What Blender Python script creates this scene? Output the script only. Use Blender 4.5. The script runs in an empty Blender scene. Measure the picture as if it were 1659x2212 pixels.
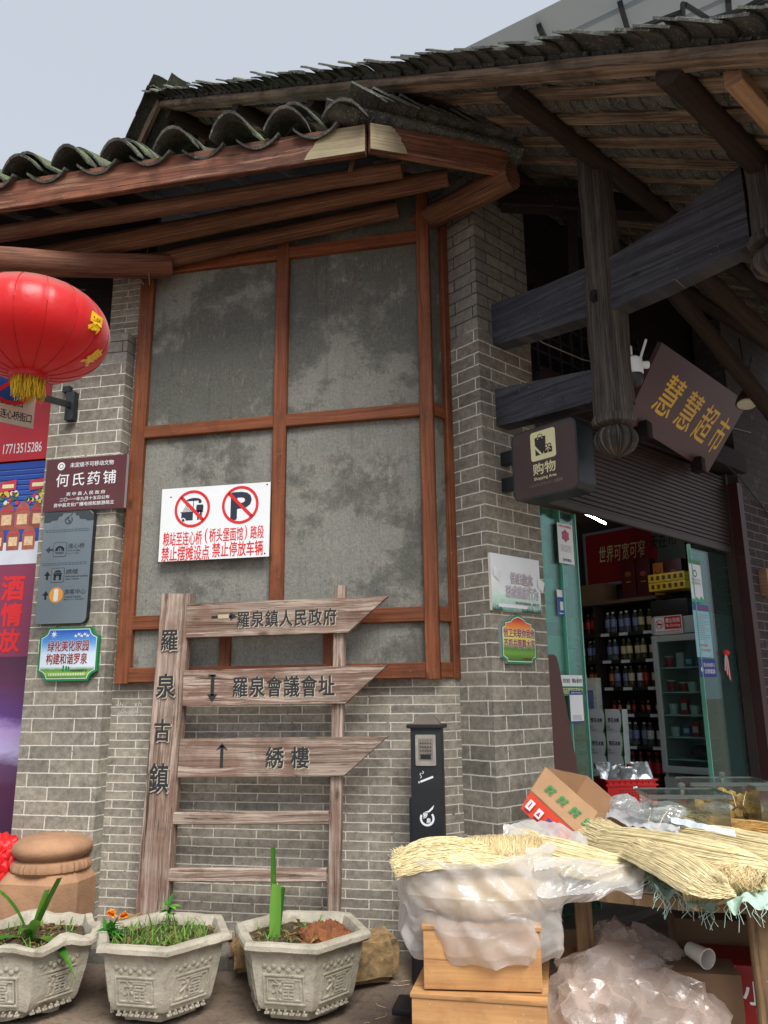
import bpy, bmesh, math, random
from mathutils import Vector, Matrix, noise
V = Vector
rad = math.radians
random.seed(7)
SC = bpy.context.scene
COL = SC.collection

# ---------------------------------------------------------------- camera
FPX = 1701.0                      # focal length in pixels of a 1659 x 2212 picture
PITCH, ROLL, HEAD = rad(13.3), rad(0.6), rad(102)
CAM = V((0, 0, 1.6))
fwd = V((math.cos(HEAD)*math.cos(PITCH), math.sin(HEAD)*math.cos(PITCH), math.sin(PITCH)))
r0 = V((math.sin(HEAD), -math.cos(HEAD), 0))
u0 = r0.cross(fwd)
camU = math.cos(ROLL)*u0 + math.sin(ROLL)*r0
camR = math.cos(ROLL)*r0 - math.sin(ROLL)*u0
cd = bpy.data.cameras.new('camera')
cd.sensor_fit = 'VERTICAL'; cd.sensor_height = 36; cd.lens = 36*FPX/2212
cd.clip_start = 0.05; cd.clip_end = 1000
cam = bpy.data.objects.new('camera', cd); COL.objects.link(cam)
M = Matrix((camR, camU, -fwd)).transposed().to_4x4(); M.translation = CAM
cam.matrix_world = M
SC.camera = cam

# ---------------------------------------------------------------- light
w = bpy.data.worlds.new('World'); SC.world = w; w.use_nodes = True
nt = w.node_tree; nt.nodes.clear()
SUN_EL, SUN_AZ = rad(52), rad(-58)     # azimuth of the sun measured from +X, anticlockwise
sky = nt.nodes.new('ShaderNodeTexSky'); sky.sky_type = 'NISHITA'; sky.sun_disc = False
sky.sun_elevation = SUN_EL; sky.sun_rotation = math.pi/2 - SUN_AZ
sky.air_density = 1.0; sky.dust_density = 4.0; sky.ozone_density = 1.0
hs = nt.nodes.new('ShaderNodeHueSaturation'); hs.inputs['Saturation'].default_value = 0.36
mixs = nt.nodes.new('ShaderNodeMixRGB'); mixs.inputs['Fac'].default_value = 0.5
mixs.inputs['Color2'].default_value = (6.5, 7.1, 8.0, 1)      # overcast cloud deck
bg = nt.nodes.new('ShaderNodeBackground'); bg.inputs['Strength'].default_value = 0.105
ow = nt.nodes.new('ShaderNodeOutputWorld')
nt.links.new(sky.outputs[0], hs.inputs['Color']); nt.links.new(hs.outputs[0], mixs.inputs['Color1'])
nt.links.new(mixs.outputs[0], bg.inputs[0]); nt.links.new(bg.outputs[0], ow.inputs[0])
sd = bpy.data.lights.new('sun', 'SUN'); sd.energy = 3.2; sd.angle = rad(30); sd.color = (1, .97, .92)
so = bpy.data.objects.new('sun', sd); COL.objects.link(so)
sdir = V((math.cos(SUN_AZ)*math.cos(SUN_EL), math.sin(SUN_AZ)*math.cos(SUN_EL), math.sin(SUN_EL)))
so.rotation_euler = sdir.to_track_quat('Z', 'Y').to_euler()
SC.view_settings.view_transform = 'Standard'; SC.view_settings.look = 'None'
SC.view_settings.exposure = 0.42; SC.view_settings.gamma = 1.0
SC.render.engine = 'CYCLES'
SC.cycles.max_bounces = 7; SC.cycles.transparent_max_bounces = 16
SC.cycles.use_denoising = True

# ---------------------------------------------------------------- places
def ray(u, v): return fwd + camR*((u-829.5)/FPX) - camU*((v-1106)/FPX)
def onY(u, v, y): d = ray(u, v); return CAM + d*(y/d.y)
def onZ(u, v, z): d = ray(u, v); return CAM + d*((z-CAM.z)/d.z)
def dep(u, v, t): return CAM + ray(u, v)*t
def onP(u, v, p, n): d = ray(u, v); return CAM + d*((p-CAM).dot(n)/d.dot(n))
X, Yv, Zv = V((1, 0, 0)), V((0, 1, 0)), V((0, 0, 1))
D = 5.0                                                   # facade wall plane y = D
S = V((math.cos(rad(54)), math.sin(rad(54)), 0))          # along the shop front, away from us
N = V((math.cos(rad(-36)), math.sin(rad(-36)), 0))        # out of the shop front
PC = V((-.386, 4.941, 0))                                 # corner of the brick pier
def sh(a, b, z): return PC + S*a - N*b + Zv*z             # shop frame: along, inward, up
def onShop(u, v, b=0): return onP(u, v, PC-N*b, N)
def onSide(u, v, a): return onP(u, v, PC+S*a, S)
def shc(p): q = p-PC; return q.dot(S), -q.dot(N), p.z

# ---------------------------------------------------------------- objects
ORG = {}
def tag(o, label=None, cat=None, group=None, kind=None):
    if label: o['label'] = label
    if cat: o['category'] = cat
    if group: o['group'] = group
    if kind: o['kind'] = kind
    return o
def thing(name, label, cat, loc, group=None, kind=None):
    o = bpy.data.objects.new(name, None); COL.objects.link(o)
    o.location = loc; o.empty_display_size = .1
    ORG[o.name] = V(loc)
    return tag(o, label, cat, group, kind)

class MB:
    def __init__(s): s.v = []; s.f = []; s.m = []; s.uv = []; s.mats = []
    def mi(s, mat):
        if mat not in s.mats: s.mats.append(mat)
        return s.mats.index(mat)
    def add(s, vs, fs, mat, uvs=None):
        b = len(s.v); k = s.mi(mat)
        s.v += [V(p) for p in vs]
        for i, f in enumerate(fs):
            s.f.append([b+j for j in f]); s.m.append(k)
            s.uv.append(uvs[i] if uvs else None)
    def box(s, c, size, mat, ax=None, bev=0):
        c = V(c); ax = ax or (X, Yv, Zv); h = [V(ax[i])*size[i]/2 for i in range(3)]
        vs = [c+h[0]*i+h[1]*j+h[2]*k for i in (-1, 1) for j in (-1, 1) for k in (-1, 1)]
        fs = [(0, 1, 3, 2), (4, 6, 7, 5), (0, 4, 5, 1), (2, 3, 7, 6), (0, 2, 6, 4), (1, 5, 7, 3)]
        dims = [(2, 1), (1, 2), (2, 0), (0, 2), (1, 0), (0, 1)]
        if bev:
            bm = bmesh.new(); bvs = [bm.verts.new(p) for p in vs]
            for f in fs: bm.faces.new([bvs[i] for i in f])
            bmesh.ops.recalc_face_normals(bm, faces=bm.faces)
            bmesh.ops.bevel(bm, geom=bm.edges[:], offset=bev, segments=2, affect='EDGES', profile=.7)
            bm.verts.index_update()
            V2 = [v.co.copy() for v in bm.verts]; F2 = []; U2 = []
            for f in bm.faces:
                F2.append([v.index for v in f.verts]); U2.append(s.boxuv([v.co for v in f.verts], f.normal, ax))
            bm.free(); s.add(V2, F2, mat, U2); return
        s.add(vs, fs, mat, [s.boxuv([vs[i] for i in f], h[[0, 0, 1, 1, 2, 2][q]], ax) for q, f in enumerate(fs)])
    @staticmethod
    def boxuv(ps, nrm, ax):
        d = [abs(nrm.dot(a)) for a in ax]; k = d.index(max(d))
        a, b = [(1, 2), (0, 2), (0, 1)][k]
        return [(p.dot(ax[a]), p.dot(ax[b])) for p in ps]
    def quad(s, ps, mat, uv=((0, 0), (1, 0), (1, 1), (0, 1))): s.add(ps, [list(range(len(ps)))], mat, [list(uv)[:len(ps)]] if uv else None)
    def sweep(s, pts, sec, mat, up=None, sc=None, jit=0, jf=6, closed=True, cap=True, twist=0):
        # sec: list of 2D points (side, up); sc: one scale per path point
        pts = [V(p) for p in pts]; n = len(pts); k = len(sec)
        up = V(up) if up else Zv
        L = 0; rings = []; per = [0]
        for i in range(k):
            a, b = sec[i], sec[(i+1) % k]; per.append(per[-1]+math.hypot(a[0]-b[0], a[1]-b[1]))
        ls = []
        vs = []
        for i, p in enumerate(pts):
            t = (pts[min(i+1, n-1)]-pts[max(i-1, 0)]).normalized()
            if i: L += (p-pts[i-1]).length
            ls.append(L)
            sd_ = t.cross(up)
            if sd_.length < 1e-4: sd_ = t.cross(X)
            sd_.normalize(); uu = sd_.cross(t).normalized()
            q = sc[i] if sc else 1
            qx, qy = q if isinstance(q, tuple) else (q, q)
            for (a, b) in sec:
                co = p+sd_*a*qx+uu*b*qy
                if jit:
                    dirv = (sd_*a+uu*b)
                    if dirv.length > 1e-6:
                        co = co+dirv.normalized()*jit*noise.noise(co*jf)
                vs.append(co)
        fs = []; uv = []
        for i in range(n-1):
            for j in range(k if closed else k-1):
                j2 = (j+1) % k
                fs.append((i*k+j, (i+1)*k+j, (i+1)*k+j2, i*k+j2))
                uv.append([(ls[i], per[j]), (ls[i+1], per[j]), (ls[i+1], per[j+1]), (ls[i], per[j+1])])
        if cap and closed:
            fs.append(list(range(k))); uv.append([(0.31*a[0], 0.5*a[1]+.3) for a in sec])
            fs.append([(n-1)*k+j for j in range(k)][::-1]); uv.append([(0.31*a[0]+.2, 0.5*a[1]+.7) for a in sec][::-1])
        s.add(vs, fs, mat, uv)
    def tube(s, pts, r, mat, seg=8, jit=0, jf=6, sc=None, cap=True):
        sec = [(math.cos(2*math.pi*i/seg)*r, math.sin(2*math.pi*i/seg)*r) for i in range(seg)]
        s.sweep(pts, sec, mat, sc=sc, jit=jit, jf=jf, cap=cap)
    def beam(s, p0, p1, wd, ht, mat, up=None, nseg=10, jit=.003, jf=5, cham=.006, bow=0):
        p0 = V(p0); p1 = V(p1); a, b, c = wd/2, ht/2, cham
        sec = [(-a, -b+c), (-a, b-c), (-a+c, b), (a-c, b), (a, b-c), (a, -b+c), (a-c, -b), (-a+c, -b)]
        pts = [p0.lerp(p1, i/nseg)+Zv*bow*math.sin(math.pi*i/nseg) for i in range(nseg+1)]
        s.sweep(pts, sec, mat, up=up, jit=jit, jf=jf)
    def log(s, p0, p1, r0_, r1_, mat, nseg=14, seg=14, jit=.008, jf=3, bow=0):
        p0 = V(p0); p1 = V(p1)
        pts = [p0.lerp(p1, i/nseg)+Zv*bow*math.sin(math.pi*i/nseg) for i in range(nseg+1)]
        s.tube(pts, 1, mat, seg=seg, jit=jit, jf=jf, sc=[r0_+(r1_-r0_)*i/nseg for i in range(nseg+1)])
    def lathe(s, c, prof, mat, seg=24, ax=(X, Yv, Zv), flute=0, nf=16, cap=True):
        c = V(c); vs = []; k = seg
        for (r, z) in prof:
            for j in range(seg):
                a = 2*math.pi*j/seg; rr = r
                if flute: rr = r*(1-flute*(abs(math.cos(nf*a/2))**3))
                vs.append(c+ax[0]*rr*math.cos(a)+ax[1]*rr*math.sin(a)+ax[2]*z)
        fs = []; uv = []
        for i in range(len(prof)-1):
            for j in range(seg):
                j2 = (j+1) % seg
                fs.append((i*k+j, i*k+j2, (i+1)*k+j2, (i+1)*k+j))
                uv.append([(prof[i][1], j/seg), (prof[i][1], (j+1)/seg), (prof[i+1][1], (j+1)/seg), (prof[i+1][1], j/seg)])
        if cap:
            fs.append(list(range(k))[::-1]); uv.append(None)
            fs.append([(len(prof)-1)*k+j for j in range(k)]); uv.append(None)
        for i, q in enumerate(uv):
            if q is None: uv[i] = [(0, 0)]*len(fs[i])
        s.add(vs, fs, mat, uv)
    def grid(s, fn, nu, nv, mat, uvs=(1, 1)):
        vs = [fn(i/nu, j/nv) for j in range(nv+1) for i in range(nu+1)]
        fs = []; uv = []
        for j in range(nv):
            for i in range(nu):
                a = j*(nu+1)+i
                fs.append((a, a+1, a+nu+2, a+nu+1))
                uv.append([((i+p)/nu*uvs[0], (j+q)/nv*uvs[1]) for p, q in ((0, 0), (1, 0), (1, 1), (0, 1))])
        s.add(vs, fs, mat, uv)
    def prism(s, outline, fr, thick, mat, back=0, side=None):
        # outline in frame fr=(origin,xdir,ydir,normal); front at thick, back at back
        o, xd, yd, nd = fr; n = len(outline)
        F = [o+xd*p[0]+yd*p[1]+nd*thick for p in outline]; B = [o+xd*p[0]+yd*p[1]+nd*back for p in outline]
        s.add(F, [list(range(n))], mat, [[(p[0], p[1]) for p in outline]])
        sm = side or mat
        s.add(F+B, [(i, n+i, n+(i+1) % n, (i+1) % n) for i in range(n)]+[[n+i for i in range(n)][::-1]], sm,
              [[(outline[i][0], outline[i][1]), (outline[i][0]+.01, outline[i][1]), (outline[(i+1) % n][0]+.01, outline[(i+1) % n][1]), (outline[(i+1) % n][0], outline[(i+1) % n][1])] for i in range(n)]+[[(p[0], p[1]) for p in outline][::-1]])
    def build(s, name, parent=None, smooth=35, origin=None):
        if parent is not None: L = ORG[parent.name]
        else:
            if origin is not None: L = V(origin)
            else:
                xs = [p.x for p in s.v]; ys = [p.y for p in s.v]; zs = [p.z for p in s.v]
                L = V(((min(xs)+max(xs))/2, (min(ys)+max(ys))/2, min(zs)))
        me = bpy.data.meshes.new(name)
        me.from_pydata([tuple(p-L) for p in s.v], [], s.f)
        for mt in s.mats: me.materials.append(mt)
        me.polygons.foreach_set('material_index', s.m)
        ul = me.uv_layers.new(name='UVMap')
        i = 0
        for f, q in zip(s.f, s.uv):
            for j in range(len(f)):
                if q: ul.data[i+j].uv = q[j]
            i += len(f)
        if smooth:
            me.polygons.foreach_set('use_smooth', [True]*len(s.f))
            me.set_sharp_from_angle(angle=rad(smooth))
        me.update()
        o = bpy.data.objects.new(name, me); COL.objects.link(o)
        if parent is not None: o.parent = parent
        else: o.location = L
        ORG[o.name] = L
        return o
def copy_tree(o, parent=None):
    c = o.copy(); COL.objects.link(c); ORG[c.name] = ORG[o.name]
    if parent: c.parent = parent
    for ch in list(o.children): copy_tree(ch, c)
    return c
def rrect(x0, y0, x1, y1, r, k=5):
    pts = []
    for cx, cy, a0 in ((x1-r, y1-r, 0), (x0+r, y1-r, 90), (x0+r, y0+r, 180), (x1-r, y0+r, 270)):
        for i in range(k+1):
            a = rad(a0+90*i/k); pts.append((cx+r*math.cos(a), cy+r*math.sin(a)))
    return pts
def circ(cx, cy, r, k=28): return [(cx+r*math.cos(2*math.pi*i/k), cy+r*math.sin(2*math.pi*i/k)) for i in range(k)]

# ---------------------------------------------------------------- materials
def _new(name):
    m = bpy.data.materials.new(name); m.use_nodes = True
    nt = m.node_tree; nt.nodes.clear()
    o = nt.nodes.new('ShaderNodeOutputMaterial'); b = nt.nodes.new('ShaderNodeBsdfPrincipled')
    nt.links.new(b.outputs[0], o.inputs[0])
    return m, nt, b, o
class NT:
    def __init__(s, nt): s.nt = nt
    def n(s, t, **kw):
        x = s.nt.nodes.new('ShaderNode'+t)
        for k, v in kw.items():
            if k in x.inputs: 
                if isinstance(v, bpy.types.NodeSocket): s.nt.links.new(v, x.inputs[k])
                else: x.inputs[k].default_value = v
            else: setattr(x, k, v)
        return x
    def l(s, a, b): s.nt.links.new(a, b)
    def mix(s, fac, a, b, blend='MIX'):
        x = s.nt.nodes.new('ShaderNodeMixRGB'); x.blend_type = blend
        for k, v in (('Fac', fac), ('Color1', a), ('Color2', b)):
            if isinstance(v, bpy.types.NodeSocket): s.l(v, x.inputs[k])
            else: x.inputs[k].default_value = v if k == 'Fac' else c4(v)
        return x.outputs[0]
    def math(s, op, a, b=0.0, clamp=False):
        x = s.nt.nodes.new('ShaderNodeMath'); x.operation = op; x.use_clamp = clamp
        for i, v in enumerate((a, b)):
            if isinstance(v, bpy.types.NodeSocket): s.l(v, x.inputs[i])
            else: x.inputs[i].default_value = v
        return x.outputs[0]
    def ramp(s, fac, stops):
        x = s.nt.nodes.new('ShaderNodeValToRGB'); e = x.color_ramp.elements
        while len(e) < len(stops): e.new(.5)
        for i, (p, c) in enumerate(stops): e[i].position = p; e[i].color = c4(c)
        s.l(fac, x.inputs[0]); return x.outputs[0]
    def noise(s, vec, scale, detail=4, rough=.55, dist=0):
        x = s.n('TexNoise', Scale=scale, Detail=detail, Roughness=rough, Distortion=dist)
        if vec is not None: s.l(vec, x.inputs['Vector'])
        return x.outputs['Fac']
    def bump(s, h, strength, dist, prev=None):
        x = s.n('Bump', Strength=strength, Distance=dist); s.l(h, x.inputs['Height'])
        if prev: s.l(prev, x.inputs['Normal'])
        return x.outputs[0]
def c4(c):
    if isinstance(c, (int, float)): c = (c, c, c)
    return (c[0], c[1], c[2], 1)
def hx(h):      # sRGB hex to linear
    r = [int(h[i:i+2], 16)/255 for i in (0, 2, 4)]
    return tuple(x/12.92 if x <= .04045 else ((x+.055)/1.055)**2.4 for x in r)
_pm = {}
def paint(name, col, rough=.5, metal=0, var=.12, scale=6, bump=0, bscale=60, spec=.5, dirt=0):
    if name in _pm: return _pm[name]
    m, nt, b, o = _new(name); t = NT(nt)
    tc = t.n('TexCoord').outputs['Object']
    f = t.noise(tc, scale, 5)
    c = t.mix(t.ramp(f, ((.3, (0, 0, 0)), (.7, (1, 1, 1)))), tuple(x*(1-var) for x in col), tuple(min(1, x*(1+var)) for x in col))
    if dirt:
        f2 = t.noise(tc, scale*.6, 6, .65, .6)
        c = t.mix(t.math('MULTIPLY', t.ramp(f2, ((.48, (0, 0, 0)), (.68, (1, 1, 1)))), dirt), c, (.09, .075, .055))
    t.l(c, b.inputs['Base Color'])
    b.inputs['Roughness'].default_value = rough; b.inputs['Metallic'].default_value = metal
    b.inputs['Specular IOR Level'].default_value = spec
    if bump: t.l(t.bump(t.noise(tc, bscale, 4), bump, .01), b.inputs['Normal'])
    _pm[name] = m; return m
def wood(name, dark, light, grain=38, along=1.6, bump=.35, rough=.75, blotch=None, bl_amt=.5, spec=.3, knots=True, specks=.5, peel=None):
    m, nt, b, o = _new(name); t = NT(nt)
    uv = t.n('TexCoord').outputs['UV']
    rnd = t.n('ObjectInfo').outputs['Random']
    off = t.n('CombineXYZ', X=t.math('MULTIPLY', rnd, 37.0), Y=t.math('MULTIPLY', rnd, 13.0), Z=t.math('MULTIPLY', rnd, 7.0)).outputs[0]
    base = t.n('VectorMath', operation='ADD'); t.l(uv, base.inputs[0]); t.l(off, base.inputs[1]); base = base.outputs[0]
    wob = t.n('TexNoise', Scale=2.5, Detail=2.0); t.l(base, wob.inputs['Vector'])
    dis = t.n('VectorMath', operation='MULTIPLY_ADD'); t.l(wob.outputs['Color'], dis.inputs[0]); dis.inputs[1].default_value = (.02, .035, 0); t.l(base, dis.inputs[2])
    mp = t.n('Mapping'); mp.inputs['Scale'].default_value = (along, grain, 1); t.l(dis.outputs[0], mp.inputs['Vector'])
    g1 = t.noise(mp.outputs[0], 1.0, 6, .62)
    mp2 = t.n('Mapping'); mp2.inputs['Scale'].default_value = (along*2.2, grain*3.2, 1); t.l(dis.outputs[0], mp2.inputs['Vector'])
    g2 = t.noise(mp2.outputs[0], 1.0, 3, .6)
    g = t.math('ADD', t.math('MULTIPLY', g1, .65), t.math('MULTIPLY', g2, .35))
    c = t.mix(t.ramp(g, ((.36, (0, 0, 0)), (.62, (1, 1, 1)))), dark, light)
    big = t.noise(base, 2.2, 5, .6, .4)
    if blotch:
        c = t.mix(t.math('MULTIPLY', t.ramp(big, ((.42, (0, 0, 0)), (.64, (1, 1, 1)))), bl_amt), c, blotch)
    if peel:
        mp4 = t.n('Mapping'); mp4.inputs['Scale'].default_value = (1.5, 26, 1); t.l(dis.outputs[0], mp4.inputs['Vector'])
        pk = t.ramp(t.noise(mp4.outputs[0], 1, 7, .7), ((.53, (0, 0, 0)), (.60, (1, 1, 1))))
        c = t.mix(t.math('MULTIPLY', pk, .75), c, peel)
        ck = t.ramp(t.noise(mp4.outputs[0], 1.7, 3, .6), ((.33, (1, 1, 1)), (.37, (0, 0, 0))))
        c = t.mix(t.math('MULTIPLY', ck, .8), c, tuple(x*.25 for x in dark))
    # thin dark drying cracks
    cr = t.ramp(g2, ((.30, (1, 1, 1)), (.37, (0, 0, 0))))
    c = t.mix(t.math('MULTIPLY', cr, .55), c, tuple(x*.3 for x in dark))
    if knots:
        vo = t.n('TexVoronoi', Scale=1.0); mp3 = t.n('Mapping'); mp3.inputs['Scale'].default_value = (2.6, 6.0, 1)
        t.l(dis.outputs[0], mp3.inputs['Vector']); t.l(mp3.outputs[0], vo.inputs['Vector'])
        kn = t.ramp(vo.outputs['Distance'], ((.05, (1, 1, 1)), (.13, (0, 0, 0))))
        c = t.mix(t.math('MULTIPLY', kn, .7), c, tuple(x*.45 for x in dark))
    if specks:
        v2 = t.n('TexVoronoi', Scale=38.0); t.l(base, v2.inputs['Vector'])
        sp_ = t.math('MULTIPLY', t.ramp(v2.outputs['Distance'], ((.07, (1, 1, 1)), (.13, (0, 0, 0)))), t.ramp(t.noise(base, 7, 3), ((.5, (0, 0, 0)), (.62, (1, 1, 1)))))
        c = t.mix(t.math('MULTIPLY', sp_, specks), c, (.62, .55, .46))
        drt = t.ramp(t.noise(base, 5.5, 6, .7), ((.52, (0, 0, 0)), (.72, (1, 1, 1))))
        c = t.mix(t.math('MULTIPLY', drt, .45), c, tuple(x*.45 for x in dark))
    t.l(c, b.inputs['Base Color'])
    b.inputs['Roughness'].default_value = rough; b.inputs['Specular IOR Level'].default_value = spec
    t.l(t.bump(g, bump, .012), b.inputs['Normal'])
    return m
def brick(name, bw, bh, c1, c2, mortar, ms=.0045, dark_above=None, stain=.35, grime=None):
    m, nt, b, o = _new(name); t = NT(nt)
    uv = t.n('TexCoord').outputs['UV']; pos = t.n('NewGeometry').outputs['Position']
    wob = t.n('TexNoise', Scale=9.0, Detail=4.0, Roughness=.7); t.l(uv, wob.inputs['Vector'])
    dis = t.n('VectorMath', operation='MULTIPLY_ADD'); t.l(wob.outputs['Color'], dis.inputs[0]); dis.inputs[1].default_value = (.012, .009, 0); t.l(uv, dis.inputs[2])
    wo2 = t.n('TexNoise', Scale=60.0, Detail=3.0, Roughness=.7); t.l(uv, wo2.inputs['Vector'])
    di2 = t.n('VectorMath', operation='MULTIPLY_ADD'); t.l(wo2.outputs['Color'], di2.inputs[0]); di2.inputs[1].default_value = (.009, .006, 0); t.l(dis.outputs[0], di2.inputs[2]); dis = di2
    br = t.n('TexBrick', offset=.5, squash=1.0)
    br.inputs['Scale'].default_value = 1; br.inputs['Brick Width'].default_value = bw; br.inputs['Row Height'].default_value = bh
    br.inputs['Mortar Size'].default_value = ms; br.inputs['Mortar Smooth'].default_value = .25; br.inputs['Bias'].default_value = 0
    br.inputs['Color1'].default_value = c4(c1); br.inputs['Color2'].default_value = c4(c2)
    t.l(dis.outputs[0], br.inputs['Vector'])
    fac = br.outputs['Fac']
    n1 = t.noise(uv, 22, 6, .68); n2 = t.noise(uv, 2.3, 5, .6, .5); n3 = t.noise(uv, 150, 3, .6)
    mps = t.n('Mapping'); mps.inputs['Scale'].default_value = (55, 4, 1); t.l(uv, mps.inputs['Vector'])
    st = t.noise(mps.outputs[0], 1, 4, .6)
    bc = t.mix(t.ramp(n1, ((.3, (0, 0, 0)), (.72, (1, 1, 1)))), (.6, .59, .58), (1.32, 1.29, 1.24))
    col = t.mix(1.0, br.outputs['Color'], bc, 'MULTIPLY')
    col = t.mix(t.math('MULTIPLY', t.ramp(n2, ((.45, (0, 0, 0)), (.7, (1, 1, 1)))), stain), col, (.075, .07, .058))
    col = t.mix(t.math('MULTIPLY', t.ramp(st, ((.56, (0, 0, 0)), (.72, (1, 1, 1)))), .38), col, (.085, .075, .062))
    pit = t.ramp(t.noise(uv, 48, 4, .7), ((.66, (0, 0, 0)), (.72, (1, 1, 1))))
    col = t.mix(t.math('MULTIPLY', pit, .55), col, (.06, .055, .045))
    lt = t.ramp(t.noise(uv, 5.5, 5, .65), ((.56, (0, 0, 0)), (.7, (1, 1, 1))))
    col = t.mix(t.math('MULTIPLY', lt, .3), col, (.42, .40, .34))
    # pointing with gaps
    gap = t.ramp(t.noise(uv, 26, 4, .6), ((.28, (0, 0, 0)), (.42, (1, 1, 1))))
    mcol = t.mix(gap, (.09, .085, .075), mortar)
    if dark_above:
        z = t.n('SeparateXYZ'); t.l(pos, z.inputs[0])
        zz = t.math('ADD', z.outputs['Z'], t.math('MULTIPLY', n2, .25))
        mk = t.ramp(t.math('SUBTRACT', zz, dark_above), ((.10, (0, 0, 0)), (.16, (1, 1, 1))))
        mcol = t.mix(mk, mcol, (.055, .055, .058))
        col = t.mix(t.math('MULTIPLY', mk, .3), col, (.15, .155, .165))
    if grime:
        z = t.n('SeparateXYZ'); t.l(pos, z.inputs[0])
        gk = t.ramp(t.math('ADD', z.outputs['Z'], t.math('MULTIPLY', n2, .3)), ((grime, (1, 1, 1)), (grime+.22, (0, 0, 0))))
        col = t.mix(t.math('MULTIPLY', gk, .65), col, (.10, .075, .055))
    col = t.mix(fac, col, mcol)
    t.l(col, b.inputs['Base Color']); b.inputs['Roughness'].default_value = .92; b.inputs['Specular IOR Level'].default_value = .2
    h = t.math('ADD', t.math('MULTIPLY', fac, .5), t.math('ADD', t.math('MULTIPLY', n1, .35), t.math('MULTIPLY', n3, .2)))
    t.l(t.bump(h, .65, .012), b.inputs['Normal'])
    return m
def emis(name, col, st):
    if name in _pm: return _pm[name]
    m, nt, b, o = _new(name)
    b.inputs['Base Color'].default_value = c4(col); b.inputs['Emission Color'].default_value = c4(col); b.inputs['Emission Strength'].default_value = st
    _pm[name] = m; return m
def gradient(name, stops, axis='Y', noise_amt=.08, nscale=8, rough=.35, stretch=(1, 1)):
    # printed picture: ramp along the print's own height (uv), broken up by printed noise
    m, nt, b, o = _new(name); t = NT(nt)
    uv = t.n('TexCoord').outputs['UV']; sp = t.n('SeparateXYZ'); t.l(uv, sp.inputs[0])
    mp = t.n('Mapping'); mp.inputs['Scale'].default_value = (stretch[0], stretch[1], 1); t.l(uv, mp.inputs['Vector'])
    nz = t.noise(mp.outputs[0], nscale, 6, .65)
    f = t.math('ADD', sp.outputs[axis], t.math('MULTIPLY', t.math('SUBTRACT', nz, .5), noise_amt*2))
    t.l(t.ramp(f, stops), b.inputs['Base Color']); b.inputs['Roughness'].default_value = rough
    return m
def film(name, col, opac=.6, rough=.2, crink=.5, bscale=12, gloss=.16):
    # thin plastic: even diffuse and translucent body, crinkles only in the sheen
    m, nt, b, o = _new(name); t = NT(nt); nt.nodes.remove(b)
    tc = t.n('TexCoord').outputs['Object']
    nz = t.n('TexNoise', Scale=bscale, Detail=4.0, Roughness=.55, Distortion=.8); t.l(tc, nz.inputs['Vector'])
    vo = t.n('TexVoronoi', Scale=bscale*1.3)
    dv = t.n('VectorMath', operation='MULTIPLY_ADD'); t.l(nz.outputs['Color'], dv.inputs[0]); dv.inputs[1].default_value = (.14, .14, .14); t.l(tc, dv.inputs[2]); t.l(dv.outputs[0], vo.inputs['Vector'])
    hgt = t.math('ADD', t.math('MULTIPLY', nz.outputs['Fac'], .7), vo.outputs['Distance'])
    bp = t.bump(hgt, crink, .035)
    df = t.n('BsdfDiffuse'); df.inputs['Color'].default_value = c4(col); t.l(t.bump(hgt, crink*.18, .03), df.inputs['Normal'])
    tr = t.n('BsdfTranslucent'); tr.inputs['Color'].default_value = c4(col)
    ms = t.n('MixShader'); ms.inputs[0].default_value = .45; t.l(df.outputs[0], ms.inputs[1]); t.l(tr.outputs[0], ms.inputs[2])
    tp = t.n('BsdfTransparent'); tp.inputs['Color'].default_value = (.97, .97, .96, 1)
    lw = t.n('LayerWeight', Blend=.35)
    cre = t.ramp(vo.outputs['Distance'], ((.25, (0, 0, 0)), (.75, (.35, .35, .35))))
    fz = t.math('ADD', t.math('ADD', t.math('MULTIPLY', lw.outputs['Facing'], .38), opac*.8), t.math('MULTIPLY', cre, .4), clamp=True)
    m2 = t.n('MixShader'); t.l(fz, m2.inputs[0]); t.l(tp.outputs[0], m2.inputs[1]); t.l(ms.outputs[0], m2.inputs[2])
    gl = t.n('BsdfGlossy'); gl.inputs['Roughness'].default_value = rough; t.l(bp, gl.inputs['Normal'])
    m3 = t.n('MixShader'); m3.inputs[0].default_value = gloss; t.l(m2.outputs[0], m3.inputs[1]); t.l(gl.outputs[0], m3.inputs[2])
    t.l(m3.outputs[0], o.inputs[0]); return m
def glassm(name, col=(.75, .92, .86), opac=.18, rough=.03):
    m, nt, b, o = _new(name); t = NT(nt)
    b.inputs['Base Color'].default_value = c4(tuple(x*.25 for x in col)); b.inputs['Roughness'].default_value = rough
    tp = t.n('BsdfTransparent'); tp.inputs['Color'].default_value = c4(col)
    gl = t.n('BsdfGlossy'); gl.inputs['Roughness'].default_value = rough; gl.inputs['Color'].default_value = (.9, .95, .93, 1)
    fr = t.n('Fresnel'); fr.inputs['IOR'].default_value = 1.45
    m1 = t.n('MixShader'); t.l(t.math('MULTIPLY', fr.outputs[0], .8), m1.inputs[0]); t.l(tp.outputs[0], m1.inputs[1]); t.l(gl.outputs[0], m1.inputs[2])
    m2 = t.n('MixShader'); m2.inputs[0].default_value = opac; t.l(m1.outputs[0], m2.inputs[1]); t.l(b.outputs[0], m2.inputs[2])
    t.l(m2.outputs[0], o.inputs[0]); return m

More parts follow.
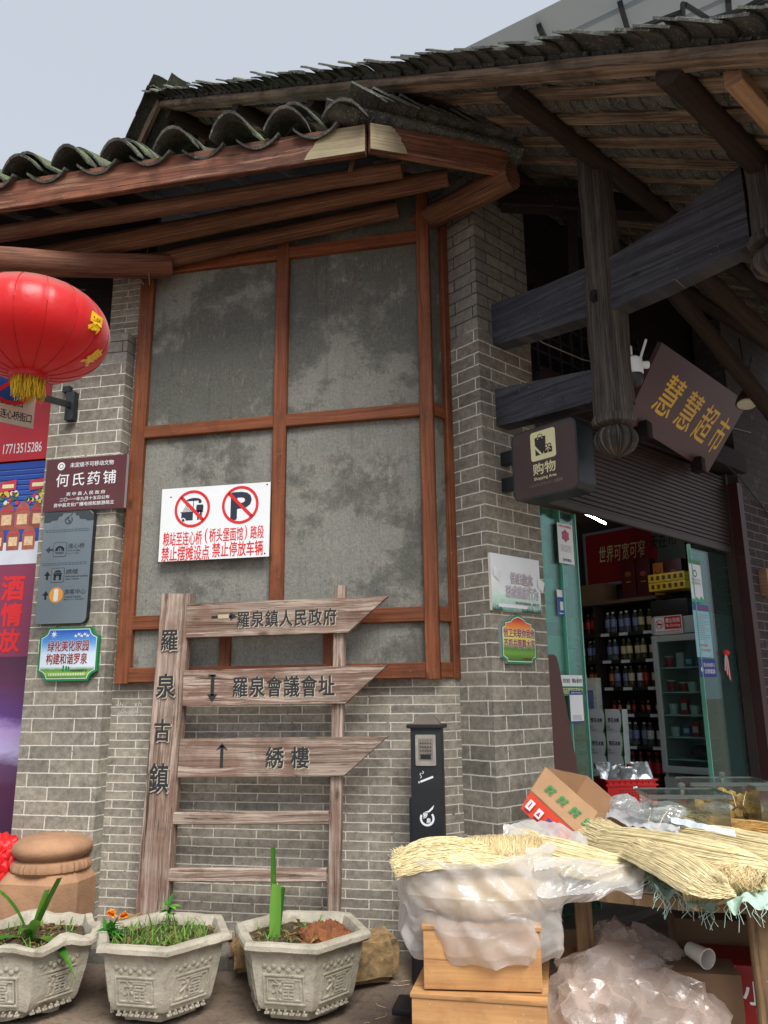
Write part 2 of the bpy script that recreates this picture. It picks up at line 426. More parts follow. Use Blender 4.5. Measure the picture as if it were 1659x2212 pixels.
# ---------------------------------------------------------------- boards with writing
_tc = {}
def text_mesh(s, bold=0.0, shear=0.0):
    key = (s, bold, shear)
    if key in _tc: return _tc[key]
    cu = bpy.data.curves.new('lettering', 'FONT'); cu.body = s; cu.offset = bold; cu.shear = shear; cu.resolution_u = 3
    o = bpy.data.objects.new('lettering', cu); COL.objects.link(o)
    bpy.context.view_layer.update()
    dg = bpy.context.evaluated_depsgraph_get()
    me = bpy.data.meshes.new_from_object(o.evaluated_get(dg))
    vs = [v.co.to_2d() for v in me.vertices]; fs = [list(p.vertices) for p in me.polygons]
    bpy.data.objects.remove(o); bpy.data.curves.remove(cu); bpy.data.meshes.remove(me)
    _tc[key] = (vs, fs); return vs, fs
class Board:
    """flat artwork in a frame; layers lie 0.6 mm apart"""
    def __init__(s, o, xd, yd, nd): s.o = V(o); s.x = V(xd).normalized(); s.y = V(yd).normalized(); s.n = V(nd).normalized(); s.mb = MB(); s.k = 0
    def fr(s): return (s.o, s.x, s.y, s.n)
    def pt(s, x, y, h): return s.o+s.x*x+s.y*y+s.n*h
    def poly(s, pts, mat, lay=1, base=0.0, uvfit=False):
        h = base+lay*.0007
        if uvfit:
            x0 = min(p[0] for p in pts); x1 = max(p[0] for p in pts); y0 = min(p[1] for p in pts); y1 = max(p[1] for p in pts)
            uv = [((p[0]-x0)/(x1-x0), (p[1]-y0)/(y1-y0)) for p in pts]
        else: uv = [(p[0], p[1]) for p in pts]
        s.mb.add([s.pt(p[0], p[1], h) for p in pts], [list(range(len(pts)))], mat, [uv])
    def rect(s, x0, y0, x1, y1, mat, lay=1, base=0.0, uvfit=False): s.poly([(x0, y0), (x1, y0), (x1, y1), (x0, y1)], mat, lay, base, uvfit)
    def ring(s, cx, cy, r0_, r1_, mat, lay=1, base=0.0, a0=0, a1=360, k=36):
        h = base+lay*.0007; vs = []; fs = []
        for i in range(k+1):
            a = rad(a0+(a1-a0)*i/k)
            vs += [s.pt(cx+r0_*math.cos(a), cy+r0_*math.sin(a), h), s.pt(cx+r1_*math.cos(a), cy+r1_*math.sin(a), h)]
        for i in range(k): fs.append((2*i, 2*i+1, 2*i+3, 2*i+2))
        s.mb.add(vs, fs, mat)
    def line(s, p, q, wd, mat, lay=1, base=0.0):
        a = V(p); b = V(q); d = (b-a).normalized(); e = V((-d.y, d.x))*wd/2
        s.poly([tuple(a-e), tuple(b-e), tuple(b+e), tuple(a+e)], mat, lay, base)
    def text(s, t, x0, y0, x1, y1, mat, lay=2, bold=.01, shear=0, base=0.0, vertical=False, depth=0, gap=0.0):
        # fills the rectangle with the words; each character is stretched to its cell when vertical / spaced
        if vertical or gap:
            n = len(t)
            for i, ch in enumerate(t):
                if ch == ' ': continue
                if vertical: hgt = (y1-y0)/n; s.text(ch, x0, y1-(i+1)*hgt+hgt*gap/2, x1, y1-i*hgt-hgt*gap/2, mat, lay, bold, shear, base, depth=depth)
                else: wd = (x1-x0)/n; s.text(ch, x0+i*wd+wd*gap/2, y0, x0+(i+1)*wd-wd*gap/2, y1, mat, lay, bold, shear, base, depth=depth)
            return
        vs, fs = text_mesh(t, 0.0, shear)
        if not vs: return
        if len(t) == 1 and ord(t) > 0x2e00: ax, bx, ay, by = .03, .97, -.09, .86
        else: ax = min(p.x for p in vs); bx = max(p.x for p in vs); ay = min(p.y for p in vs); by = max(p.y for p in vs)
        sx = (x1-x0)/max(bx-ax, 1e-6); sy = (y1-y0)/max(by-ay, 1e-6)
        e = max(0, bold)*min(sx, sy)*1.1
        offs = ((0, 0),) if e == 0 else ((e, 0), (-e, 0), (0, e), (0, -e), (.7*e, .7*e), (-.7*e, -.7*e), (.7*e, -.7*e), (-.7*e, .7*e))
        for i, (dx, dy) in enumerate(offs):          # heavier strokes: the same glyphs shifted a hair and stacked
            h = base+lay*.0007+i*.00007
            P = [(x0+(p.x-ax)*sx+dx, y0+(p.y-ay)*sy+dy) for p in vs]
            s.mb.add([s.pt(p[0], p[1], h) for p in P], fs, mat, [[P[j] for j in f] for f in fs])
    def relief(s, t, x0, y0, x1, y1, mat, depth):
        cu = bpy.data.curves.new('lettering', 'FONT'); cu.body = t; cu.extrude = .5; cu.resolution_u = 3
        o = bpy.data.objects.new('lettering', cu); COL.objects.link(o); bpy.context.view_layer.update()
        me = bpy.data.meshes.new_from_object(o.evaluated_get(bpy.context.evaluated_depsgraph_get()))
        P = [s.pt(x0+(v.co.x-.03)/.94*(x1-x0), y0+(v.co.y+.09)/.95*(y1-y0), (v.co.z+.2)*depth) for v in me.vertices]
        s.mb.add(P, [list(p.vertices) for p in me.polygons], mat)
        bpy.data.objects.remove(o); bpy.data.curves.remove(cu); bpy.data.meshes.remove(me)
    def build(s, parent, name='lettering'): return s.mb.build(name, parent, smooth=0)

# ================================================================ materials of the place
M_brF = brick('brick_thin', .29, .054, hx('a19b8f'), hx('87827a'), hx('cfc9ba'), .0042, grime=.12)
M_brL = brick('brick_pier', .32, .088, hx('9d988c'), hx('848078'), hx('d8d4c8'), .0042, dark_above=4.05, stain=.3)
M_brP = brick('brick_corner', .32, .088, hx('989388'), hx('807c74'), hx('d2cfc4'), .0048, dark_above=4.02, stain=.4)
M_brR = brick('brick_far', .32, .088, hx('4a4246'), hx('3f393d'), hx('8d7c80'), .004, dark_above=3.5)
W_red = wood('stained_timber', hx('5f3220'), hx('8e5433'), 34, 1.3, .25, .62, blotch=hx('4b2a1c'), bl_amt=.35)
W_fas = wood('fascia_timber', hx('553226'), hx('8d5a44'), 30, 1.2, .5, .75, blotch=hx('33211b'), bl_amt=.7, peel=hx('94705a'))
W_log = wood('peeling_log', hx('4a2c20'), hx('8a5d45'), 20, .9, .8, .8, blotch=hx('3c251c'), bl_amt=.6, peel=hx('b58f70'))
W_dark = wood('old_dark_timber', hx('27272b'), hx('55565d'), 46, 1.2, .7, .8, blotch=hx('252a36'), bl_amt=.35)
W_post = wood('weathered_post', hx('232124'), hx('6a625a'), 30, 1.6, .7, .85, blotch=hx('1d1c1f'), bl_amt=.6, peel=hx('756c62'))
W_raft = wood('rafter_board', hx('4d4038'), hx('a08c78'), 30, 1.2, .45, .85, blotch=hx('2c2521'), bl_amt=.7, peel=hx('9a8874'))
W_purl = wood('purlin_log', hx('241d1a'), hx('483a31'), 24, 1.2, .6, .85, blotch=hx('251f1c'), bl_amt=.6)
W_lite = wood('sawn_lumber', hx('8a6a52'), hx('b08e72'), 30, 1.0, .3, .8)
W_sign = wood('grey_weathered_plank', hx('5a473b'), hx('b09e90'), 44, 1.1, .9, .85, blotch=hx('6b4636'), bl_amt=.65, peel=hx('bba99b'))
W_blk = wood('black_wood', hx('171214'), hx('2c2325'), 36, 1.2, .3, .8)
W_bench = wood('box_board', hx('a87a4e'), hx('c89a66'), 16, .9, .12, .7, blotch=hx('96704c'), bl_amt=.5)
M_ink = paint('carved_ink', hx('23282a'), .8)

def plasterm(name, base, dark, light, sc=1.0):
    m, nt, b, o = _new(name); t = NT(nt)
    tc = t.n('TexCoord').outputs['Object']; pos = t.n('NewGeometry').outputs['Position']
    big = t.noise(pos, 1.5*sc, 8, .66, .25); med = t.noise(pos, 3.4, 8, .74, .1); fine = t.noise(pos, 60, 5, .7)
    z = t.n('SeparateXYZ'); t.l(pos, z.inputs[0])
    hi = t.math('MULTIPLY', t.math('SUBTRACT', z.outputs['Z'], 2.9), .05)       # dark patches grow more frequent towards the top
    k = t.math('ADD', t.noise(pos, 1.15*sc, 12, .70, .1), hi)
    soft = t.noise(pos, .9, 5, .5)
    c = t.mix(t.ramp(soft, ((.35, (0, 0, 0)), (.65, (1, 1, 1)))), base, tuple(x*.8 for x in base))
    c = t.mix(t.math('MULTIPLY', t.ramp(med, ((.5, (0, 0, 0)), (.62, (1, 1, 1)))), .45), c, light)
    c = t.mix(t.math('MULTIPLY', t.ramp(k, ((.485, (0, 0, 0)), (.505, (1, 1, 1)), (.515, (0, 0, 0)))), .35), c, tuple(min(1, x*1.35) for x in light))
    c = t.mix(t.math('MULTIPLY', t.ramp(k, ((.48, (0, 0, 0)), (.56, (1, 1, 1)))), .72), c, dark)
    mpd = t.n('Mapping'); mpd.inputs['Scale'].default_value = (22, 22, 1.4); t.l(pos, mpd.inputs['Vector'])
    c = t.mix(t.math('MULTIPLY', t.ramp(t.noise(mpd.outputs[0], 1, 5, .6), ((.56, (0, 0, 0)), (.74, (1, 1, 1)))), .35), c, tuple(x*.7 for x in dark))
    mpt = t.n('Mapping'); mpt.inputs['Rotation'].default_value = (0, .7, 0); mpt.inputs['Scale'].default_value = (70, 8, 9); t.l(pos, mpt.inputs['Vector'])
    trow = t.noise(mpt.outputs[0], 1, 4, .6)
    c = t.mix(t.math('MULTIPLY', t.math('MULTIPLY', t.ramp(trow, ((.55, (0, 0, 0)), (.68, (1, 1, 1)))), t.ramp(med, ((.45, (0, 0, 0)), (.6, (1, 1, 1))))), .4), c, tuple(min(1, x*1.25) for x in light))
    c = t.mix(1, c, t.mix(t.ramp(fine, ((.3, (0, 0, 0)), (.7, (1, 1, 1)))), (.78, .78, .78), (1.2, 1.2, 1.18)), 'MULTIPLY')
    vo = t.n('TexVoronoi', Scale=3.2, feature='DISTANCE_TO_EDGE'); nz = t.n('TexNoise', Scale=5.0, Detail=5.0); t.l(pos, nz.inputs['Vector'])
    dv = t.n('VectorMath', operation='MULTIPLY_ADD'); t.l(nz.outputs['Color'], dv.inputs[0]); dv.inputs[1].default_value = (.5, .5, .5); t.l(pos, dv.inputs[2]); t.l(dv.outputs[0], vo.inputs['Vector'])
    c = t.mix(t.math('MULTIPLY', t.ramp(vo.outputs['Distance'], ((.0, (1, 1, 1)), (.006, (0, 0, 0)))), .5), c, (.04, .04, .04))
    spk = t.n('TexVoronoi', Scale=26.0); t.l(pos, spk.inputs['Vector'])
    c = t.mix(t.math('MULTIPLY', t.math('MULTIPLY', t.ramp(spk.outputs['Distance'], ((.05, (1, 1, 1)), (.10, (0, 0, 0)))), t.ramp(med, ((.5, (0, 0, 0)), (.6, (1, 1, 1))))), .7), c, (.6, .6, .58))
    t.l(c, b.inputs['Base Color']); b.inputs['Roughness'].default_value = .9; b.inputs['Specular IOR Level'].default_value = .2
    t.l(t.bump(t.math('ADD', t.math('MULTIPLY', med, .8), t.math('ADD', t.math('MULTIPLY', k, 1.4), t.math('ADD', t.math('MULTIPLY', fine, .3), t.math('MULTIPLY', trow, .3)))), .6, .02), b.inputs['Normal'])
    return m
M_pl = plasterm('grey_plaster', hx('84857e'), hx('52534e'), hx('8c867f'))
M_slab = plasterm('old_render', hx('6d6a62'), hx('4c4a45'), hx('857f75'))

def tilem(name):
    m, nt, b, o = _new(name); t = NT(nt)
    pos = t.n('NewGeometry').outputs['Position']; nor = t.n('NewGeometry').outputs['Normal']
    a = t.noise(pos, 7, 6, .65); f = t.noise(pos, 45, 5, .7); l = t.noise(pos, 16, 5, .7, .5)
    c = t.mix(t.ramp(a, ((.3, (0, 0, 0)), (.7, (1, 1, 1)))), hx('3a3d40'), hx('6d6c68'))
    c = t.mix(t.math('MULTIPLY', t.ramp(f, ((.4, (0, 0, 0)), (.7, (1, 1, 1)))), .4), c, hx('4a443c'))
    nz = t.n('SeparateXYZ'); t.l(nor, nz.inputs[0])
    moss = t.math('MULTIPLY', t.ramp(l, ((.42, (0, 0, 0)), (.56, (1, 1, 1)))), t.ramp(nz.outputs['Z'], ((.1, (0, 0, 0)), (.5, (1, 1, 1)))))
    c = t.mix(t.math('MULTIPLY', moss, .8), c, hx('5c7038'))
    lich = t.ramp(t.noise(pos, 70, 3, .5), ((.58, (0, 0, 0)), (.64, (1, 1, 1))))
    c = t.mix(t.math('MULTIPLY', lich, .5), c, hx('93a07a'))
    t.l(c, b.inputs['Base Color']); b.inputs['Roughness'].default_value = .9; b.inputs['Specular IOR Level'].default_value = .25
    t.l(t.bump(t.math('ADD', f, l), .6, .01), b.inputs['Normal']); return m
M_tile = tilem('mossy_clay_tile')

# ================================================================ ground
def groundm():
    m, nt, b, o = _new('street_ground'); t = NT(nt)
    pos = t.n('NewGeometry').outputs['Position']
    a = t.noise(pos, 1.6, 6, .6); f = t.noise(pos, 28, 6, .7); g = t.noise(pos, 130, 3, .6)
    c = t.mix(t.ramp(a, ((.35, (0, 0, 0)), (.65, (1, 1, 1)))), hx('5d5048'), hx('857564'))
    c = t.mix(t.math('MULTIPLY', t.ramp(f, ((.5, (0, 0, 0)), (.66, (1, 1, 1)))), .6), c, hx('433a34'))
    c = t.mix(t.math('MULTIPLY', t.ramp(g, ((.62, (0, 0, 0)), (.7, (1, 1, 1)))), .5), c, hx('a39686'))
    t.l(c, b.inputs['Base Color']); b.inputs['Roughness'].default_value = .8; b.inputs['Specular IOR Level'].default_value = .35
    t.l(t.bump(t.math('ADD', f, t.math('MULTIPLY', g, .4)), .55, .015), b.inputs['Normal']); return m
M_gr = groundm()
mb = MB()
def gz(x, y):
    r = .12*max(0, min(1, (y-4.45)/.5))
    if x > -.2: r = max(0, min(.12, .12*(y-4.2)/.8))
    return r+.012*noise.noise(V((x*3, y*3, 0)))+.005*noise.noise(V((x*14, y*14, 3)))-.004
mb.grid(lambda i, j: V((-6+12*i, 1.5+7.5*j, gz(-6+12*i, 1.5+7.5*j))), 150, 120, M_gr)
tag(mb.build('ground', origin=(0, 0, 0)), kind='structure')
mb = MB(); mb.quad([(-300, -300, -.06), (300, -300, -.06), (300, 300, -.06), (-300, 300, -.06)], M_gr)
tag(mb.build('street', origin=(0, 0, -.06)), kind='structure')
# rendered ledge along the wall foot
mb = MB()
mb.grid(lambda i, j: V((-4.4+2.75*i, 0, 0))+(V((0, 4.74+.02*noise.noise(V((i*30, 1, 0))), .02+j*.5)) if j < .3 else V((0, 4.74+.02*noise.noise(V((i*30, 1, 0)))+(j-.3)*.4, .135+.006*noise.noise(V((i*40, j*9, 2)))))), 70, 12, M_slab)
tag(mb.build('pavement'), kind='structure')

# ================================================================ brick walls
def walls(mb, poly, z0, z1, mat, u0=0, closed=True, sub=.5):
    L = u0; n = len(poly)
    for i in range(n if closed else n-1):
        a = V(poly[i]); b = V(poly[(i+1) % n]); l = (b-a).length
        mb.add([(a.x, a.y, z0), (b.x, b.y, z0), (b.x, b.y, z1), (a.x, a.y, z1)], [(0, 1, 2, 3)], mat, [[(L, z0), (L+l, z0), (L+l, z1), (L, z1)]])
        L += l
    if closed: mb.add([(p[0], p[1], z1) for p in poly], [list(range(n))], mat, [[(p[0], p[1]) for p in poly]])
A1 = V((-.605, 5.1))
mb = MB(); walls(mb, [(-3.2, 5.0), (-.70, 5.0), (-.605, 5.1), (-.75, 5.5), (-3.2, 5.5)], -.05, 1.725, M_brF)
walls(mb, [(-3.2, 5.0), (-.76, 5.0), (-.66, 5.3), (-.75, 5.5), (-3.2, 5.5)], 1.725, 4.9, M_brF)
bw_ = mb.build('brick_wall', origin=(-1.9, 5, 0))
tag(bw_, 'low thin-course grey brick wall under the timber framed plaster bay, behind the wooden signpost', 'brick wall')
xl = onY(75, 1400, 4.9).x; xr = onY(223, 1492, 4.9).x
mb = MB(); walls(mb, [(xl-.05, 4.9), (xr, 4.9), (xr+.01, 5.02), (xl-.05, 5.4)], -.05, 4.28, M_brL, u0=.07)
o = mb.build('brick_pier', origin=((xl+xr)/2, 5, 0))
tag(o, 'grey brick pier at the left carrying the maroon plaque and the blue grey wayfinding board', 'brick pier')
mb = MB()
pcx = V((PC.x, PC.y)); s2 = V((S.x, S.y)); n2 = V((N.x, N.y))
walls(mb, [A1-n2*.03, pcx, pcx+s2*.575, pcx+s2*.575-n2*.3, A1-n2*.1+s2*.1], -.05, 5.32, M_brP, u0=.05)
mb2 = mb
o = mb.build('brick_pier', origin=(PC.x, PC.y, 0))
tag(o, 'tall grey brick corner pier beside the shop with pale pointing and two notice boards', 'brick pier')
# gable wall of the shop house behind
mb = MB(); g0 = A1+s2*.12-n2*.1
walls(mb, [g0, g0-n2*4.2, g0-n2*4.2+s2*.25, g0+s2*.25], -.05, 5.6, M_brP)
o = mb.build('gable_wall', origin=(g0.x, g0.y, 0)); tag(o, 'shaded brick gable wall behind the small tiled canopy', 'wall')
# neighbour on the left, behind the printed banner
mb = MB(); walls(mb, [(-9, 5.25), (xl-.06, 5.25), (xl-.06, 5.6), (-9, 5.6)], -.05, 4.3, M_slab)
o = mb.build('neighbour_wall', origin=(-6, 5.3, 0)); tag(o, 'rendered wall of the neighbouring shop behind the purple printed banner', 'wall')

# ================================================================ timber framed plaster bay
BY = 4.93
bay = thing('timber_bay', 'reddish timber frame filled with stained grey plaster, above the low brick wall', 'wall panel', (-1.8, 5, 1.7))
def zz(u, v, y=BY): return onY(u, v, y).z
zb0, zb1 = zz(280, 1475), zz(280, 1443)
zr0, zr1 = zz(270, 1362), zz(275, 1331)
zm0, zm1 = zz(304, 947), zz(304, 921)
zt0, zt1 = zz(901, 519), zz(901, 495)
XL0, XL1 = -2.925, -2.815; XM0, XM1 = -1.836, -1.742; XR0, XR1 = -.795, -.705
def member(name, x0, x1, z0, z1, y0=BY, y1=4.998, vert=False):
    m_ = MB(); cx = (x0+x1)/2; cz = (z0+z1)/2; cy = (y0+y1)/2
    if vert: m_.beam((cx, cy, z0), (cx, cy, z1), x1-x0, y1-y0, W_red, up=(0, -1, 0), nseg=24, jit=.0018, jf=4)
    else: m_.beam((x0, cy, cz), (x1, cy, cz), y1-y0, z1-z0, W_red, nseg=20, jit=.0018, jf=4)
    return m_.build(name, bay)
member('stile', XL0, XL1, zb0-.004, 4.80, vert=True)
member('mullion', XM0, XM1, zr1-.004, zt1+.03, vert=True)
member('stile', XR0, XR1, zb0-.004, 5.12, y0=BY-.012, vert=True)
member('sill_rail', XL1, XR0, zb0, zb1, y0=BY-.01)
member('rail', XL1, XR0, zr0, zr1, y0=BY+.003)
member('rail', XL1, XM0, zm0, zm1, y0=BY+.003); member('rail', XM1, XR0, zm0, zm1, y0=BY+.003)
member('top_rail', XL1+.16, XM0, zt0, zt1, y0=BY+.003); member('top_rail', XM1, XR0, zt0, zt1, y0=BY+.003)
for u in (472, 697):
    x0 = onY(u, 1400, BY).x; member('short_mullion', x0, x0+.075, zb1-.003, zr0+.003, y0=BY+.005, vert=True)
for i, (x0, x1, z0, z1) in enumerate(((XL1, XM0, zm1, zt0), (XM1, XR0, zm1, zt0), (XL1, XM0, zr1, zm0), (XM1, XR0, zr1, zm0), (XL1, XR0, zb1, zr0), (XL1, XR0, zt1, 5.14))):
    m_ = MB(); e = .01
    m_.grid(lambda a, b: V((x0-e+(x1-x0+2*e)*a, 4.972+.006*noise.noise(V((x0+(x1-x0)*a, 3.3, z0+(z1-z0)*b))*2.2)+.003*noise.noise(V((x0+(x1-x0)*a, 7.3, z0+(z1-z0)*b))*9), z0-e+(z1-z0+2*e)*b)), 34, 44, M_pl)
    m_.build('plaster_panel', bay)
# the return of the bay
T = V((math.cos(rad(58)), math.sin(rad(58)), 0)); q0 = V((XR1+.004, BY+.02, 0))
Tn = V((T.y, -T.x, 0))
def rmember(name, d0, d1, z0, z1, th=.05, out=0.0, vert=False):
    m_ = MB(); c = q0+T*((d0+d1)/2)-Tn*(th/2-out)
    if vert: m_.beam(c+Zv*z0, c+Zv*z1, d1-d0, th, W_red, up=Tn, nseg=22, jit=.0018, jf=4)
    else: m_.beam(q0+T*d0-Tn*(th/2-out)+Zv*((z0+z1)/2), q0+T*d1-Tn*(th/2-out)+Zv*((z0+z1)/2), th, z1-z0, W_red, nseg=6, jit=.0015)
    return m_.build(name, bay)
rmember('stile', .115, .205, zb0+.0, 5.06, out=.016, vert=True)
for a, b in ((zb0, zb1), (zr0, zr1), (zm0, zm1), (4.92, 5.02)): rmember('rail', 0, .115, a, b, out=.006)
m_ = MB(); m_.grid(lambda a, b: q0-Tn*.02+T*(.12*a)+Zv*(zb1+(4.95-zb1)*b), 6, 40, M_pl); m_.build('plaster_panel', bay)

# ================================================================ small tiled canopy over the bay
FY = 4.2
pC = onY(790, 272, FY); pCb = onY(790, 336, FY); zt = pC.z; zbF = pCb.z
can = thing('tiled_canopy', 'small mossy tiled canopy with brown fascia and round logs, over the plaster bay', 'canopy', (pC.x-1.3, 4.6, zbF))
def tile(mb, o, xd, yd, nd, wd, ln, sag, convex=True, th=.013, seg=7, jit=0.0):
    # one curved clay tile; yd is up the slope
    vs = []; fs = []
    R_ = random.uniform(-jit, jit)
    for lay in (0, 1):
        for e in (0, 1):
            for i in range(seg+1):
                f = -1+2*i/seg
                h = sag*(1-f*f) if convex else -sag*(1-f*f)
                w_ = wd/2*(1-.06*e)
                p = o+xd*(f*w_+R_*e)+yd*(ln*e)+nd*(h-lay*th)
                vs.append(p+nd*.004*noise.noise(p*17))
    k = seg+1
    for i in range(seg):
        fs.append((i, i+1, k+i+1, k+i))
        fs.append((2*k+i+1, 2*k+i, 3*k+i, 3*k+i+1))
        fs.append((i+1, i, 2*k+i, 2*k+i+1))
        fs.append((k+i, k+i+1, 3*k+i+1, 3*k+i))
    fs.append((0, k, 3*k, 2*k)); fs.append((k+seg, seg, 2*k+seg, 3*k+seg))
    mb.add(vs, fs, M_tile)
def fascia(p0, p1, z0, z1, mat, th=.045, name='fascia_board'):
    m_ = MB(); m_.beam(V((p0.x, p0.y, (z0+z1)/2)), V((p1.x, p1.y, (z0+z1)/2)), th, z1-z0, mat, nseg=26, jit=.004, jf=3); return m_.build(name, can)
xe = -4.6
fascia(V((xe, FY, 0)), V((pC.x, FY, 0)), zbF, zt, W_fas)
p2 = onZ(1095, 353, (zt+zbF)/2); d2 = V((p2.x-pC.x, p2.y-FY, 0)); len2 = d2.length; d2.normalize()
fascia(V((pC.x, FY-.022, 0))+d2*.026, V((p2.x, p2.y, 0)), zbF+.01, zt-.005, W_fas)
# roof planes
sl = .42
y1 = V((0, 1, sl)).normalized(); n1 = V((0, -sl, 1)).normalized()
m_ = MB(); pitch = .385
nx = int((pC.x-xe)/pitch)
for c in range(nx+1):
    x = pC.x-.12-c*pitch
    for r in range(9):
        yy_ = FY-.07+r*.17
        if x > pC.x-.05-(yy_-FY)*.6: continue
        zz_ = zt+.035+(yy_-FY)*sl
        tile(m_, V((x-pitch/2+random.uniform(-.01, .01), yy_+random.uniform(-.015, .015), zz_+.0)), X, y1, n1, .29, .26, .07, False, jit=.012, th=.017)
for c in range(nx+1):
    x = pC.x-.12-c*pitch
    for r in range(9):
        yy_ = FY-.09+r*.17
        if x > pC.x+.03-(yy_-FY)*.6: continue
        zz_ = zt+.045+(yy_-FY)*sl
        lift = random.uniform(0, .03)+(.09 if (c == 1 and r == 1) else 0)
        yj = random.uniform(-.045, .03)
        tile(m_, V((x+random.uniform(-.014, .014), yy_+yj, zz_+lift)), (X+Zv*random.uniform(-.14, .14)).normalized(), y1, n1, random.uniform(.26, .32), .27, random.uniform(.095, .125), True, jit=.04, th=.02)
        if r == 0 and c % 2 == 0: tile(m_, V((x+random.uniform(-.03, .03), yy_+.05, zz_+lift+.035)), X, y1, n1, .28, .25, .11, True, jit=.02, th=.018)
# the side slope: closely stacked tiles seen edge on
in2 = V((-d2.y, d2.x, 0)); hcor = .075
dn_ = (d2*len2-Zv*hcor).normalized(); upn = (Zv*len2+d2*hcor).normalized()
for r in range(5):
    t = len2+.10
    while t > .04+r*.10:
        q = V((pC.x, FY-.045, zt+.035+hcor))+dn_*t*1.03+in2*(r*.155-.0)+Zv*.05*r
        tile(m_, q+V((random.uniform(-.01, .01), random.uniform(-.025, .012), random.uniform(-.012, .02))), in2, (-dn_+upn*.30).normalized(), upn, .19, .20, .045, True, jit=.03, th=.017)
        t -= random.uniform(.045, .075)
    if r < 4:
        t = len2+.08
        while t > -.1+r*.12:
            tile(m_, V((pC.x, FY, zt+.0+hcor))+dn_*t*1.03+in2*(r*.155+.05)+Zv*.05*r, in2, (-dn_+upn*.12).normalized(), upn, .2, .22, .05, False); t -= .09
for c in range(9):          # loose broken tiles at the end of the side slope
    o_ = V((p2.x, p2.y, zt+.0))+d2*random.uniform(-.12, .06)+in2*random.uniform(-.02, .2)+Zv*random.uniform(0, .06)
    tile(m_, o_, (d2+V((random.uniform(-.5, .5), random.uniform(-.5, .5), .2))).normalized(), (in2+Zv*.4).normalized(), upn, .15, .16, .03, True)
m_.build('roof_tiles', can)
m_ = MB()       # boards under the tiles
a_ = V((xe, FY+.03, zt-.03)); b_ = V((pC.x-.02, FY+.03, zt-.03))
m_.quad([a_, b_, b_+V((-.9, 1.5, 1.5*sl)), a_+V((0, 1.5, 1.5*sl))], W_blk, ((0, 0), (4, 0), (4, 1.5), (0, 1.5)))
c_ = V((p2.x, p2.y, zt-.03))
m_.add([b_, c_, c_+in2*.9+Zv*.4, b_+V((-.9, 1.5, 1.5*sl))], [(0, 1, 2, 3)], W_blk, [[(0, 0), (1, 0), (1, 1), (0, 1)]])
m_.build('roof_boarding', can)
def clog(p0, p1, r0_, r1_, name='log', mat=W_log, **k):
    m_ = MB(); m_.log(p0, p1, r0_, r1_, mat, **k); return m_.build(name, can)
clog(onY(-60, 515, 4.40), onY(868, 366, 4.40), .062, .055)
clog(onY(-60, 585, 4.66), onY(968, 384, 4.62), .082, .060)
clog(onY(330, 566, 4.86), onY(860, 452, 4.86), .066, .062)
# the log that sticks out to the right, over the corner post
pe = onY(1108, 380, 4.62); ps = onY(945, 462, 4.95); clog(ps+(ps-pe)*.6, pe, .088, .088)
clog(onY(762, 345, 4.28), onY(756, 372, 4.285), .018, .016, 'peg', seg=8)
W_worn = wood('bare_worn_wood', hx('75674f'), hx('a5977d'), 30, 1.2, .5, .8, blotch=hx('8a8a66'), bl_amt=.4)
random.seed(31)
def worn(o, xd, nd, L, h0, h1):
    top = [(0, h1), (-L*.55, h1)]; edge = [(-L*(.55+.45*k/9)-(.02*noise.noise(V((k*.9, 2, 0)))), h1-(h1-h0)*(k/9)**1.6) for k in range(1, 10)]
    m_ = MB(); m_.prism((top+edge+[(0, h0)])[::-1], (o, xd, Zv, nd), .0, W_worn, back=-.006); m_.build('worn_end', can, smooth=0)
worn(V((pC.x, FY-.0285, 0)), X, V((0, -1, 0)), .40, zbF+.012, zt-.012)
nd2 = V((d2.y, -d2.x, 0)); worn(V((pC.x, FY-.022, 0))+d2*.03+nd2*.0285, -d2, nd2, .24, zbF+.02, zt-.012)
m_ = MB(); m_.box((-6.0, 5.2, 4.95), (6.1, .05, 1.4), W_blk); m_.build('dark_void_fill', can)  # added black sheet, stands in for the shaded void above the left pier
# beam that carries the lantern
m_ = MB(); m_.log(onY(-120, 555, 4.05), onY(368, 575, 4.86), .10, .085, W_fas, bow=-.02); o = m_.build('beam_log')
tag(o, 'dark round beam sticking out under the canopy, above the red lantern', 'beam')
m_ = MB()
for k in range(2):
    a_ = onY(310+20*k, 545, 4.8); m_.tube([a_+V((0, -.07, .0)), a_+V((.01, -.09, -.12)), a_+V((.03*k-.02, -.05, -.22)), a_+V((.05-.03*k, -.05, -.30))], .0025, paint('wire', hx('8a8070'), .6))
tag(m_.build('tie_wire'), 'thin loose wire hanging from the end of the dark beam', 'wire')

b = Board((0, 4.9985, 0), X, Zv, V((0, -1, 0))); M_chk = paint('chalk', hx('b9b9b4'), .9)
for tx, u0, v0, u1, v1 in (('sb', 250, 1516, 266, 1529), (':', 272, 1518, 274, 1527), ('xb', 288, 1514, 306, 1528), ('哈哈', 254, 1536, 300, 1547)):
    a_ = onY(u0, v1, 4.998); c_ = onY(u1, v0, 4.998); b.text(tx, a_.x, a_.z, c_.x, c_.z, M_chk, 1, shear=.15)
b.build(bw_, 'chalk_writing')

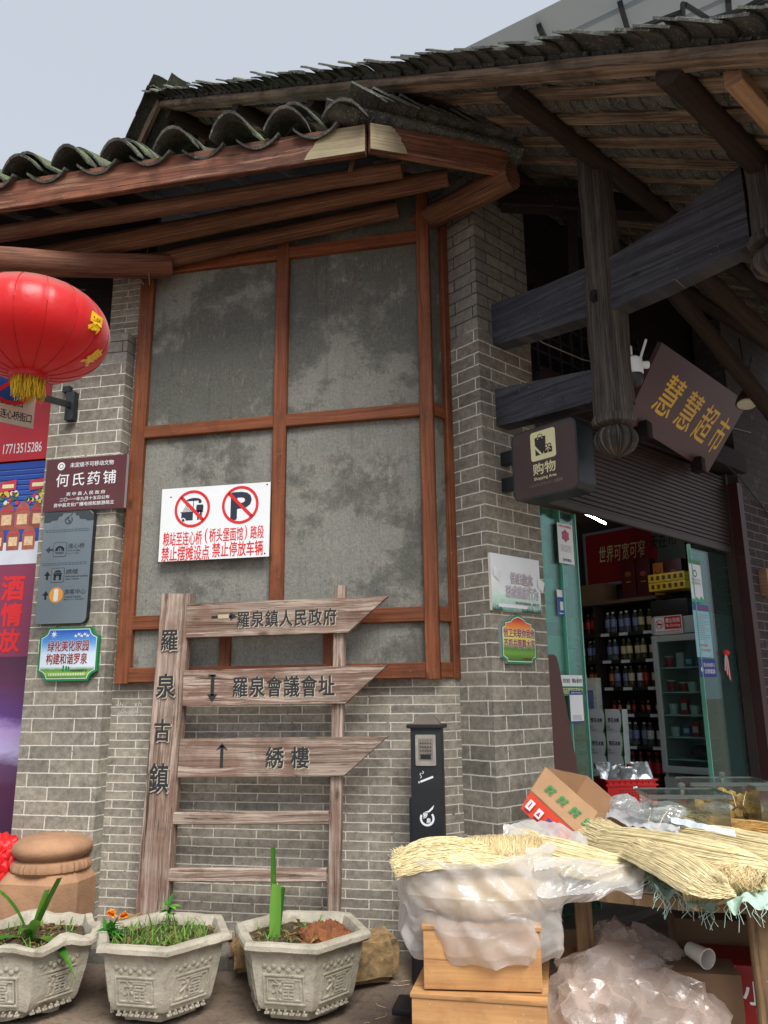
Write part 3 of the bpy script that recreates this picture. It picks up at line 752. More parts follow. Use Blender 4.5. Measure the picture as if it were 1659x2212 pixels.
# ================================================================ the big roof of the shop house
SV = -.87
def rp(s_, n_, dz=0): return PC+S*s_+N*n_+Zv*(4.98-.6*(n_-.9)+dz)
roof = thing('tiled_roof', 'large overhanging roof of mossy grey tiles on rafter boards above the shop', 'roof', rp(0, 0))
dn = (N-Zv*.6).normalized(); rn = (N*.6+Zv).normalized()
NR, NE = -3.34, 2.62
bs = [SV]
x_ = SV+.29
while x_ < 5.2: bs.append(x_); x_ += .29
for i, s_ in enumerate(bs):
    m_ = MB()
    a_ = rp(s_, NR+.02, -.0); b_ = rp(s_, NE, -.0)
    j = random.uniform(-.012, .012)
    if i == 0: m_.beam(a_-rn*.03+S*.05, b_-rn*.03+S*.05, .12, .055, W_raft, up=rn, nseg=40, jit=.006, jf=2.2)
    else: m_.beam(a_+S*j, b_-S*j*2+N*random.uniform(-.05, .05), .125, .03, W_raft, up=rn, nseg=40, jit=.006, jf=2.2)
    m_.build('verge_board' if i == 0 else 'rafter_board', roof)
m_ = MB()
for i, s_ in enumerate(bs):
    near = s_ < 3.2
    nn_ = NE+.03
    while nn_ > NR:
        t_ = rp(s_+.145, nn_, .04)
        tile(m_, t_+S*random.uniform(-.012, .012), S, (-dn+rn*.10).normalized(), rn, .25, .20, .062, False, jit=.012, seg=6 if near else 4)
        nn_ -= .082
    nn_ = NE+.03
    while nn_ > NR:
        t_ = rp(s_, nn_, .022+random.uniform(0, .022))
        tile(m_, t_+S*(random.uniform(-.012, .012)+(.005 if i else -.03)), (S+Zv*random.uniform(-.1, .1)).normalized(), (-dn+rn*(.08 if i else .13)).normalized(), rn, .22, .21, .03, True, jit=.03, seg=6 if near else 4)
        nn_ -= random.uniform(.085, .13) if i < 3 else .12
m_.build('roof_tiles', roof)
# far slope beyond the ridge
dn2 = (-N-Zv*.62).normalized(); rn2 = (-N*.62+Zv).normalized()
def rp2(s_, n_, dz=0): return PC+S*s_+N*n_+Zv*(4.98-.6*(NR-.9)+.62*(n_-NR)+dz)
m_ = MB()
for i in range(4):
    nn_ = -6.2
    while nn_ < NR:
        tile(m_, rp2(SV+.29*i-.03, nn_, .08+random.uniform(0, .02)), S, (-dn2+rn2*.1).normalized(), rn2, .22, .2, .05, True, jit=.015, seg=4); nn_ += .1
        tile(m_, rp2(SV+.29*i+.12, nn_, .07), S, (-dn2+rn2*.1).normalized(), rn2, .22, .2, .05, False, jit=.015, seg=4)
for k in range(7): tile(m_, rp(SV-.12+.24*k, NR-.03, .045), N, S, Zv, .24, .28, .04, True, seg=6)
m_.build('ridge_tiles', roof)
for i in range(4):
    m_ = MB(); m_.beam(rp2(SV+.28*i, -6.1), rp2(SV+.28*i, NR), .05 if i == 0 else .09, .10 if i == 0 else .03, W_raft, up=rn2, nseg=20, jit=.005); m_.build('rafter_board', roof)
for n_, r_, s0, s1 in ((-3.28, .07, -.80, 2), (-1.95, .06, -.80, 3), (-.88, .058, -.78, 4), (.03, .055, -.80, 5), (.92, .057, -.76, 5), (1.86, .060, -.80, 5)):
    m_ = MB(); m_.log(rp(s0, n_, -r_-.015), rp(s1, n_, -r_-.03), r_, r_*1.12, W_purl, nseg=24, jit=.012, bow=-.03); m_.build('purlin', roof)
m_ = MB(); m_.beam(rp(-.72, 2.10, -.07), rp(3.4, 2.10, -.09), .075, .085, W_lite, nseg=20, jit=.004); m_.build('purlin', roof)
# beams under the roof behind the posts
m_ = MB(); m_.beam(dep(1085, 428, 5.75), dep(1560, 455, 5.6), .12, .17, W_blk, nseg=8, jit=.004); m_.build('tie_beam', roof)
m_ = MB(); m_.beam(dep(1236, 450, 5.7), dep(1243, 690, 5.5), .07, .07, W_blk, up=(0, -1, 0), nseg=8); m_.build('strut', roof)
for (a_, b_) in (((1400, 560, 5.2), (1700, 930, 6.4)), ((1500, 580, 5.0), (1720, 790, 5.6))):
    m_ = MB(); m_.log(dep(*a_), dep(*b_), .06, .065, W_purl, jit=.01); m_.build('purlin', roof)

# ================================================================ cantilever bracket with hanging posts
br_ = thing('eave_bracket', 'dark weathered beams and hanging posts with carved pumpkin ends, beside the brick corner pier', 'timber bracket', PC+S*.2+Zv*3)
fb = (PC+S*.15, N, Zv, -S)
def plank(outline, th=.13, mat=W_dark, name='beam', fr=fb):
    m_ = MB(); m_.prism(outline, fr, 0, mat, back=-th); return m_.build(name, br_, smooth=20)
plank([(-.25, 3.965), (.02, 3.955), (.45, 3.905), (.80, 3.873), (.80, 4.205), (.42, 4.222), (.02, 4.262), (-.25, 4.27)])
plank([(.86, 3.855), (1.2, 3.862), (1.5, 3.885), (1.76, 3.90), (1.76, 4.37), (1.66, 4.352), (1.52, 4.315), (1.38, 4.272), (1.2, 4.235), (1.0, 4.205), (.86, 4.195)])
plank([(-.25, 3.375), (.01, 3.368), (.35, 3.342), (.80, 3.318), (.80, 3.52), (.4, 3.578), (.01, 3.632), (-.25, 3.64)])
def hanging_post(n_, z0, z1, r_, s_=.215):
    c = PC+S*s_+N*n_
    m_ = MB(); m_.log(c+Zv*z0, c+Zv*z1, r_, r_*.94, W_post, nseg=30, seg=20, jit=.012, jf=5); po = m_.build('hanging_post', br_)
    m_ = MB(); m_.lathe(c, [(r_*.7, z0+.03), (r_*1.12, z0+.02), (r_*1.2, z0-.005), (r_*1.14, z0-.03), (r_*.8, z0-.045)], W_post, 28, flute=.05, nf=5); m_.build('collar', po)
    m_ = MB(); prof = [(r_*.7, z0-.04)]+[(r_*1.16*math.cos(rad(-52+138*t_/14)), z0-.125-.098*math.sin(rad(-52+138*t_/14))) for t_ in range(15)]+[(.012, z0-.236)]
    m_.lathe(c, prof, W_post, 84, flute=.13, nf=14); m_.build('carved_pumpkin', po)
    m_ = MB(); m_.beam(c-S*(r_+.02)+Zv*(z0+.78), c-S*(r_-.03)+Zv*(z0+.76), .035, .07, W_blk); m_.build('tenon', po)
    return po
hanging_post(.843, 3.19, 4.98, .112)
hanging_post(1.875, 3.90, 4.45, .125)
c_ = PC+S*.25+N*.915
m_ = MB(); m_.log(c_+Zv*3.28, c_+Zv*3.86, .05, .05, W_post, seg=12); m_.build('side_post', br_)
# long dark girder the posts hang from, along the shop front (in shadow)
m_ = MB(); m_.beam(PC+S*.3+N*1.86+Zv*4.16, PC+S*5+N*1.86+Zv*4.16, .12, .2, W_blk, nseg=10); m_.build('girder', br_)

# ================================================================ grey sheet roof of a shed far behind
M_sheet = paint('sheet_metal', hx('aab4be'), .4, .3, .05, 1.2)
M_steel = paint('steel_tube', hx('3b4047'), .5, .3, .2, 4)
P0 = dep(955, 128, 9.6); P1 = dep(1240, -14, 8.9); ex = (P1-P0).normalized()
Q_ = dep(1290, 175, 10.6)-dep(1155, 42, 9.1); ey = (Q_-ex*Q_.dot(ex)).normalized(); en = ex.cross(ey)
if en.z < 0: en = -en
shed = thing('shed_roof', 'grey corrugated metal shed roof on steel trusses, far behind the tiled roof', 'shed roof', P0)
m_ = MB()
rib = .0
W_, H_ = 9.0, 8.0
prof = []
k = 0.0
while k < H_: prof += [(k, 0), (k+.62, 0), (k+.65, .07), (k+.70, .07), (k+.73, 0)]; k += .76
vs = []
for (a, h) in prof: vs += [P0-ex*3+ey*a+en*h, P0+ex*W_+ey*a+en*h]
m_.add(vs, [(2*i, 2*i+1, 2*i+3, 2*i+2) for i in range(len(prof)-1)], M_sheet); m_.build('roof_sheet', shed, smooth=0)
nt_ = M_sheet.node_tree; tr_ = nt_.nodes.new('ShaderNodeBsdfTranslucent'); tr_.inputs[0].default_value = (.62, .68, .74, 1); mx_ = nt_.nodes.new('ShaderNodeMixShader'); mx_.inputs[0].default_value = .07  # translucency added to the sheet to brighten its shaded underside
o_n = [q for q in nt_.nodes if q.type == 'OUTPUT_MATERIAL'][0]; p_n = [q for q in nt_.nodes if q.type == 'BSDF_PRINCIPLED'][0]
nt_.links.new(p_n.outputs[0], mx_.inputs[1]); nt_.links.new(tr_.outputs[0], mx_.inputs[2]); nt_.links.new(mx_.outputs[0], o_n.inputs[0])
for (u, v, z0) in ((1035, 112, 9.7), (1158, 40, 9.3), (1335, -10, 9.2), (1570, -20, 9.4)):
    a_ = onP(u, v, P0, en)-en*.05+ey*.1
    m_ = MB(); m_.beam(a_, a_+ey*6, .06, .09, M_steel, up=en, nseg=2, jit=0, cham=.004); m_.build('purlin', shed)
for (a_, b_) in (((1290, 95), (1475, 25)), ((1475, 25), (1440, 70)), ((1480, 10), (1560, 60)), ((1500, 75), (1660, -10)), ((1475, 8), (1475, 60)), ((1440, 70), (1660, 5))):
    A_ = onP(a_[0], a_[1], P0-en*.35, en); B_ = onP(b_[0], b_[1], P0-en*.35, en)
    m_ = MB(); m_.tube([A_, B_], .03, M_steel, 8); m_.build('truss_bar', shed)

# ================================================================ boards, plaques and signs
C_white = paint('white_print', hx('dfe3e6'), .4, var=.03); C_red = paint('red_print', hx('cf2426'), .45, var=.05)
C_navy = paint('navy_print', hx('262c3c'), .45, var=.05); C_maroon = paint('maroon_board', hx('55262c'), .45, var=.06, dirt=.15)
C_slate = paint('slate_board', hx('6d7a82'), .5, var=.05, scale=3, dirt=.25); C_slate2 = paint('dark_slate', hx('363f44'), .5, var=.05)
C_black = paint('black_print', hx('15171a'), .5); C_gold = paint('gold_letter', hx('f5c62a'), .4, var=.08)
C_cream = paint('cream_print', hx('e6e3b0'), .5, var=.03); C_green = paint('green_border', hx('0e7d46'), .4, var=.05)
C_orange = paint('orange_print', hx('e59a2c'), .45); C_dred = paint('dark_red_letter', hx('8a121c'), .45, var=.15)
C_brn = paint('brown_sign', hx('45312f'), .45, var=.08, scale=3, dirt=.35); C_frame = paint('sign_frame', hx('23292f'), .45, .2, .12, dirt=.2)
C_alu = paint('alu_edge', hx('a9adb2'), .4, .3)
C_blue = paint('blue_print', hx('1c4f9c'), .45); C_grey = paint('grey_print', hx('8a9094'), .5)

def bq(cs, p, n):
    """board on a wall plane from the picture corners TL TR BR BL"""
    P_ = [onP(u, v, p, n) for (u, v) in cs]
    xd = Zv.cross(n).normalized()
    xa = [(q-p).dot(xd) for q in P_]; za = [q.z for q in P_]
    x0 = (xa[0]+xa[3])/2; x1 = (xa[1]+xa[2])/2; z0 = (za[2]+za[3])/2; z1 = (za[0]+za[1])/2
    o = p+xd*x0; o = V((o.x, o.y, z0))
    return o, xd, x1-x0, z1-z0
def board(name, label, cat, cs, p, n, th, mat, outline=None, side=None, group=None):
    o, xd, w_, h_ = bq(cs, p, n)
    t_ = thing(name, label, cat, o-n*.0, group)
    m_ = MB(); ol = outline(w_, h_) if outline else [(0, 0), (w_, 0), (w_, h_), (0, h_)]
    m_.prism(ol, (o, xd, Zv, n), 0, mat, back=-th, side=side); m_.build('panel', t_, smooth=0)
    return t_, Board(o, xd, Zv, n), w_, h_
FN = V((0, -1, 0))

# -- prohibition sign on the plaster
t_, b, w_, h_ = board('prohibition_sign', 'white sign forbidding stalls and parking, red circles above red writing, on the plaster', 'sign',
    ((350.7, 1055), (584, 1043), (581, 1202.8), (342, 1212.7)), V((0, 4.905, 0)), FN, .006, C_white)
def fx(px, py): return ((px-130)/1370*w_, (1033-py)/915*h_)       # crop pixels to board units
def circ_no(cx, cy, r):
    X_, Y_ = fx(cx, cy); R_ = r/1370*w_
    b.ring(X_, Y_, R_*.855, R_, C_red, 3)
    a = rad(135); b.line((X_+R_*.9*math.cos(a), Y_+R_*.9*math.sin(a)), (X_-R_*.9*math.cos(a), Y_-R_*.9*math.sin(a)), R_*.17, C_red, 3)
    return X_, Y_, R_
x_, y_, r_ = circ_no(531, 392, 226)
b.poly([(x_+r_*.06+r_*.42*math.cos(rad(180*i/14)), y_+r_*.42+r_*.16*math.sin(rad(180*i/14))) for i in range(15)], C_navy, 1)
b.rect(x_+r_*.03, y_-r_*.2, x_+r_*.07, y_+r_*.45, C_navy, 1)
b.rect(x_-r_*.66, y_-r_*.2, x_+r_*.62, y_-r_*.15, C_navy, 1); b.rect(x_-r_*.6, y_-r_*.62, x_+r_*.05, y_-r_*.2, C_navy, 1)
b.rect(x_+r_*.54, y_-r_*.6, x_+r_*.57, y_-r_*.2, C_navy, 1)
b.poly(circ(x_-r_*.48, y_-r_*.6, r_*.13), C_white, 2); b.poly(circ(x_-r_*.48, y_-r_*.6, r_*.075), C_navy, 3)
b.poly(circ(x_+r_*.42, y_+r_*.36, r_*.09), C_navy, 1); b.poly(rrect(x_+r_*.22, y_-r_*.16, x_+r_*.62, y_+r_*.2, r_*.08), C_navy, 1)
b.rect(x_+r_*.29, y_-r_*.62, x_+r_*.39, y_-r_*.1, C_navy, 1); b.rect(x_+r_*.43, y_-r_*.62, x_+r_*.53, y_-r_*.1, C_navy, 1)
for row in range(5):
    for k in range(6-row): b.poly(circ(x_-r_*.5+k*r_*.085+row*r_*.04, y_-r_*.1+row*r_*.075, r_*.03, 8), C_navy, 1)
x_, y_, r_ = circ_no(1134, 380, 228)
b.text('P', x_-r_*.46, y_-r_*.72, x_+r_*.55, y_+r_*.62, C_navy, 1, bold=.03)
b.text('粮站至连心桥', *fx(178, 845), *fx(668, 672), C_red, 1, bold=.018); b.text('(', *fx(705, 835), *fx(738, 650), C_red, 1, bold=.01)
b.text('桥头堡面馆', *fx(762, 822), *fx(1178, 655), C_red, 1, bold=.018); b.text(')', *fx(1200, 818), *fx(1228, 640), C_red, 1, bold=.01)
b.text('路段', *fx(1270, 808), *fx(1432, 650), C_red, 1, bold=.018)
b.text('禁止摆摊设点', *fx(168, 1032), *fx(768, 855), C_red, 1, bold=.02); b.text('禁止停放车辆', *fx(806, 1010), *fx(1425, 832), C_red, 1, bold=.02)
for px, py in ((250, 228), (1460, 148), (137, 1049), (1450, 995)): b.poly(circ(*fx(px, py), .006, 10), C_black, 1)
b.build(t_)

# -- maroon heritage plaque
PY = V((0, 4.865, 0))
t_, b, w_, h_ = board('heritage_plaque', 'maroon heritage plaque with white characters on the brick pier, under the lantern', 'plaque',
    ((101.5, 997), (274, 978), (268.5, 1095), (92.6, 1107)), PY, FN, .03, C_maroon, side=C_alu)
b.ring(.145*w_/.62*.8, h_*.86, .018, .03, C_white, 1); b.poly(circ(.145*w_/.62*.8, h_*.86, .013), C_white, 1)
f = lambda x, y: (x*w_, y*h_)
b.text('未定级不可移动文物', *f(.30, .82), *f(.84, .915), C_white, 1, bold=.008)
b.text('何氏药铺', *f(.12, .46), *f(.90, .72), C_white, 1, bold=.006, gap=.18)
b.text('资中县人民政府', *f(.27, .28), *f(.77, .35), C_white, 1, gap=.25)
b.text('二〇一一年九月十五日公布', *f(.20, .18), *f(.82, .25), C_white, 1, gap=.06); b.text('资中县文化广播电视和旅游局立', *f(.13, .075), *f(.88, .15), C_white, 1, gap=.06)
b.build(t_)

# -- wayfinding board
def wol(w_, h_):
    r = rrect(0, 0, w_, h_, .035); return [(0, h_)]+[(0, 0)]+[p for p in r[15:20]]+[(w_-.035+.035*math.cos(rad(a)), .035+.035*math.sin(rad(a))) for a in (-90, -60, -30, 0)][:0]+[(w_, .04), (w_, h_-.04), (w_-.012, h_-.012), (w_-.04, h_)]
def wol(w_, h_):
    q = .04
    return [(0, 0)]+[(w_-q+q*math.cos(rad(a)), q+q*math.sin(rad(a))) for a in (-90, -60, -30, 0)]+[(w_-q+q*math.cos(rad(a)), h_-q+q*math.sin(rad(a))) for a in (0, 30, 60, 90)]+[(0, h_)]
t_, b, w_, h_ = board('wayfinding_sign', 'tall blue grey wayfinding board with arrows and pictograms on the brick pier', 'sign',
    ((98, 1108.5), (204, 1100.5), (185, 1344.7), (75, 1349)), V((0, 4.855, 0)), FN, .04, C_slate, outline=wol, side=C_frame)
f = lambda x, y: (x*w_, y*h_)
dk = [f(0, 1), f(0, .905), f(.12, .905), f(.16, .92), f(.27, .925), f(.30, .955), f(.36, .96), f(.38, .985), f(.62, .985), f(.64, .96), f(.70, .955), f(.73, .925), f(.84, .92), f(.88, .905), f(1, .905), f(1, .95), f(.93, 1)]
b.poly([f(0, 1), f(0, .905), f(.12, .905), f(.16, .92), f(.27, .925), f(.30, .955), f(.36, .96), f(.38, .985), f(.38, 1)], C_slate2, 1)
b.poly([f(.62, 1), f(.62, .985), f(.64, .96), f(.70, .955), f(.73, .925), f(.84, .92), f(.88, .905), f(1, .905), f(1, .955), f(.9, 1)], C_slate2, 1)
b.rect(*f(.38, .985), *f(.62, 1), C_slate2, 1)
def crest(b, cx, cy, r, mat, lay=1):
    b.ring(cx, cy, r*.72, r, mat, lay, a0=150, a1=400); b.poly([(cx-r*.5, cy+r*.75), (cx+r*.2, cy+r*1.0), (cx+r*1.0, cy+r*1.75), (cx+r*.8, cy+r*1.2), (cx+r*.3, cy+r*.78)], mat, lay)
    b.text('罗', cx-r*.6, cy, cx+r*.1, cy+r*.7, mat, lay, bold=.03); b.text('泉', cx-r*.1, cy-r*.6, cx+r*.5, cy+.05*r, mat, lay, bold=.03)
crest(b, w_*.5, h_*.92, .032, C_slate2)
for yy_ in (.825, .525):
    for k in range(12):
        x0 = .04+.0745*k
        b.ring(*f(x0+.03, yy_), .0065, .009, paint('meander', hx('3f5a6b'), .5), 1, k=4)
    b.rect(*f(.03, yy_+.008), *f(.94, yy_+.011), paint('meander', hx('3f5a6b'), .5), 1); b.rect(*f(.03, yy_-.011), *f(.94, yy_-.008), paint('meander', hx('3f5a6b'), .5), 1)
def arrow(b, x, y, s_, ang, mat, lay=1, thick=.26):
    ca, sa = math.cos(ang), math.sin(ang)
    def rt(p): return (x+(p[0]*ca-p[1]*sa)*s_, y+(p[0]*sa+p[1]*ca)*s_)
    b.poly([rt(p) for p in ((-.5, -thick/2), (.05, -thick/2), (.05, thick/2), (-.5, thick/2))], mat, lay)
    b.poly([rt(p) for p in ((0, -.42), (.5, 0), (0, .42), (-.02, .16), (-.02, -.16))], mat, lay)
arrow(b, *f(.16, .655), .062, math.pi, C_slate2); arrow(b, *f(.16, .425), .062, math.pi/2, C_black); arrow(b, *f(.16, .25), .062, math.pi/2, C_black)
for yy_, kind in ((.655, 0), (.425, 1)):
    cx, cy = f(.37, yy_)
    b.poly(rrect(cx-.052, cy-.052, cx+.052, cy+.052, .012), C_slate2, 1); b.poly(rrect(cx-.048, cy-.048, cx+.048, cy+.048, .01), C_slate, 2)
    if kind == 0:
        b.ring(cx, cy-.01, .022, .036, C_black, 3, 0, 0, 180, 16)
        for k in range(5): b.rect(cx-.03+.015*k-.003, cy-.01, cx-.03+.015*k+.003, cy+.012, C_black, 3)
        b.rect(cx-.036, cy-.022, cx+.036, cy-.018, C_black, 3); b.rect(cx-.03, cy-.032, cx+.03, cy-.028, C_black, 3)
    else:
        b.rect(cx-.03, cy-.036, cx-.012, cy, C_black, 3); b.rect(cx+.012, cy-.036, cx+.03, cy, C_black, 3); b.rect(cx-.03, cy-.006, cx+.03, cy+.004, C_black, 3)
        b.poly([(cx-.038, cy+.006), (cx+.038, cy+.006), (cx+.028, cy+.016), (cx-.028, cy+.016)], C_black, 3); b.poly([(cx-.028, cy+.02), (cx+.028, cy+.02), (cx+.016, cy+.034), (cx-.016, cy+.034)], C_black, 3)
cx, cy = f(.37, .25); b.poly(circ(cx, cy, .054), C_orange, 1); b.text('i', cx-.012, cy-.036, cx+.012, cy+.036, C_white, 2, bold=.06)
b.text('连心桥', *f(.53, .66), *f(.86, .705), C_slate2, 1, bold=.008); b.text('Link bridge', *f(.53, .632), *f(.78, .65), C_slate2, 1); b.text('チャッド 관심교', *f(.53, .612), *f(.76, .622), C_slate2, 1)
b.text('绣楼', *f(.53, .43), *f(.77, .475), C_slate2, 1, bold=.008); b.text('Embroidered building', *f(.53, .40), *f(.97, .418), C_slate2, 1); b.text('繡楼 수루(建物)', *f(.53, .38), *f(.80, .391), C_slate2, 1)
b.text('游客中心', *f(.53, .252), *f(.95, .297), C_slate2, 1, bold=.008); b.text('Tourist Centre', *f(.53, .222), *f(.86, .24), C_slate2, 1); b.text('観光センター 관광객센터', *f(.53, .202), *f(.93, .212), C_slate2, 1)
b.build(t_)

# -- green bordered slogan sign
def tick(w_, h_, i=0.0):
    c = .14*w_; r = .0
    pts = [(c, 0), (w_-c, 0), (w_-c+.25*c, .55*c), (w_-.45*c, .8*c), (w_, c), (w_, h_-c), (w_-.45*c, h_-.8*c), (w_-c+.25*c, h_-.55*c), (w_-c, h_), (c, h_), (.75*c, h_-.55*c), (.45*c, h_-.8*c), (0, h_-c), (0, c), (.45*c, .8*c), (.75*c, .55*c)]
    k = 1-2*i/w_; l = 1-2*i/h_
    return [(i+p[0]*k, i+p[1]*l) for p in pts]
t_, b, w_, h_ = board('slogan_sign', 'green bordered slogan sign with blue sky print, below the wayfinding board on the brick pier', 'sign',
    ((87, 1357), (215, 1352), (208, 1468), (80, 1474)), V((0, 4.865, 0)), FN, .025, C_green, outline=tick, side=C_green)
G_sky = gradient('print_sky_meadow', ((0, hx('3f7f2a')), (.10, hx('8fb83a')), (.17, hx('4c8a3a')), (.24, hx('d9e6ef')), (.5, hx('cfe2f2')), (.72, hx('5c9ee0')), (1, hx('1450b8'))), noise_amt=.035, nscale=9)
b.poly(tick(w_, h_, .014), C_white, 1); b.poly(tick(w_, h_, .019), G_sky, 2, uvfit=True)
f = lambda x, y: (x*w_, y*h_)
b.text('绿化美化家园', *f(.15, .55), *f(.84, .75), C_white, 3, bold=.055); b.text('绿化美化家园', *f(.15, .55), *f(.84, .75), C_dred, 4, bold=.022)
b.text('构建和谐罗泉', *f(.14, .31), *f(.83, .51), C_white, 3, bold=.055); b.text('构建和谐罗泉', *f(.14, .31), *f(.83, .51), C_dred, 4, bold=.022)
b.text('罗泉镇党委政府 宣', *f(.56, .165), *f(.84, .205), C_navy, 3)
b.poly([(w_*.24+.028*(1 if k % 2 else .35)*math.cos(rad(k*22.5)), h_*.87+.028*(1 if k % 2 else .35)*math.sin(rad(k*22.5))) for k in range(16)], C_white, 3)
for k in range(22): b.poly([(w_*(.2+.028*k), h_*.1), (w_*(.2+.028*k+.014), h_*.1), (w_*(.2+.028*k+.014), h_*.135), (w_*(.2+.028*k+.007), h_*.15), (w_*(.2+.028*k), h_*.135)], C_white, 3)
for k, q in enumerate((.44, .49, .53)): 
    b.poly(circ(w_*q, h_*(.27-.01*k), .007, 8), C_green, 3); b.rect(w_*q-.006, h_*.17, w_*q+.006, h_*(.26-.01*k), C_green, 3)
for k in range(5): x0, y0 = w_*(.58+.05*k), h_*(.82+.03*(k % 2)); b.poly([(x0, y0), (x0+.012, y0+.014), (x0+.02, y0+.006), (x0+.03, y0+.018), (x0+.02, y0-.006)], C_white, 3)
b.build(t_)

# -- boards on the corner pier
PP = PC+N*.022
t_, b, w_, h_ = board('health_board', 'peeling white health board with mountain print, upper board on the corner pier', 'notice board',
    ((1058, 1190), (1164, 1214), (1170, 1329.7), (1064, 1316)), PP, N, .02, C_white, side=paint('foam_edge', hx('d8d4c4'), .7))
f = lambda x, y: (x*w_, y*h_)
G_mt = gradient('print_mist_forest', ((0, hx('4f7f70')), (.2, hx('a9cdbf')), (.5, hx('cfe3d8')), (1, hx('e6ecea'))), noise_amt=.25, nscale=12)
b.poly([f(.0, 0), f(1, 0), f(1, .35), f(.94, .42), f(.82, .40), f(.72, .5), f(.6, .62), f(.48, .52), f(.34, .38), f(.24, .28), f(.14, .34), f(.08, .6), f(0, .62)], G_mt, 1, uvfit=True)
b.poly([f(.42, .62), f(.55, .64), f(.63, .60), f(.82, .44), f(.7, .47), f(.5, .52)], paint('peak_print', hx('cbb9ae'), .6, var=.2, scale=30), 2)
C_outl = paint('violet_outline', hx('7c4a6e'), .5)
for tx, x0, y0, x1, y1 in (('健康信念', .38, .50, .84, .70), ('形成健康行为', .28, .25, .94, .46)):
    b.text(tx, *f(x0, y0), *f(x1, y1), C_outl, 3, bold=.05); b.text(tx, *f(x0, y0), *f(x1, y1), C_white, 4, bold=0)
b.text('资中县罗泉镇党委、政府 宣', *f(.46, .14), *f(.94, .19), C_outl, 3)
for k in range(16):
    x0 = .60+.025*k; hh = random.uniform(.05, .14); b.poly([f(x0-.014, 0), f(x0+.014, 0), f(x0, hh)], paint('fir_print', hx('2f4f43'), .6), 2)
for k in range(9):
    x0 = .02+.022*k; hh = random.uniform(.04, .16); b.poly([f(x0-.012, 0), f(x0+.012, 0), f(x0, hh)], paint('fir_print', hx('2f4f43'), .6), 2)
b.poly(rrect(*f(.12, .07), *f(.70, .13), .008), C_white, 3)
b.build(t_)
o_ = b.o+b.x*w_*.04+Zv*h_*.60   # curled shreds of the peeled film
for k in (0, 2):
    m_ = MB(); q = o_+b.x*(.9*w_*(k == 2))+Zv*(-.02*k)
    m_.grid(lambda i, j: q+b.x*(.05*i)+Zv*(.06*j-.03*i)+N*(.006+.02*math.sin(2.2*i)*j), 5, 4, C_white); m_.build('peeled_film', t_)
def arch(w_, h_, i=0.0):
    pts = [(.12, 0), (.88, 0), (.88, .06), (1, .12), (1, .74), (.90, .78), (.90, .85), (.74, .88), (.66, .95), (.5, 1), (.34, .95), (.26, .88), (.10, .85), (.10, .78), (0, .74), (0, .12), (.12, .06)]
    k = 1-2*i/w_; l = 1-2*i/h_
    return [(i+p[0]*w_*k, i+p[1]*h_*l) for p in pts]
t_, b, w_, h_ = board('slogan_sign', 'small arched slogan sign with sunset print, under the peeling white board', 'sign',
    ((1081, 1325), (1156, 1331), (1160, 1436), (1085, 1432)), PP, N, .03, C_green, outline=arch, side=C_alu)
G_sun = gradient('print_sunset_field', ((0, hx('2a5c18')), (.18, hx('6fa02a')), (.3, hx('3f7a1c')), (.40, hx('c9d22a')), (.6, hx('f5dd4a')), (.76, hx('f08a22')), (.95, hx('c01e14'))), noise_amt=.06, nscale=14)
b.poly(arch(w_, h_, .012), C_white, 1); b.poly(arch(w_, h_, .017), G_sun, 2, uvfit=True)
f = lambda x, y: (x*w_, y*h_)
for tx, y0, y1 in (('创卫关联你我他', .55, .71), ('齐抓共管靠大家', .34, .50)):
    b.text(tx, *f(.06, y0-.02), *f(.95, y1), C_white, 3, bold=.06); b.text(tx, *f(.06, y0-.02), *f(.95, y1), C_dred, 4, bold=.024)
b.text('罗泉镇党委政府 宣', *f(.58, .09), *f(.9, .125), C_dred, 4); b.build(t_)

# -- projecting shopping sign
sb = thing('projecting_sign', 'dark brown projecting shopping sign with bag pictogram, bracketed to the corner pier', 'sign', PC+S*.2+N*.4+Zv*2.8)
fo = PC+S*.12+N*.140+Zv*2.805
w_, h_ = .50, .455
m_ = MB(); fr = (fo, N, Zv, -S)
m_.prism(rrect(0, 0, w_, h_, .055), fr, 0, C_frame, back=-.17); m_.build('case', sb, smooth=25)
b = Board(fo, N, Zv, -S); b.poly(rrect(.012, .012, w_-.012, h_-.012, .045), C_brn, 1)
b.ring(0, 0, 0, 0.0001, C_frame, 1)
f = lambda px, py: ((px-195)/880*w_, (1310-py)/(1310-330)*h_*.99)
# crop pixels: slant of the crop removed by hand
b.poly(rrect(.155, .235, .345, .425, .018), C_cream, 2)
ik = paint('brown_ink', hx('2b2124'), .5)
b.poly([(.188, .385), (.272, .385), (.272, .345), (.262, .30), (.245, .268), (.19, .335)], ik, 3); b.poly([(.19, .322), (.19, .268), (.235, .268)], ik, 3)
b.line((.19, .318), (.232, .268), .006, C_cream, 4)
b.ring(.23, .385, .016, .021, ik, 3, 0, 0, 180); b.poly(circ(.213, .375, .004, 8), C_cream, 4); b.poly(circ(.247, .375, .004, 8), C_cream, 4)
b.poly([(.256, .27), (.318, .27), (.318, .305), (.256, .305)], ik, 3); b.ring(.276, .315, .008, .014, ik, 4); b.ring(.299, .315, .008, .014, ik, 4)
b.line((.287, .27), (.287, .308), .005, C_cream, 4); b.line((.287, .308), (.268, .288), .005, C_cream, 4); b.line((.287, .308), (.306, .288), .005, C_cream, 4)
b.text('购物', .165, .145, .335, .218, C_cream, 2, bold=.012); b.text('Shopping Area', .168, .105, .338, .13, C_cream, 2); b.text('ショッピングセンター 쇼핑센터', .13, .07, .38, .092, paint('dim_cream', hx('8d8468'), .6), 2)
b.build(sb)
for z_ in (2.98, 3.16):
    m_ = MB(); m_.box(PC+N*.075+S*.2+Zv*(z_-.02), (.15, .05, .09), C_frame, (N, S, Zv), bev=.004); m_.build('bracket', sb)

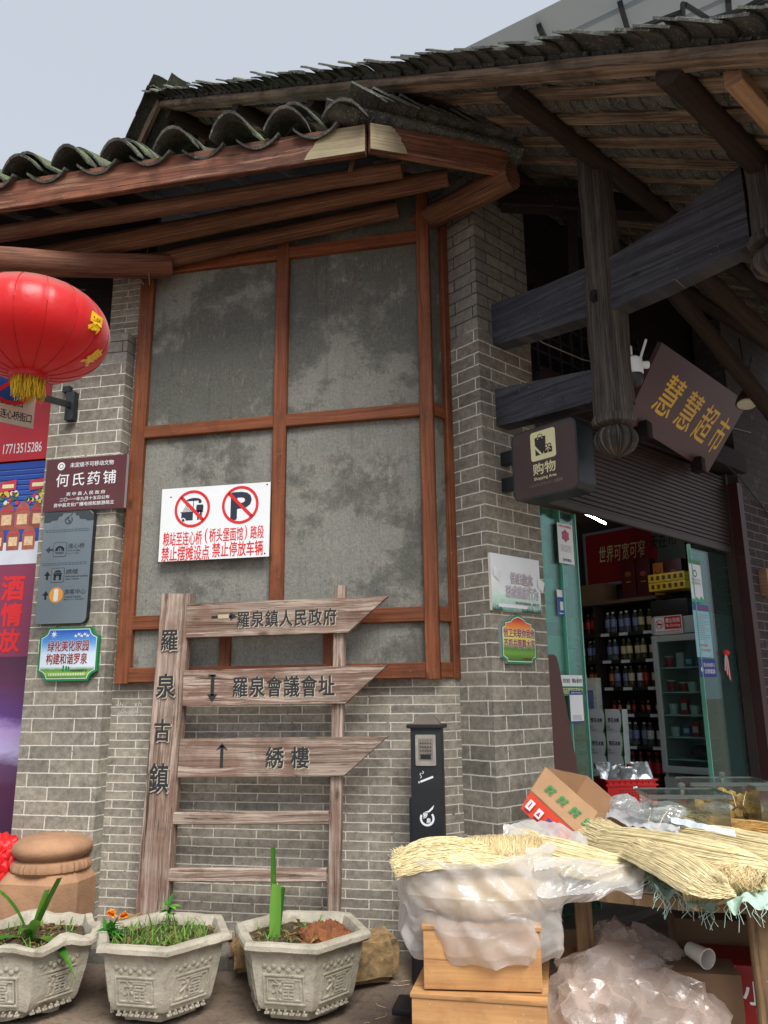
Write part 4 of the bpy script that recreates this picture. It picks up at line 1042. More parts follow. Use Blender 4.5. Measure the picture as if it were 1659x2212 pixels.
# -- shop name board above the shutter
B0 = onZ(1352, 908, 3.6); B1 = onZ(1530, 1020, 3.6); bd = (B1-B0); LL = bd.length; bd.normalize()
bo = V((bd.y, -bd.x, 0)); ph = rad(31.5); bup = Zv*math.cos(ph)+bo*math.sin(ph); bn = bd.cross(bup); bn = -bn if bn.dot(bo) < 0 else bn
nb = thing('shop_name_board', 'purple brown name board with gold brush characters, tilted out above the shutter', 'shop sign', B0.lerp(B1, .5))
m_ = MB(); HH = .64; C_plum = paint('plum_board', hx('54383d'), .45, var=.06, scale=2)
tq = [onP(u, v, B0, bn)-B0 for u, v in ((1615, 870), (1430, 740))]
m_.prism([(0, 0), (LL, 0)]+[(q.dot(bd), q.dot(bup)) for q in tq], (B0, bd, bup, bn), 0, C_plum, back=-.035); m_.build('panel', nb, smooth=0)
b = Board(B0, bd, bup, bn)
f = lambda x, y: (x*LL, y*HH)
for ch, x0, x1, y0, y1 in (('慧', .14, .33, .26, .80), ('慧', .385, .565, .26, .80), ('超', .615, .78, .26, .80), ('市', .83, .97, .24, .80)):
    b.text(ch, *f(x0, y0), *f(x1, y1), C_gold, 1, bold=.006, shear=.34)
b.build(nb)
for q in (.14, .80):
    m_ = MB(); m_.box(B0+bd*LL*q-Zv*.02+bo*.03, (.11, .10, .13), W_blk, (bd, bo, Zv), bev=.008); m_.build('support_block', nb)

# ================================================================ wooden signpost
SY = 4.79
sp = thing('wooden_signpost', 'grey weathered wooden signpost with three arrow boards and carved characters, before the brick wall', 'signpost', (-2.1, SY, .1))
def onS(u, v, dy=0): return onY(u, v, SY+dy)
m_ = MB(); a_ = onS(378, 1282); b0 = onS(324, 1965); dirp = (a_-b0).normalized(); b_ = b0-dirp*.45
m_.beam(b_+V((0, .045, 0)), a_+V((0, .045, 0)), .208, .075, W_sign, up=(0, -1, 0), nseg=40, jit=.004, jf=3); p1_ = m_.build('thick_post', sp)
m_ = MB(); a_ = onS(736, 1266, .06); b0 = onS(722, 1960, .06); b_ = b0-(a_-b0).normalized()*.45
m_.beam(b_, a_, .072, .06, W_sign, up=(0, -1, 0), nseg=40, jit=.003); m_.build('thin_post', sp)
def sboard(cs, th=.045, dy=0.0, name='arrow_board'):
    P_ = [onS(*c, dy) for c in cs]; m_ = MB()
    nsd = 18
    m_.prism([(p.x, p.z) for p in P_], (V((0, SY+dy, 0)), X, Zv, FN), .0, W_sign, back=-th)
    return m_.build(name, sp, smooth=0), P_
ab = [sboard(((401.5, 1377), (750.6, 1366), (837, 1288), (404, 1304))), sboard(((394, 1524), (745.7, 1519), (837, 1436), (396.6, 1448))), sboard(((383, 1679), (743, 1675), (837, 1591), (389, 1596)))]
for cs in (((372, 1781), (711.5, 1780), (711.5, 1752), (374, 1754)), ((366, 1904), (707, 1903), (707, 1876), (368, 1875))):
    P_ = [onS(*c, .03) for c in cs]; m_ = MB()
    m_.beam((P_[0]+P_[3])/2, (P_[1]+P_[2])/2, .04, (P_[3]-P_[0]).length, W_sign, nseg=24, jit=.003); m_.build('rail', sp)
M_litedge = paint('pale_lit_edge', hx('b5a798'), .9, var=.2, scale=40)
def carve(parent, tx, u0, v0, u1, v1, dy=-.0015, vertical=False, gap=.12, n_ent=None):
    a_ = onS(u0, v1, dy); c_ = onS(u1, v0, dy); b = Board(V((0, SY+dy, 0)), X, Zv, FN)
    k = .0045
    b.text(tx, a_.x+k, a_.z-k, c_.x+k, c_.z-k, M_litedge, 1, bold=.035, vertical=vertical, gap=gap)  # pale copy shifted down right paints the lit edge of the carving
    b.text(tx, a_.x, a_.z, c_.x, c_.z, M_ink, 2, bold=.02, vertical=vertical, gap=gap)
    return b
def onpost(u, v): return onS(u, v, -.004)
for ch, u0, v0, u1, v1 in (('羅', 344, 1358, 388, 1406), ('泉', 334, 1455, 382, 1507), ('古', 329, 1553, 372, 1602), ('鎮', 319, 1648, 368, 1712)):
    b = carve(p1_, ch, u0, v0, u1, v1, dy=-.001); b.build(p1_, 'lettering')
b = carve(ab[0][0], '羅泉鎮人民政府', 510, 1313, 729, 1356)
q = onS(485, 1332, -.002); b.rect(q.x-.09, q.z-.008, q.x+.05, q.z+.008, M_ink, 2); b.poly([(q.x+.04, q.z-.025), (q.x+.085, q.z), (q.x+.04, q.z+.025)], M_ink, 2); b.rect(q.x-.045, q.z-.012, q.x+.03, q.z+.015, paint('pale_chip', hx('b5a488'), .8), 3); b.build(ab[0][0])
b = carve(ab[1][0], '羅泉會議會址', 500, 1458, 725, 1506)
q = onS(459, 1482, -.002); b.rect(q.x-.012, q.z-.06, q.x+.012, q.z+.07, M_ink, 2); b.poly([(q.x-.035, q.z-.05), (q.x, q.z-.10), (q.x+.035, q.z-.05)], M_ink, 2); b.rect(q.x-.03, q.z+.06, q.x+.02, q.z+.072, M_ink, 2); b.build(ab[1][0])
b = carve(ab[2][0], '綉樓', 566, 1613, 676, 1659, gap=.3)
q = onS(479, 1632, -.002); b.rect(q.x-.01, q.z-.07, q.x+.01, q.z+.06, M_ink, 2); b.poly([(q.x-.04, q.z+.03), (q.x, q.z+.075), (q.x+.04, q.z+.03), (q.x, q.z+.05)], M_ink, 2); b.build(ab[2][0])

# ================================================================ red lantern
lc = onY(72, 714, 3.62); LR = 157/FPX*(lc-CAM).dot(fwd); LH = 105/FPX*(lc-CAM).dot(fwd)*1.0
def lantm():
    m, nt, b, o = _new('red_satin'); t = NT(nt)
    tc = t.n('TexCoord').outputs['Object']; z = t.n('SeparateXYZ'); t.l(tc, z.inputs[0])
    nz = t.noise(tc, 5, 5)
    k = t.ramp(t.math('ADD', z.outputs['Z'], t.math('MULTIPLY', t.math('SUBTRACT', nz, .5), .08)), ((.10, (0, 0, 0)), (.24, (1, 1, 1))))
    c = t.mix(t.math('MULTIPLY', k, .85), hx('e00c14'), hx('a98068'))          # dust settled on top
    t.l(c, b.inputs['Base Color']); b.inputs['Roughness'].default_value = .34; b.inputs['Sheen Weight'].default_value = .4; t.l(t.bump(t.noise(tc, 7, 4), .25, .02, t.bump(t.noise(tc, 260, 2), .25, .002)), b.inputs['Normal'])
    tr = t.n('BsdfTranslucent'); t.l(c, tr.inputs['Color']); ms = t.n('MixShader'); ms.inputs[0].default_value = .3
    t.l(b.outputs[0], ms.inputs[1]); t.l(tr.outputs[0], ms.inputs[2]); t.l(ms.outputs[0], o.inputs[0]); return m
M_lan = lantm()
lan = thing('red_lantern', 'big round red lantern with yellow tassel hanging at the left under the canopy', 'lantern', lc)
GN = 16
def lp(th, ph_, k=0.0):
    g = (th*GN/(2*math.pi)) % 1
    rr = (LR+k)*(1-.014*(abs(1-2*g)**6)*math.cos(ph_)**.5 if math.cos(ph_) > 0 else LR)
    sg = 1 if math.sin(ph_) >= 0 else -1
    return lc+V((rr*math.cos(ph_)*math.cos(th), rr*math.cos(ph_)*math.sin(th), (LH+k)*sg*abs(math.sin(ph_))**.92))
m_ = MB(); m_.grid(lambda i, j: lp(2*math.pi*i, rad(-76+152*j)), GN*8, 40, M_lan)
M_seam = paint('red_seam', hx('b80e14'), .5)
for k in range(GN): m_.tube([lp(2*math.pi*k/GN, rad(-75+150*j/30), .002) for j in range(31)], .0022, M_seam, 5)
m_.build('body', lan, smooth=60)
for z_, s_ in ((.97, 1), (-.97, -1)):
    m_ = MB(); m_.lathe(lc, [(LR*.25, LH*z_), (LR*.25, LH*z_+.03*s_), (LR*.2, LH*z_+.03*s_)], M_lan, 20); m_.build('rim', lan)
C_yel = paint('yellow_thread', hx('e0c01e'), .6, var=.2, scale=40)
m_ = MB()
for k in range(200):
    a = random.uniform(0, 2*math.pi); r_ = LR*.22*math.sqrt(random.random()); x0 = lc+V((r_*math.cos(a), r_*math.sin(a), -LH*.97)); l_ = random.uniform(.09, .15)
    m_.tube([x0, x0+V((random.uniform(-.006, .006), random.uniform(-.006, .006), -l_*.5)), x0+V((random.uniform(-.012, .012), random.uniform(-.012, .012), -l_))], .0017, C_yel, 4)
m_.build('tassel', lan)
m_ = MB(); m_.tube([lc+Zv*LH*.97, V((lc.x, lc.y+.45, lc.z+LH+.22))], .006, C_black, 6); m_.build('cord', lan)
def wrap(tx, th0, th1, p0, p1_, mb, bold=.04, shear=.2):
    vs, fs = text_mesh(tx, bold, shear)
    ax, bx, ay, by = min(p.x for p in vs), max(p.x for p in vs), min(p.y for p in vs), max(p.y for p in vs)
    mb.add([lp(th0+(th1-th0)*(p.x-ax)/(bx-ax), p0+(p1_-p0)*(p.y-ay)/(by-ay), .012) for p in vs], fs, C_gold)
m_ = MB(); wrap('罗', rad(-14), rad(3), rad(-22), rad(6), m_); wrap('泉', rad(4), rad(20), rad(-46), rad(-22), m_)
m_.build('lettering', lan)

# ================================================================ traffic sign on a bracket, behind the lantern
p_ = dep(76, 900, 4.95)
ts = thing('traffic_sign', 'blue no stopping road sign with white text plate on a bracket, behind the lantern', 'road sign', p_)
o, xd, w_, h_ = bq(((-62, 818), (77.6, 861), (70.8, 932.8), (-66, 890)), p_, N)
m_ = MB(); m_.prism([(0, 0), (w_, 0), (w_, h_), (0, h_)], (o, xd, Zv, N), 0, paint('aged_white', hx('d3cbbb'), .5, var=.06, dirt=.15), back=-.012, side=C_grey); m_.build('text_plate', ts, smooth=0)
b = Board(o, xd, Zv, N)
b.text('三岔路口', w_*.42, h_*.55, w_*.80, h_*.80, C_black, 1, bold=.01); b.text('一连心桥街口', w_*.36, h_*.14, w_*.97, h_*.42, C_black, 1, bold=.01, gap=.02)
b.build(ts)
c_ = onP(24, 826, p_, N); cx, cy = (c_-o).dot(xd), (c_-o).dot(Zv); R_ = .145
m_ = MB(); m_.prism(circ(cx, cy, R_, 40), (o, xd, Zv, N), .014, C_red, back=.002); m_.build('disc', ts, smooth=0)
b = Board(o+N*.014, xd, Zv, N); b.poly(circ(cx, cy, R_*.86, 40), C_blue, 1)
for s_ in (1, -1): b.line((cx-R_*.62, cy-R_*.62*s_), (cx+R_*.62, cy+R_*.62*s_), R_*.15, C_red, 2)
b.build(ts, 'marking')
m_ = MB(); m_.beam(onP(60, 850, p_-N*.04, N), onY(152, 875, 4.88), .03, .045, C_frame, nseg=3, jit=0, cham=.003); m_.box(onY(155, 879, 4.875), (.07, .06, .22), C_frame, bev=.004); m_.box(onY(146, 842, 4.88), (.06, .04, .045), C_frame, bev=.003)
m_.build('bracket', ts)

# ================================================================ printed banner and shop board on the left
BP = V((0, 5.15, 0)); bxr = -3.69
def bx_(v, u=60): return onY(u, v, 5.15).z
sbn = thing('shop_fascia_board', 'red shop fascia board with white telephone line, behind the traffic sign', 'shop sign', (-4.6, 5.15, bx_(993)))
z0, z1 = bx_(993, 60), bx_(893, 60)+.3
m_ = MB(); m_.box(V((-5.2, 5.175, (z0+z1)/2)), (3.05, .05, z1-z0), paint('red_fascia', hx('b5202c'), .5, var=.08, scale=2)); m_.build('panel', sbn, smooth=0)
b = Board(V((-3.675, 5.149, z0)), X, Zv, FN)
G_sp = gradient('print_speckle', ((.3, hx('5b1038')), (.5, hx('8c2a52')), (.62, hx('d8b0b8'))), noise_amt=.9, nscale=60)
b.rect(-.075, 0, 0, z1-z0, G_sp, 1, uvfit=True)
b.text('505088', -.98, .055, -.76, .125, C_white, 1); b.text('张二娃', -.71, .06, -.52, .14, C_white, 1); b.text('17713515286', -.47, .06, -.13, .14, C_white, 1)
b.text('酒厂', -1.36, .17, -.30, .72, C_white, 1, bold=.01)
b.build(sbn)
zB1, zB0 = z0-.015, bx_(1838, 20)
ban = thing('printed_banner', 'large purple printed banner with wine jars and red characters, left of the brick pier', 'banner', (-4.6, 5.15, zB0))
m_ = MB(); m_.box(V((-5.2, 5.17, (zB0+zB1)/2)), (3.02, .02, zB1-zB0), paint('plum_print', hx('7d3150'), .4, var=.08, scale=1)); m_.build('sheet', ban, smooth=0)
b = Board(V((bxr, 5.16, 0)), X, Zv, FN)
zz1, zz2, zz3 = bx_(1218, 40), bx_(1418, 40), zB0
hh = zB1-zz1
G_blue = gradient('print_blue_shutter', ((0, hx('16307a')), (.5, hx('2458b8')), (1, hx('123c9a'))), noise_amt=.2, nscale=3)
b.rect(-2.9, zz1+.02, 0, zB1, G_blue, 1, uvfit=True)
C_sh = paint('shutter_line', hx('0c1f5e'), .5); C_shl = paint('shutter_light', hx('5a8ae0'), .5)
for k in range(9): b.rect(-2.9, zB1-.05-k*.042, 0, zB1-.055-k*.042-.006, C_sh, 2); b.rect(-2.9, zB1-.062-k*.042, 0, zB1-.066-k*.042, C_shl, 2)
b.rect(-2.9, zz1, 0, zz1+.17, paint('pale_floor', hx('c9cfd8'), .5, var=.08), 2)
C_jar = [paint('jar_print_%s' % q, hx(h), .5, var=.15, scale=25) for q, h in (('a', '8d4a3a'), ('b', 'a35a48'), ('c', '94503e'))]; C_jl = paint('jar_label', hx('d8b890'), .5, var=.2, scale=50); C_rib = paint('ribbon', hx('c8324a'), .5)
for row, (yy_, sc_) in enumerate(((zz1+.27, 1.0), (zz1+.11, .85))):
    for k in range(17):
        x0 = -.10-.135*k-(.06 if row else 0); jm = C_jar[(k+row) % 3]; s_ = sc_*.062
        b.poly([(x0-s_, yy_), (x0+s_, yy_), (x0+s_*1.08, yy_+s_*2.2), (x0+s_*.75, yy_+s_*3.0), (x0+s_*.4, yy_+s_*3.4), (x0-s_*.4, yy_+s_*3.4), (x0-s_*.75, yy_+s_*3.0), (x0-s_*1.08, yy_+s_*2.2)], jm, 3+2*row)
        b.rect(x0-s_*.7, yy_+s_*.6, x0+s_*.7, yy_+s_*1.9, C_jl, 4+2*row); b.rect(x0-s_*.9, yy_+s_*2.4, x0+s_*.9, yy_+s_*2.6, C_rib, 4+2*row)
C_fl = [paint('flower_print_%s' % q, hx(h), .5) for q, h in (('a', 'd8c23a'), ('b', 'c8363a'), ('c', 'e6dcd0'), ('d', '3a6a38'))]
for k in range(9):
    x0 = -.12-.26*k; y0 = zz1+.50
    for q in range(26): b.poly(circ(x0+random.uniform(-.09, .09), y0+random.uniform(-.03, .07), random.uniform(.008, .02), 7), C_fl[(0, 1, 2, 3, 3)[q % 5]], 7+q % 4)
    b.poly([(x0-.07, y0+.07), (x0+.07, y0+.085), (x0+.07, y0+.165), (x0-.07, y0+.15)], C_rib, 12); b.rect(x0-.05, y0+.10, x0+.05, y0+.13, C_cream, 13)
G_pur = gradient('print_purple_hills', ((0, hx('3c1f3f')), (.30, hx('4f2344')), (.42, hx('5e3f63')), (.50, hx('b0a6cf')), (.60, hx('a88fc4')), (.68, hx('5a3a7c')), (.85, hx('5b2c4e')), (1, hx('4b2340'))), noise_amt=.07, nscale=6, stretch=(3, 3))
b.rect(-2.9, zz3, 0, zz2, G_pur, 1, uvfit=True)
for ch, v0, v1 in (('酒', 1245, 1312), ('情', 1325, 1390), ('放', 1400, 1462)):
    pass
xr_ = onY(47, 1310, 5.15).x-bxr
for ch, v0, v1 in (('酒', 1242, 1296), ('情', 1302, 1352), ('放', 1358, 1408)):
    za, zb_ = bx_(v1, 30), bx_(v0, 30); sz = zb_-za
    for k in range(3): b.text(ch if k == 0 else '酒情放'[(k+'酒情放'.index(ch)) % 3], xr_-sz*(k*1.75+1), za, xr_-sz*k*1.75, zb_, C_red, 2, bold=.03)
b.build(ban)

# ================================================================ planters
def concm():
    m, nt, b, o = _new('cast_concrete'); t = NT(nt)
    tc = t.n('TexCoord').outputs['Object']; nor = t.n('NewGeometry')
    a = t.noise(tc, 5, 6, .65); f = t.noise(tc, 40, 5, .7); l = t.noise(tc, 11, 5, .7, .3)
    c = t.mix(t.ramp(a, ((.3, (0, 0, 0)), (.7, (1, 1, 1)))), hx('96907f'), hx('c0b9a9'))
    c = t.mix(t.math('MULTIPLY', t.ramp(l, ((.5, (0, 0, 0)), (.68, (1, 1, 1)))), .6), c, hx('82786a'))
    c = t.mix(t.math('MULTIPLY', t.ramp(f, ((.55, (0, 0, 0)), (.7, (1, 1, 1)))), .45), c, hx('5d554b'))
    t.l(c, b.inputs['Base Color']); b.inputs['Roughness'].default_value = .9; b.inputs['Specular IOR Level'].default_value = .2
    t.l(t.bump(t.math('ADD', t.math('MULTIPLY', f, .6), l), .6, .012), b.inputs['Normal']); return m
M_conc = concm()
M_soil = paint('potting_soil', hx('4a3a2c'), .95, var=.5, scale=30, bump=1.0, bscale=50)
M_clay = paint('red_clay', hx('7a4a2c'), .95, var=.35, scale=25, bump=1.0, bscale=40)
def leafm(name, c1, c2, rough=.4):
    m, nt, b, o = _new(name); t = NT(nt)
    uv = t.n('TexCoord').outputs['UV']; mp = t.n('Mapping'); mp.inputs['Scale'].default_value = (3, 60, 1); t.l(uv, mp.inputs['Vector'])
    c = t.mix(t.noise(mp.outputs[0], 1, 3), c1, c2); c = t.mix(t.math('MULTIPLY', t.ramp(t.noise(t.n('TexCoord').outputs['Object'], 12, 3), ((.55, (0, 0, 0)), (.7, (1, 1, 1)))), .4), c, hx('8a9a3a'))
    t.l(c, b.inputs['Base Color']); b.inputs['Roughness'].default_value = rough
    tr = t.n('BsdfTranslucent'); t.l(c, tr.inputs['Color']); ms = t.n('MixShader'); ms.inputs[0].default_value = .3
    t.l(b.outputs[0], ms.inputs[1]); t.l(tr.outputs[0], ms.inputs[2]); t.l(ms.outputs[0], o.inputs[0]); return m
M_leaf = leafm('strap_leaf', hx('275c18'), hx('4f8a2c')); M_leaf2 = leafm('pale_leaf', hx('5a9a34'), hx('8cbf55')); M_grass = leafm('grass_blade', hx('3f6a26'), hx('7a9a40'), .6); M_herb = leafm('herb_leaf', hx('2f7a24'), hx('4c9a35'), .5)
def hexpts(r, k=8):
    pts = []
    for i in range(6):
        a = V((r*math.cos(rad(60*i)), r*math.sin(rad(60*i)))); b = V((r*math.cos(rad(60*i+60)), r*math.sin(rad(60*i+60))))
        for j in range(k): pts.append(a.lerp(b, j/k))
    return pts
def planter(c, label, r=.37, h=.45, rough=.004, seed=0, rz=0.0, worn=0.0):
    c = V(c); t_ = thing('planter', label, 'planter', c, 'concrete planters before the brick wall')
    prof = [(.52, .0), (.55, .035), (.55, .055), (.64, .06), (.71, .075), (.745, .10), (.78, .16), (.825, .25), (.862, .33), (.875, .375), (.885, .385), (.955, .395), (1.0, .41), (1.0, .435), (.975, .45), (.86, .45), (.83, .43), (.80, .38)]
    cr, sr = math.cos(rz), math.sin(rz)
    def P(p, z):
        q = c+V((p.x*cr-p.y*sr, p.x*sr+p.y*cr, z*h/.45))
        w_ = rough*(1+worn*3)
        d = V((noise.noise(V((q.x*5, q.y*5, q.z*5+seed))), noise.noise(V((q.x*5+9, q.y*5, q.z*5+seed))), noise.noise(V((q.x*7, q.y*7+5, seed)))*(1+worn*1.2*(z > .38))))
        return q+d*w_+V((noise.noise(q*40), noise.noise(q*40+V((5, 5, 5))), noise.noise(q*40+V((9, 1, 2)))))*.0025
    vs = []; K = 48
    for (f, z) in prof:
        for p in hexpts(r*f): vs.append(P(p, z))
    fs = [(i*K+j, i*K+(j+1) % K, (i+1)*K+(j+1) % K, (i+1)*K+j) for i in range(len(prof)-1) for j in range(K)]
    fs.append(list(range(K))[::-1])
    m_ = MB(); m_.add(vs, fs, M_conc); bd_ = m_.build('bowl', t_, smooth=28)
    # raised panels with the character of good luck
    m_ = MB()
    for i in (3, 4, 5):
        th = rad(60*i+30)+rz; nd = V((math.cos(th), math.sin(th), 0)); ap = math.cos(rad(30))
        za, zb_ = .11, .36; ra, rb = r*.748*ap, r*.876*ap
        k = h/.45
        o = c+nd*ra+Zv*za*k; yd = (nd*(rb-ra)+Zv*(zb_-za)*k); hl = yd.length; yd.normalize(); xd = V((-nd.y, nd.x, 0)); nn_ = xd.cross(yd)
        b = Board(o, xd, yd, nn_); wd = r*.78
        def bar(x0, y0, x1, y1, d=.010):
            m_.prism([(x0, y0), (x1, y0), (x1, y1), (x0, y1)], (o, xd, yd, nn_), d, M_conc, back=-.01)
        s_ = wd*.36; hh = hl*.66
        for q, d in ((0, .008), (.018, .007)):
            bar(-s_+q, q, s_-q, q+.007, d); bar(-s_+q, hh-q-.007, s_-q, hh-q, d); bar(-s_+q, q+.0072, -s_+q+.007, hh-q-.0072, d); bar(s_-q-.007, q+.0072, s_-q, hh-q-.0072, d)
        b.relief('福', -s_*.58, hh*.16, s_*.58, hh*.86, M_conc, .012); m_.add(b.mb.v, b.mb.f, M_conc)
        for q in range(9):       # scroll ornament above the panel
            x0 = (q-4)*wd*.085; m_.lathe(o+xd*x0+yd*(hl*.80+.008*(-1)**q), [(.013, -.004), (.012, .004), (.006, .007)], M_conc, 9, ax=(xd, yd, nn_))
        for q in range(7): bar((q-3)*wd*.11-.012, -.052+.0*q, (q-3)*wd*.11+.012, -.045, .006); bar((q-3)*wd*.11-.004, -.044, (q-3)*wd*.11+.003, -.03, .006)
    m_.build('relief', t_, smooth=0)
    return t_
def soil(t_, c, mat, r=.385, h=.335, amp=.03, seed=0, clay=None):
    m_ = MB(); K = 48
    vs = []; rings = 9
    for i in range(rings+1):
        for p in hexpts(r*.83*i/rings+.0005):
            q = V((c[0]+p.x, c[1]+p.y, 0)); vs.append(V((q.x, q.y, c[2]+h+amp*(noise.noise(q*7+V((0, 0, seed)))+.5*noise.noise(q*24+V((0, 0, seed))))*(1 if i < rings else .2))))
    fs = [(i*K+j, i*K+(j+1) % K, (i+1)*K+(j+1) % K, (i+1)*K+j) for i in range(rings) for j in range(K)]
    m_.add(vs, fs, mat); m_.build('soil', t_)
def leaf(mb, base, d, ln, wd, droop, mat, fold=.11, seg=12, cut=False, twist=0.0):
    base = V(base); d = V(d).normalized(); pts = [base]; dd = d.copy()
    for i in range(seg):
        dd = (dd+V((0, 0, -droop/seg))).normalized(); pts.append(pts[-1]+dd*ln/seg)
    vs = []; uv = []
    sd_ = d.cross(Zv) if abs(d.z) < .98 else V((1, .1, 0))
    sd_.normalize()
    for i, p in enumerate(pts):
        t_ = i/seg; w_ = wd*((.85+.15*math.sin(math.pi*t_)) if cut else (.65+.5*math.sin(math.pi*min(1, t_*1.1))))*(1 if cut or t_ < .55 else max(.03, 1-((t_-.55)/.45)**1.7))/2
        tg = (pts[min(i+1, seg)]-pts[max(i-1, 0)]).normalized()
        s2_ = (sd_-tg*sd_.dot(tg)).normalized(); up = s2_.cross(tg)
        ca, sa = math.cos(twist*t_), math.sin(twist*t_); s3 = s2_*ca+up*sa; u3 = up*ca-s2_*sa
        if u3.z < 0: u3 = u3
        vs += [p-s3*w_+u3*w_*fold*2, p-s3*w_*.5+u3*w_*fold*.6, p, p+s3*w_*.5+u3*w_*fold*.6, p+s3*w_+u3*w_*fold*2]
    fs = [(i*5+j, i*5+j+1, i*5+j+6, i*5+j+5) for i in range(seg) for j in range(4)]
    uv = [[(i/seg, j/4), (i/seg, (j+1)/4), ((i+1)/seg, (j+1)/4), ((i+1)/seg, j/4)] for i in range(seg) for j in range(4)]
    mb.add(vs, fs, mat, uv)
def grass(c, r, n, label, z, hmin=.03, hmax=.10, seed=1, ok=lambda x, y: True):
    random.seed(seed); m_ = MB(); k = 0
    while k < n:
        a = random.uniform(0, 6.283); q = r*math.sqrt(random.random()); x, y = q*math.cos(a), q*math.sin(a)
        if not ok(x, y): continue
        k += 1
        leaf(m_, (c[0]+x, c[1]+y, c[2]+z), (random.uniform(-.7, .7), random.uniform(-.7, .7), 1), random.uniform(hmin, hmax), random.uniform(.003, .007), random.uniform(.2, 1.6), M_grass if random.random() < .8 else M_leaf2, seg=4)
    return tag(m_.build('grass', origin=(c[0], c[1], c[2]+z)), label, 'grass', kind='stuff')
c1 = V((-2.90, 4.20, .01)); c2 = V((-2.165, 4.32, .01)); c3 = V((-1.425, 4.45, .02))
t1 = planter(c1, 'rough broken rimmed concrete planter with long strap leaves, leftmost of the three', seed=3, rough=.010, worn=.6, r=.405, rz=.12, h=.385)
t2 = planter(c2, 'pale hexagonal concrete planter full of grass with an orange marigold, in the middle', seed=8, r=.39, h=.385)
t3 = planter(c3, 'pale hexagonal concrete planter with bare red clay and one cut thick leaf', seed=14, r=.385, h=.385)
soil(t1, c1, M_soil, seed=1); soil(t2, c2, M_soil, seed=2); soil(t3, c3, M_soil, seed=3)
grass(c2, .27, 520, 'unkempt grass growing in the middle planter', .335, .03, .11, 5)
grass(c1, .27, 150, 'thin grass growing in the broken planter', .335, .02, .08, 6)
grass(c3, .27, 130, 'sparse grass tufts beside the red clay in the third planter', .335, .02, .08, 7, lambda x, y: x < .05)
m_ = MB()
bm = bmesh.new(); bmesh.ops.create_icosphere(bm, subdivisions=5, radius=1)
m_.add([c3+V((.13+v.co.x*.145*(1+.25*noise.noise(v.co*3)), .02+v.co.y*.12, .33+max(-.01, v.co.z)*.07*(1+.6*noise.noise(v.co*4.5)+.3*noise.noise(v.co*13)))) for v in bm.verts], [[v.index for v in f.verts] for f in bm.faces], M_clay); bm.free()
o = m_.build('clay_heap'); tag(o, 'crumbly red clay heap in the third planter', 'soil', kind='stuff')
def strap_plant(label, base, leaves):
    t_ = thing('strap_leaf_plant', label, 'plant', base)
    for (d, ln, wd, dr, cut, tw) in leaves:
        m_ = MB(); leaf(m_, V(base)+V((d[0]*.02, d[1]*.02, 0)), d, ln, wd, dr, M_leaf if random.random() < .75 else M_leaf2, cut=cut, twist=tw, seg=16); m_.build('leaf', t_, smooth=60)
    return t_
strap_plant('long arching green strap leaves growing in the broken planter', c1+V((.02, -.02, .335)),
    [((.42, -.05, .9), .36, .052, .15, True, 0), ((.25, .05, .9), .26, .055, .1, True, .3), ((-.3, -.12, .95), .56, .045, 1.9, False, .0), ((.75, -.3, .38), .46, .048, 1.5, False, .0), ((-.9, -.2, .22), .42, .042, .7, False, .2),
     ((.1, -.35, .7), .22, .045, 1.8, False, .4), ((.25, -.2, .8), .25, .05, 1.9, False, .5), ((-.35, -.5, .35), .24, .04, .9, False, .2)])
strap_plant('single thick upright green leaf cut off at the tip, in the clay planter', c3+V((-.14, -.03, .335)),
    [((.05, -.08, 1), .27, .066, .03, True, .25), ((-.05, .03, 1), .45, .034, .03, True, .3), ((.16, .05, 1), .25, .05, .10, True, .9)])
M_dry = leafm('dry_leaf', hx('7a5a3a'), hx('a8835a'), .8)
def litter(c, label, n, seed):
    random.seed(seed); m_ = MB()
    for k in range(n):
        a = random.uniform(0, 6.28); q = .27*math.sqrt(random.random()); leaf(m_, (c[0]+q*math.cos(a), c[1]+q*math.sin(a), c[2]+.34+random.uniform(0, .02)), (random.uniform(-1, 1), random.uniform(-1, 1), random.uniform(-.05, .35)), random.uniform(.03, .08), random.uniform(.008, .025), random.uniform(0, 1.2), M_dry, seg=5, fold=.4)
    tag(m_.build('leaf_litter', origin=(c[0], c[1], c[2]+.335)), label, 'dry leaves', kind='stuff')
litter(c1, 'dry brown leaves and stalks in the broken planter', 60, 41); litter(c2, 'dry brown leaves among the grass of the middle planter', 45, 42); litter(c3, 'dry leaf scraps in the clay planter', 40, 43)
# marigold and weed
mg = thing('marigold', 'small marigold with orange flower heads at the left rim of the middle planter', 'flower', c2+V((-.27, -.06, .345)))
m_ = MB(); random.seed(11)
for k in range(34): leaf(m_, c2+V((-.27+random.uniform(-.03, .03), -.06+random.uniform(-.03, .03), .345+random.uniform(0, .05))), (random.uniform(-1, 1), random.uniform(-1, .6), random.uniform(.2, .9)), random.uniform(.05, .09), .022, random.uniform(.2, 1.0), M_herb, seg=6)
m_.build('foliage', mg)
M_mar = paint('marigold_petal', hx('f08a12'), .6, var=.25, scale=60)
for dx, dy, dz in ((-.005, -.01, .115), (.05, .02, .10)):
    m_ = MB()
    for k in range(46): leaf(m_, c2+V((-.27+dx, -.06+dy, .345+dz)), (random.uniform(-1, 1), random.uniform(-1, 1), random.uniform(.1, 1.2)), random.uniform(.022, .038), .016, .8, M_mar, seg=3)
    m_.build('flower_head', mg)
wd_ = thing('weed', 'small lobed leaf weed seedling at the back of the middle planter', 'plant', c2+V((-.05, .16, .345)))
m_ = MB(); b0 = c2+V((-.05, .16, .335)); m_.tube([b0, b0+V((.01, 0, .07)), b0+V((.0, -.01, .13))], .003, M_herb, 6)
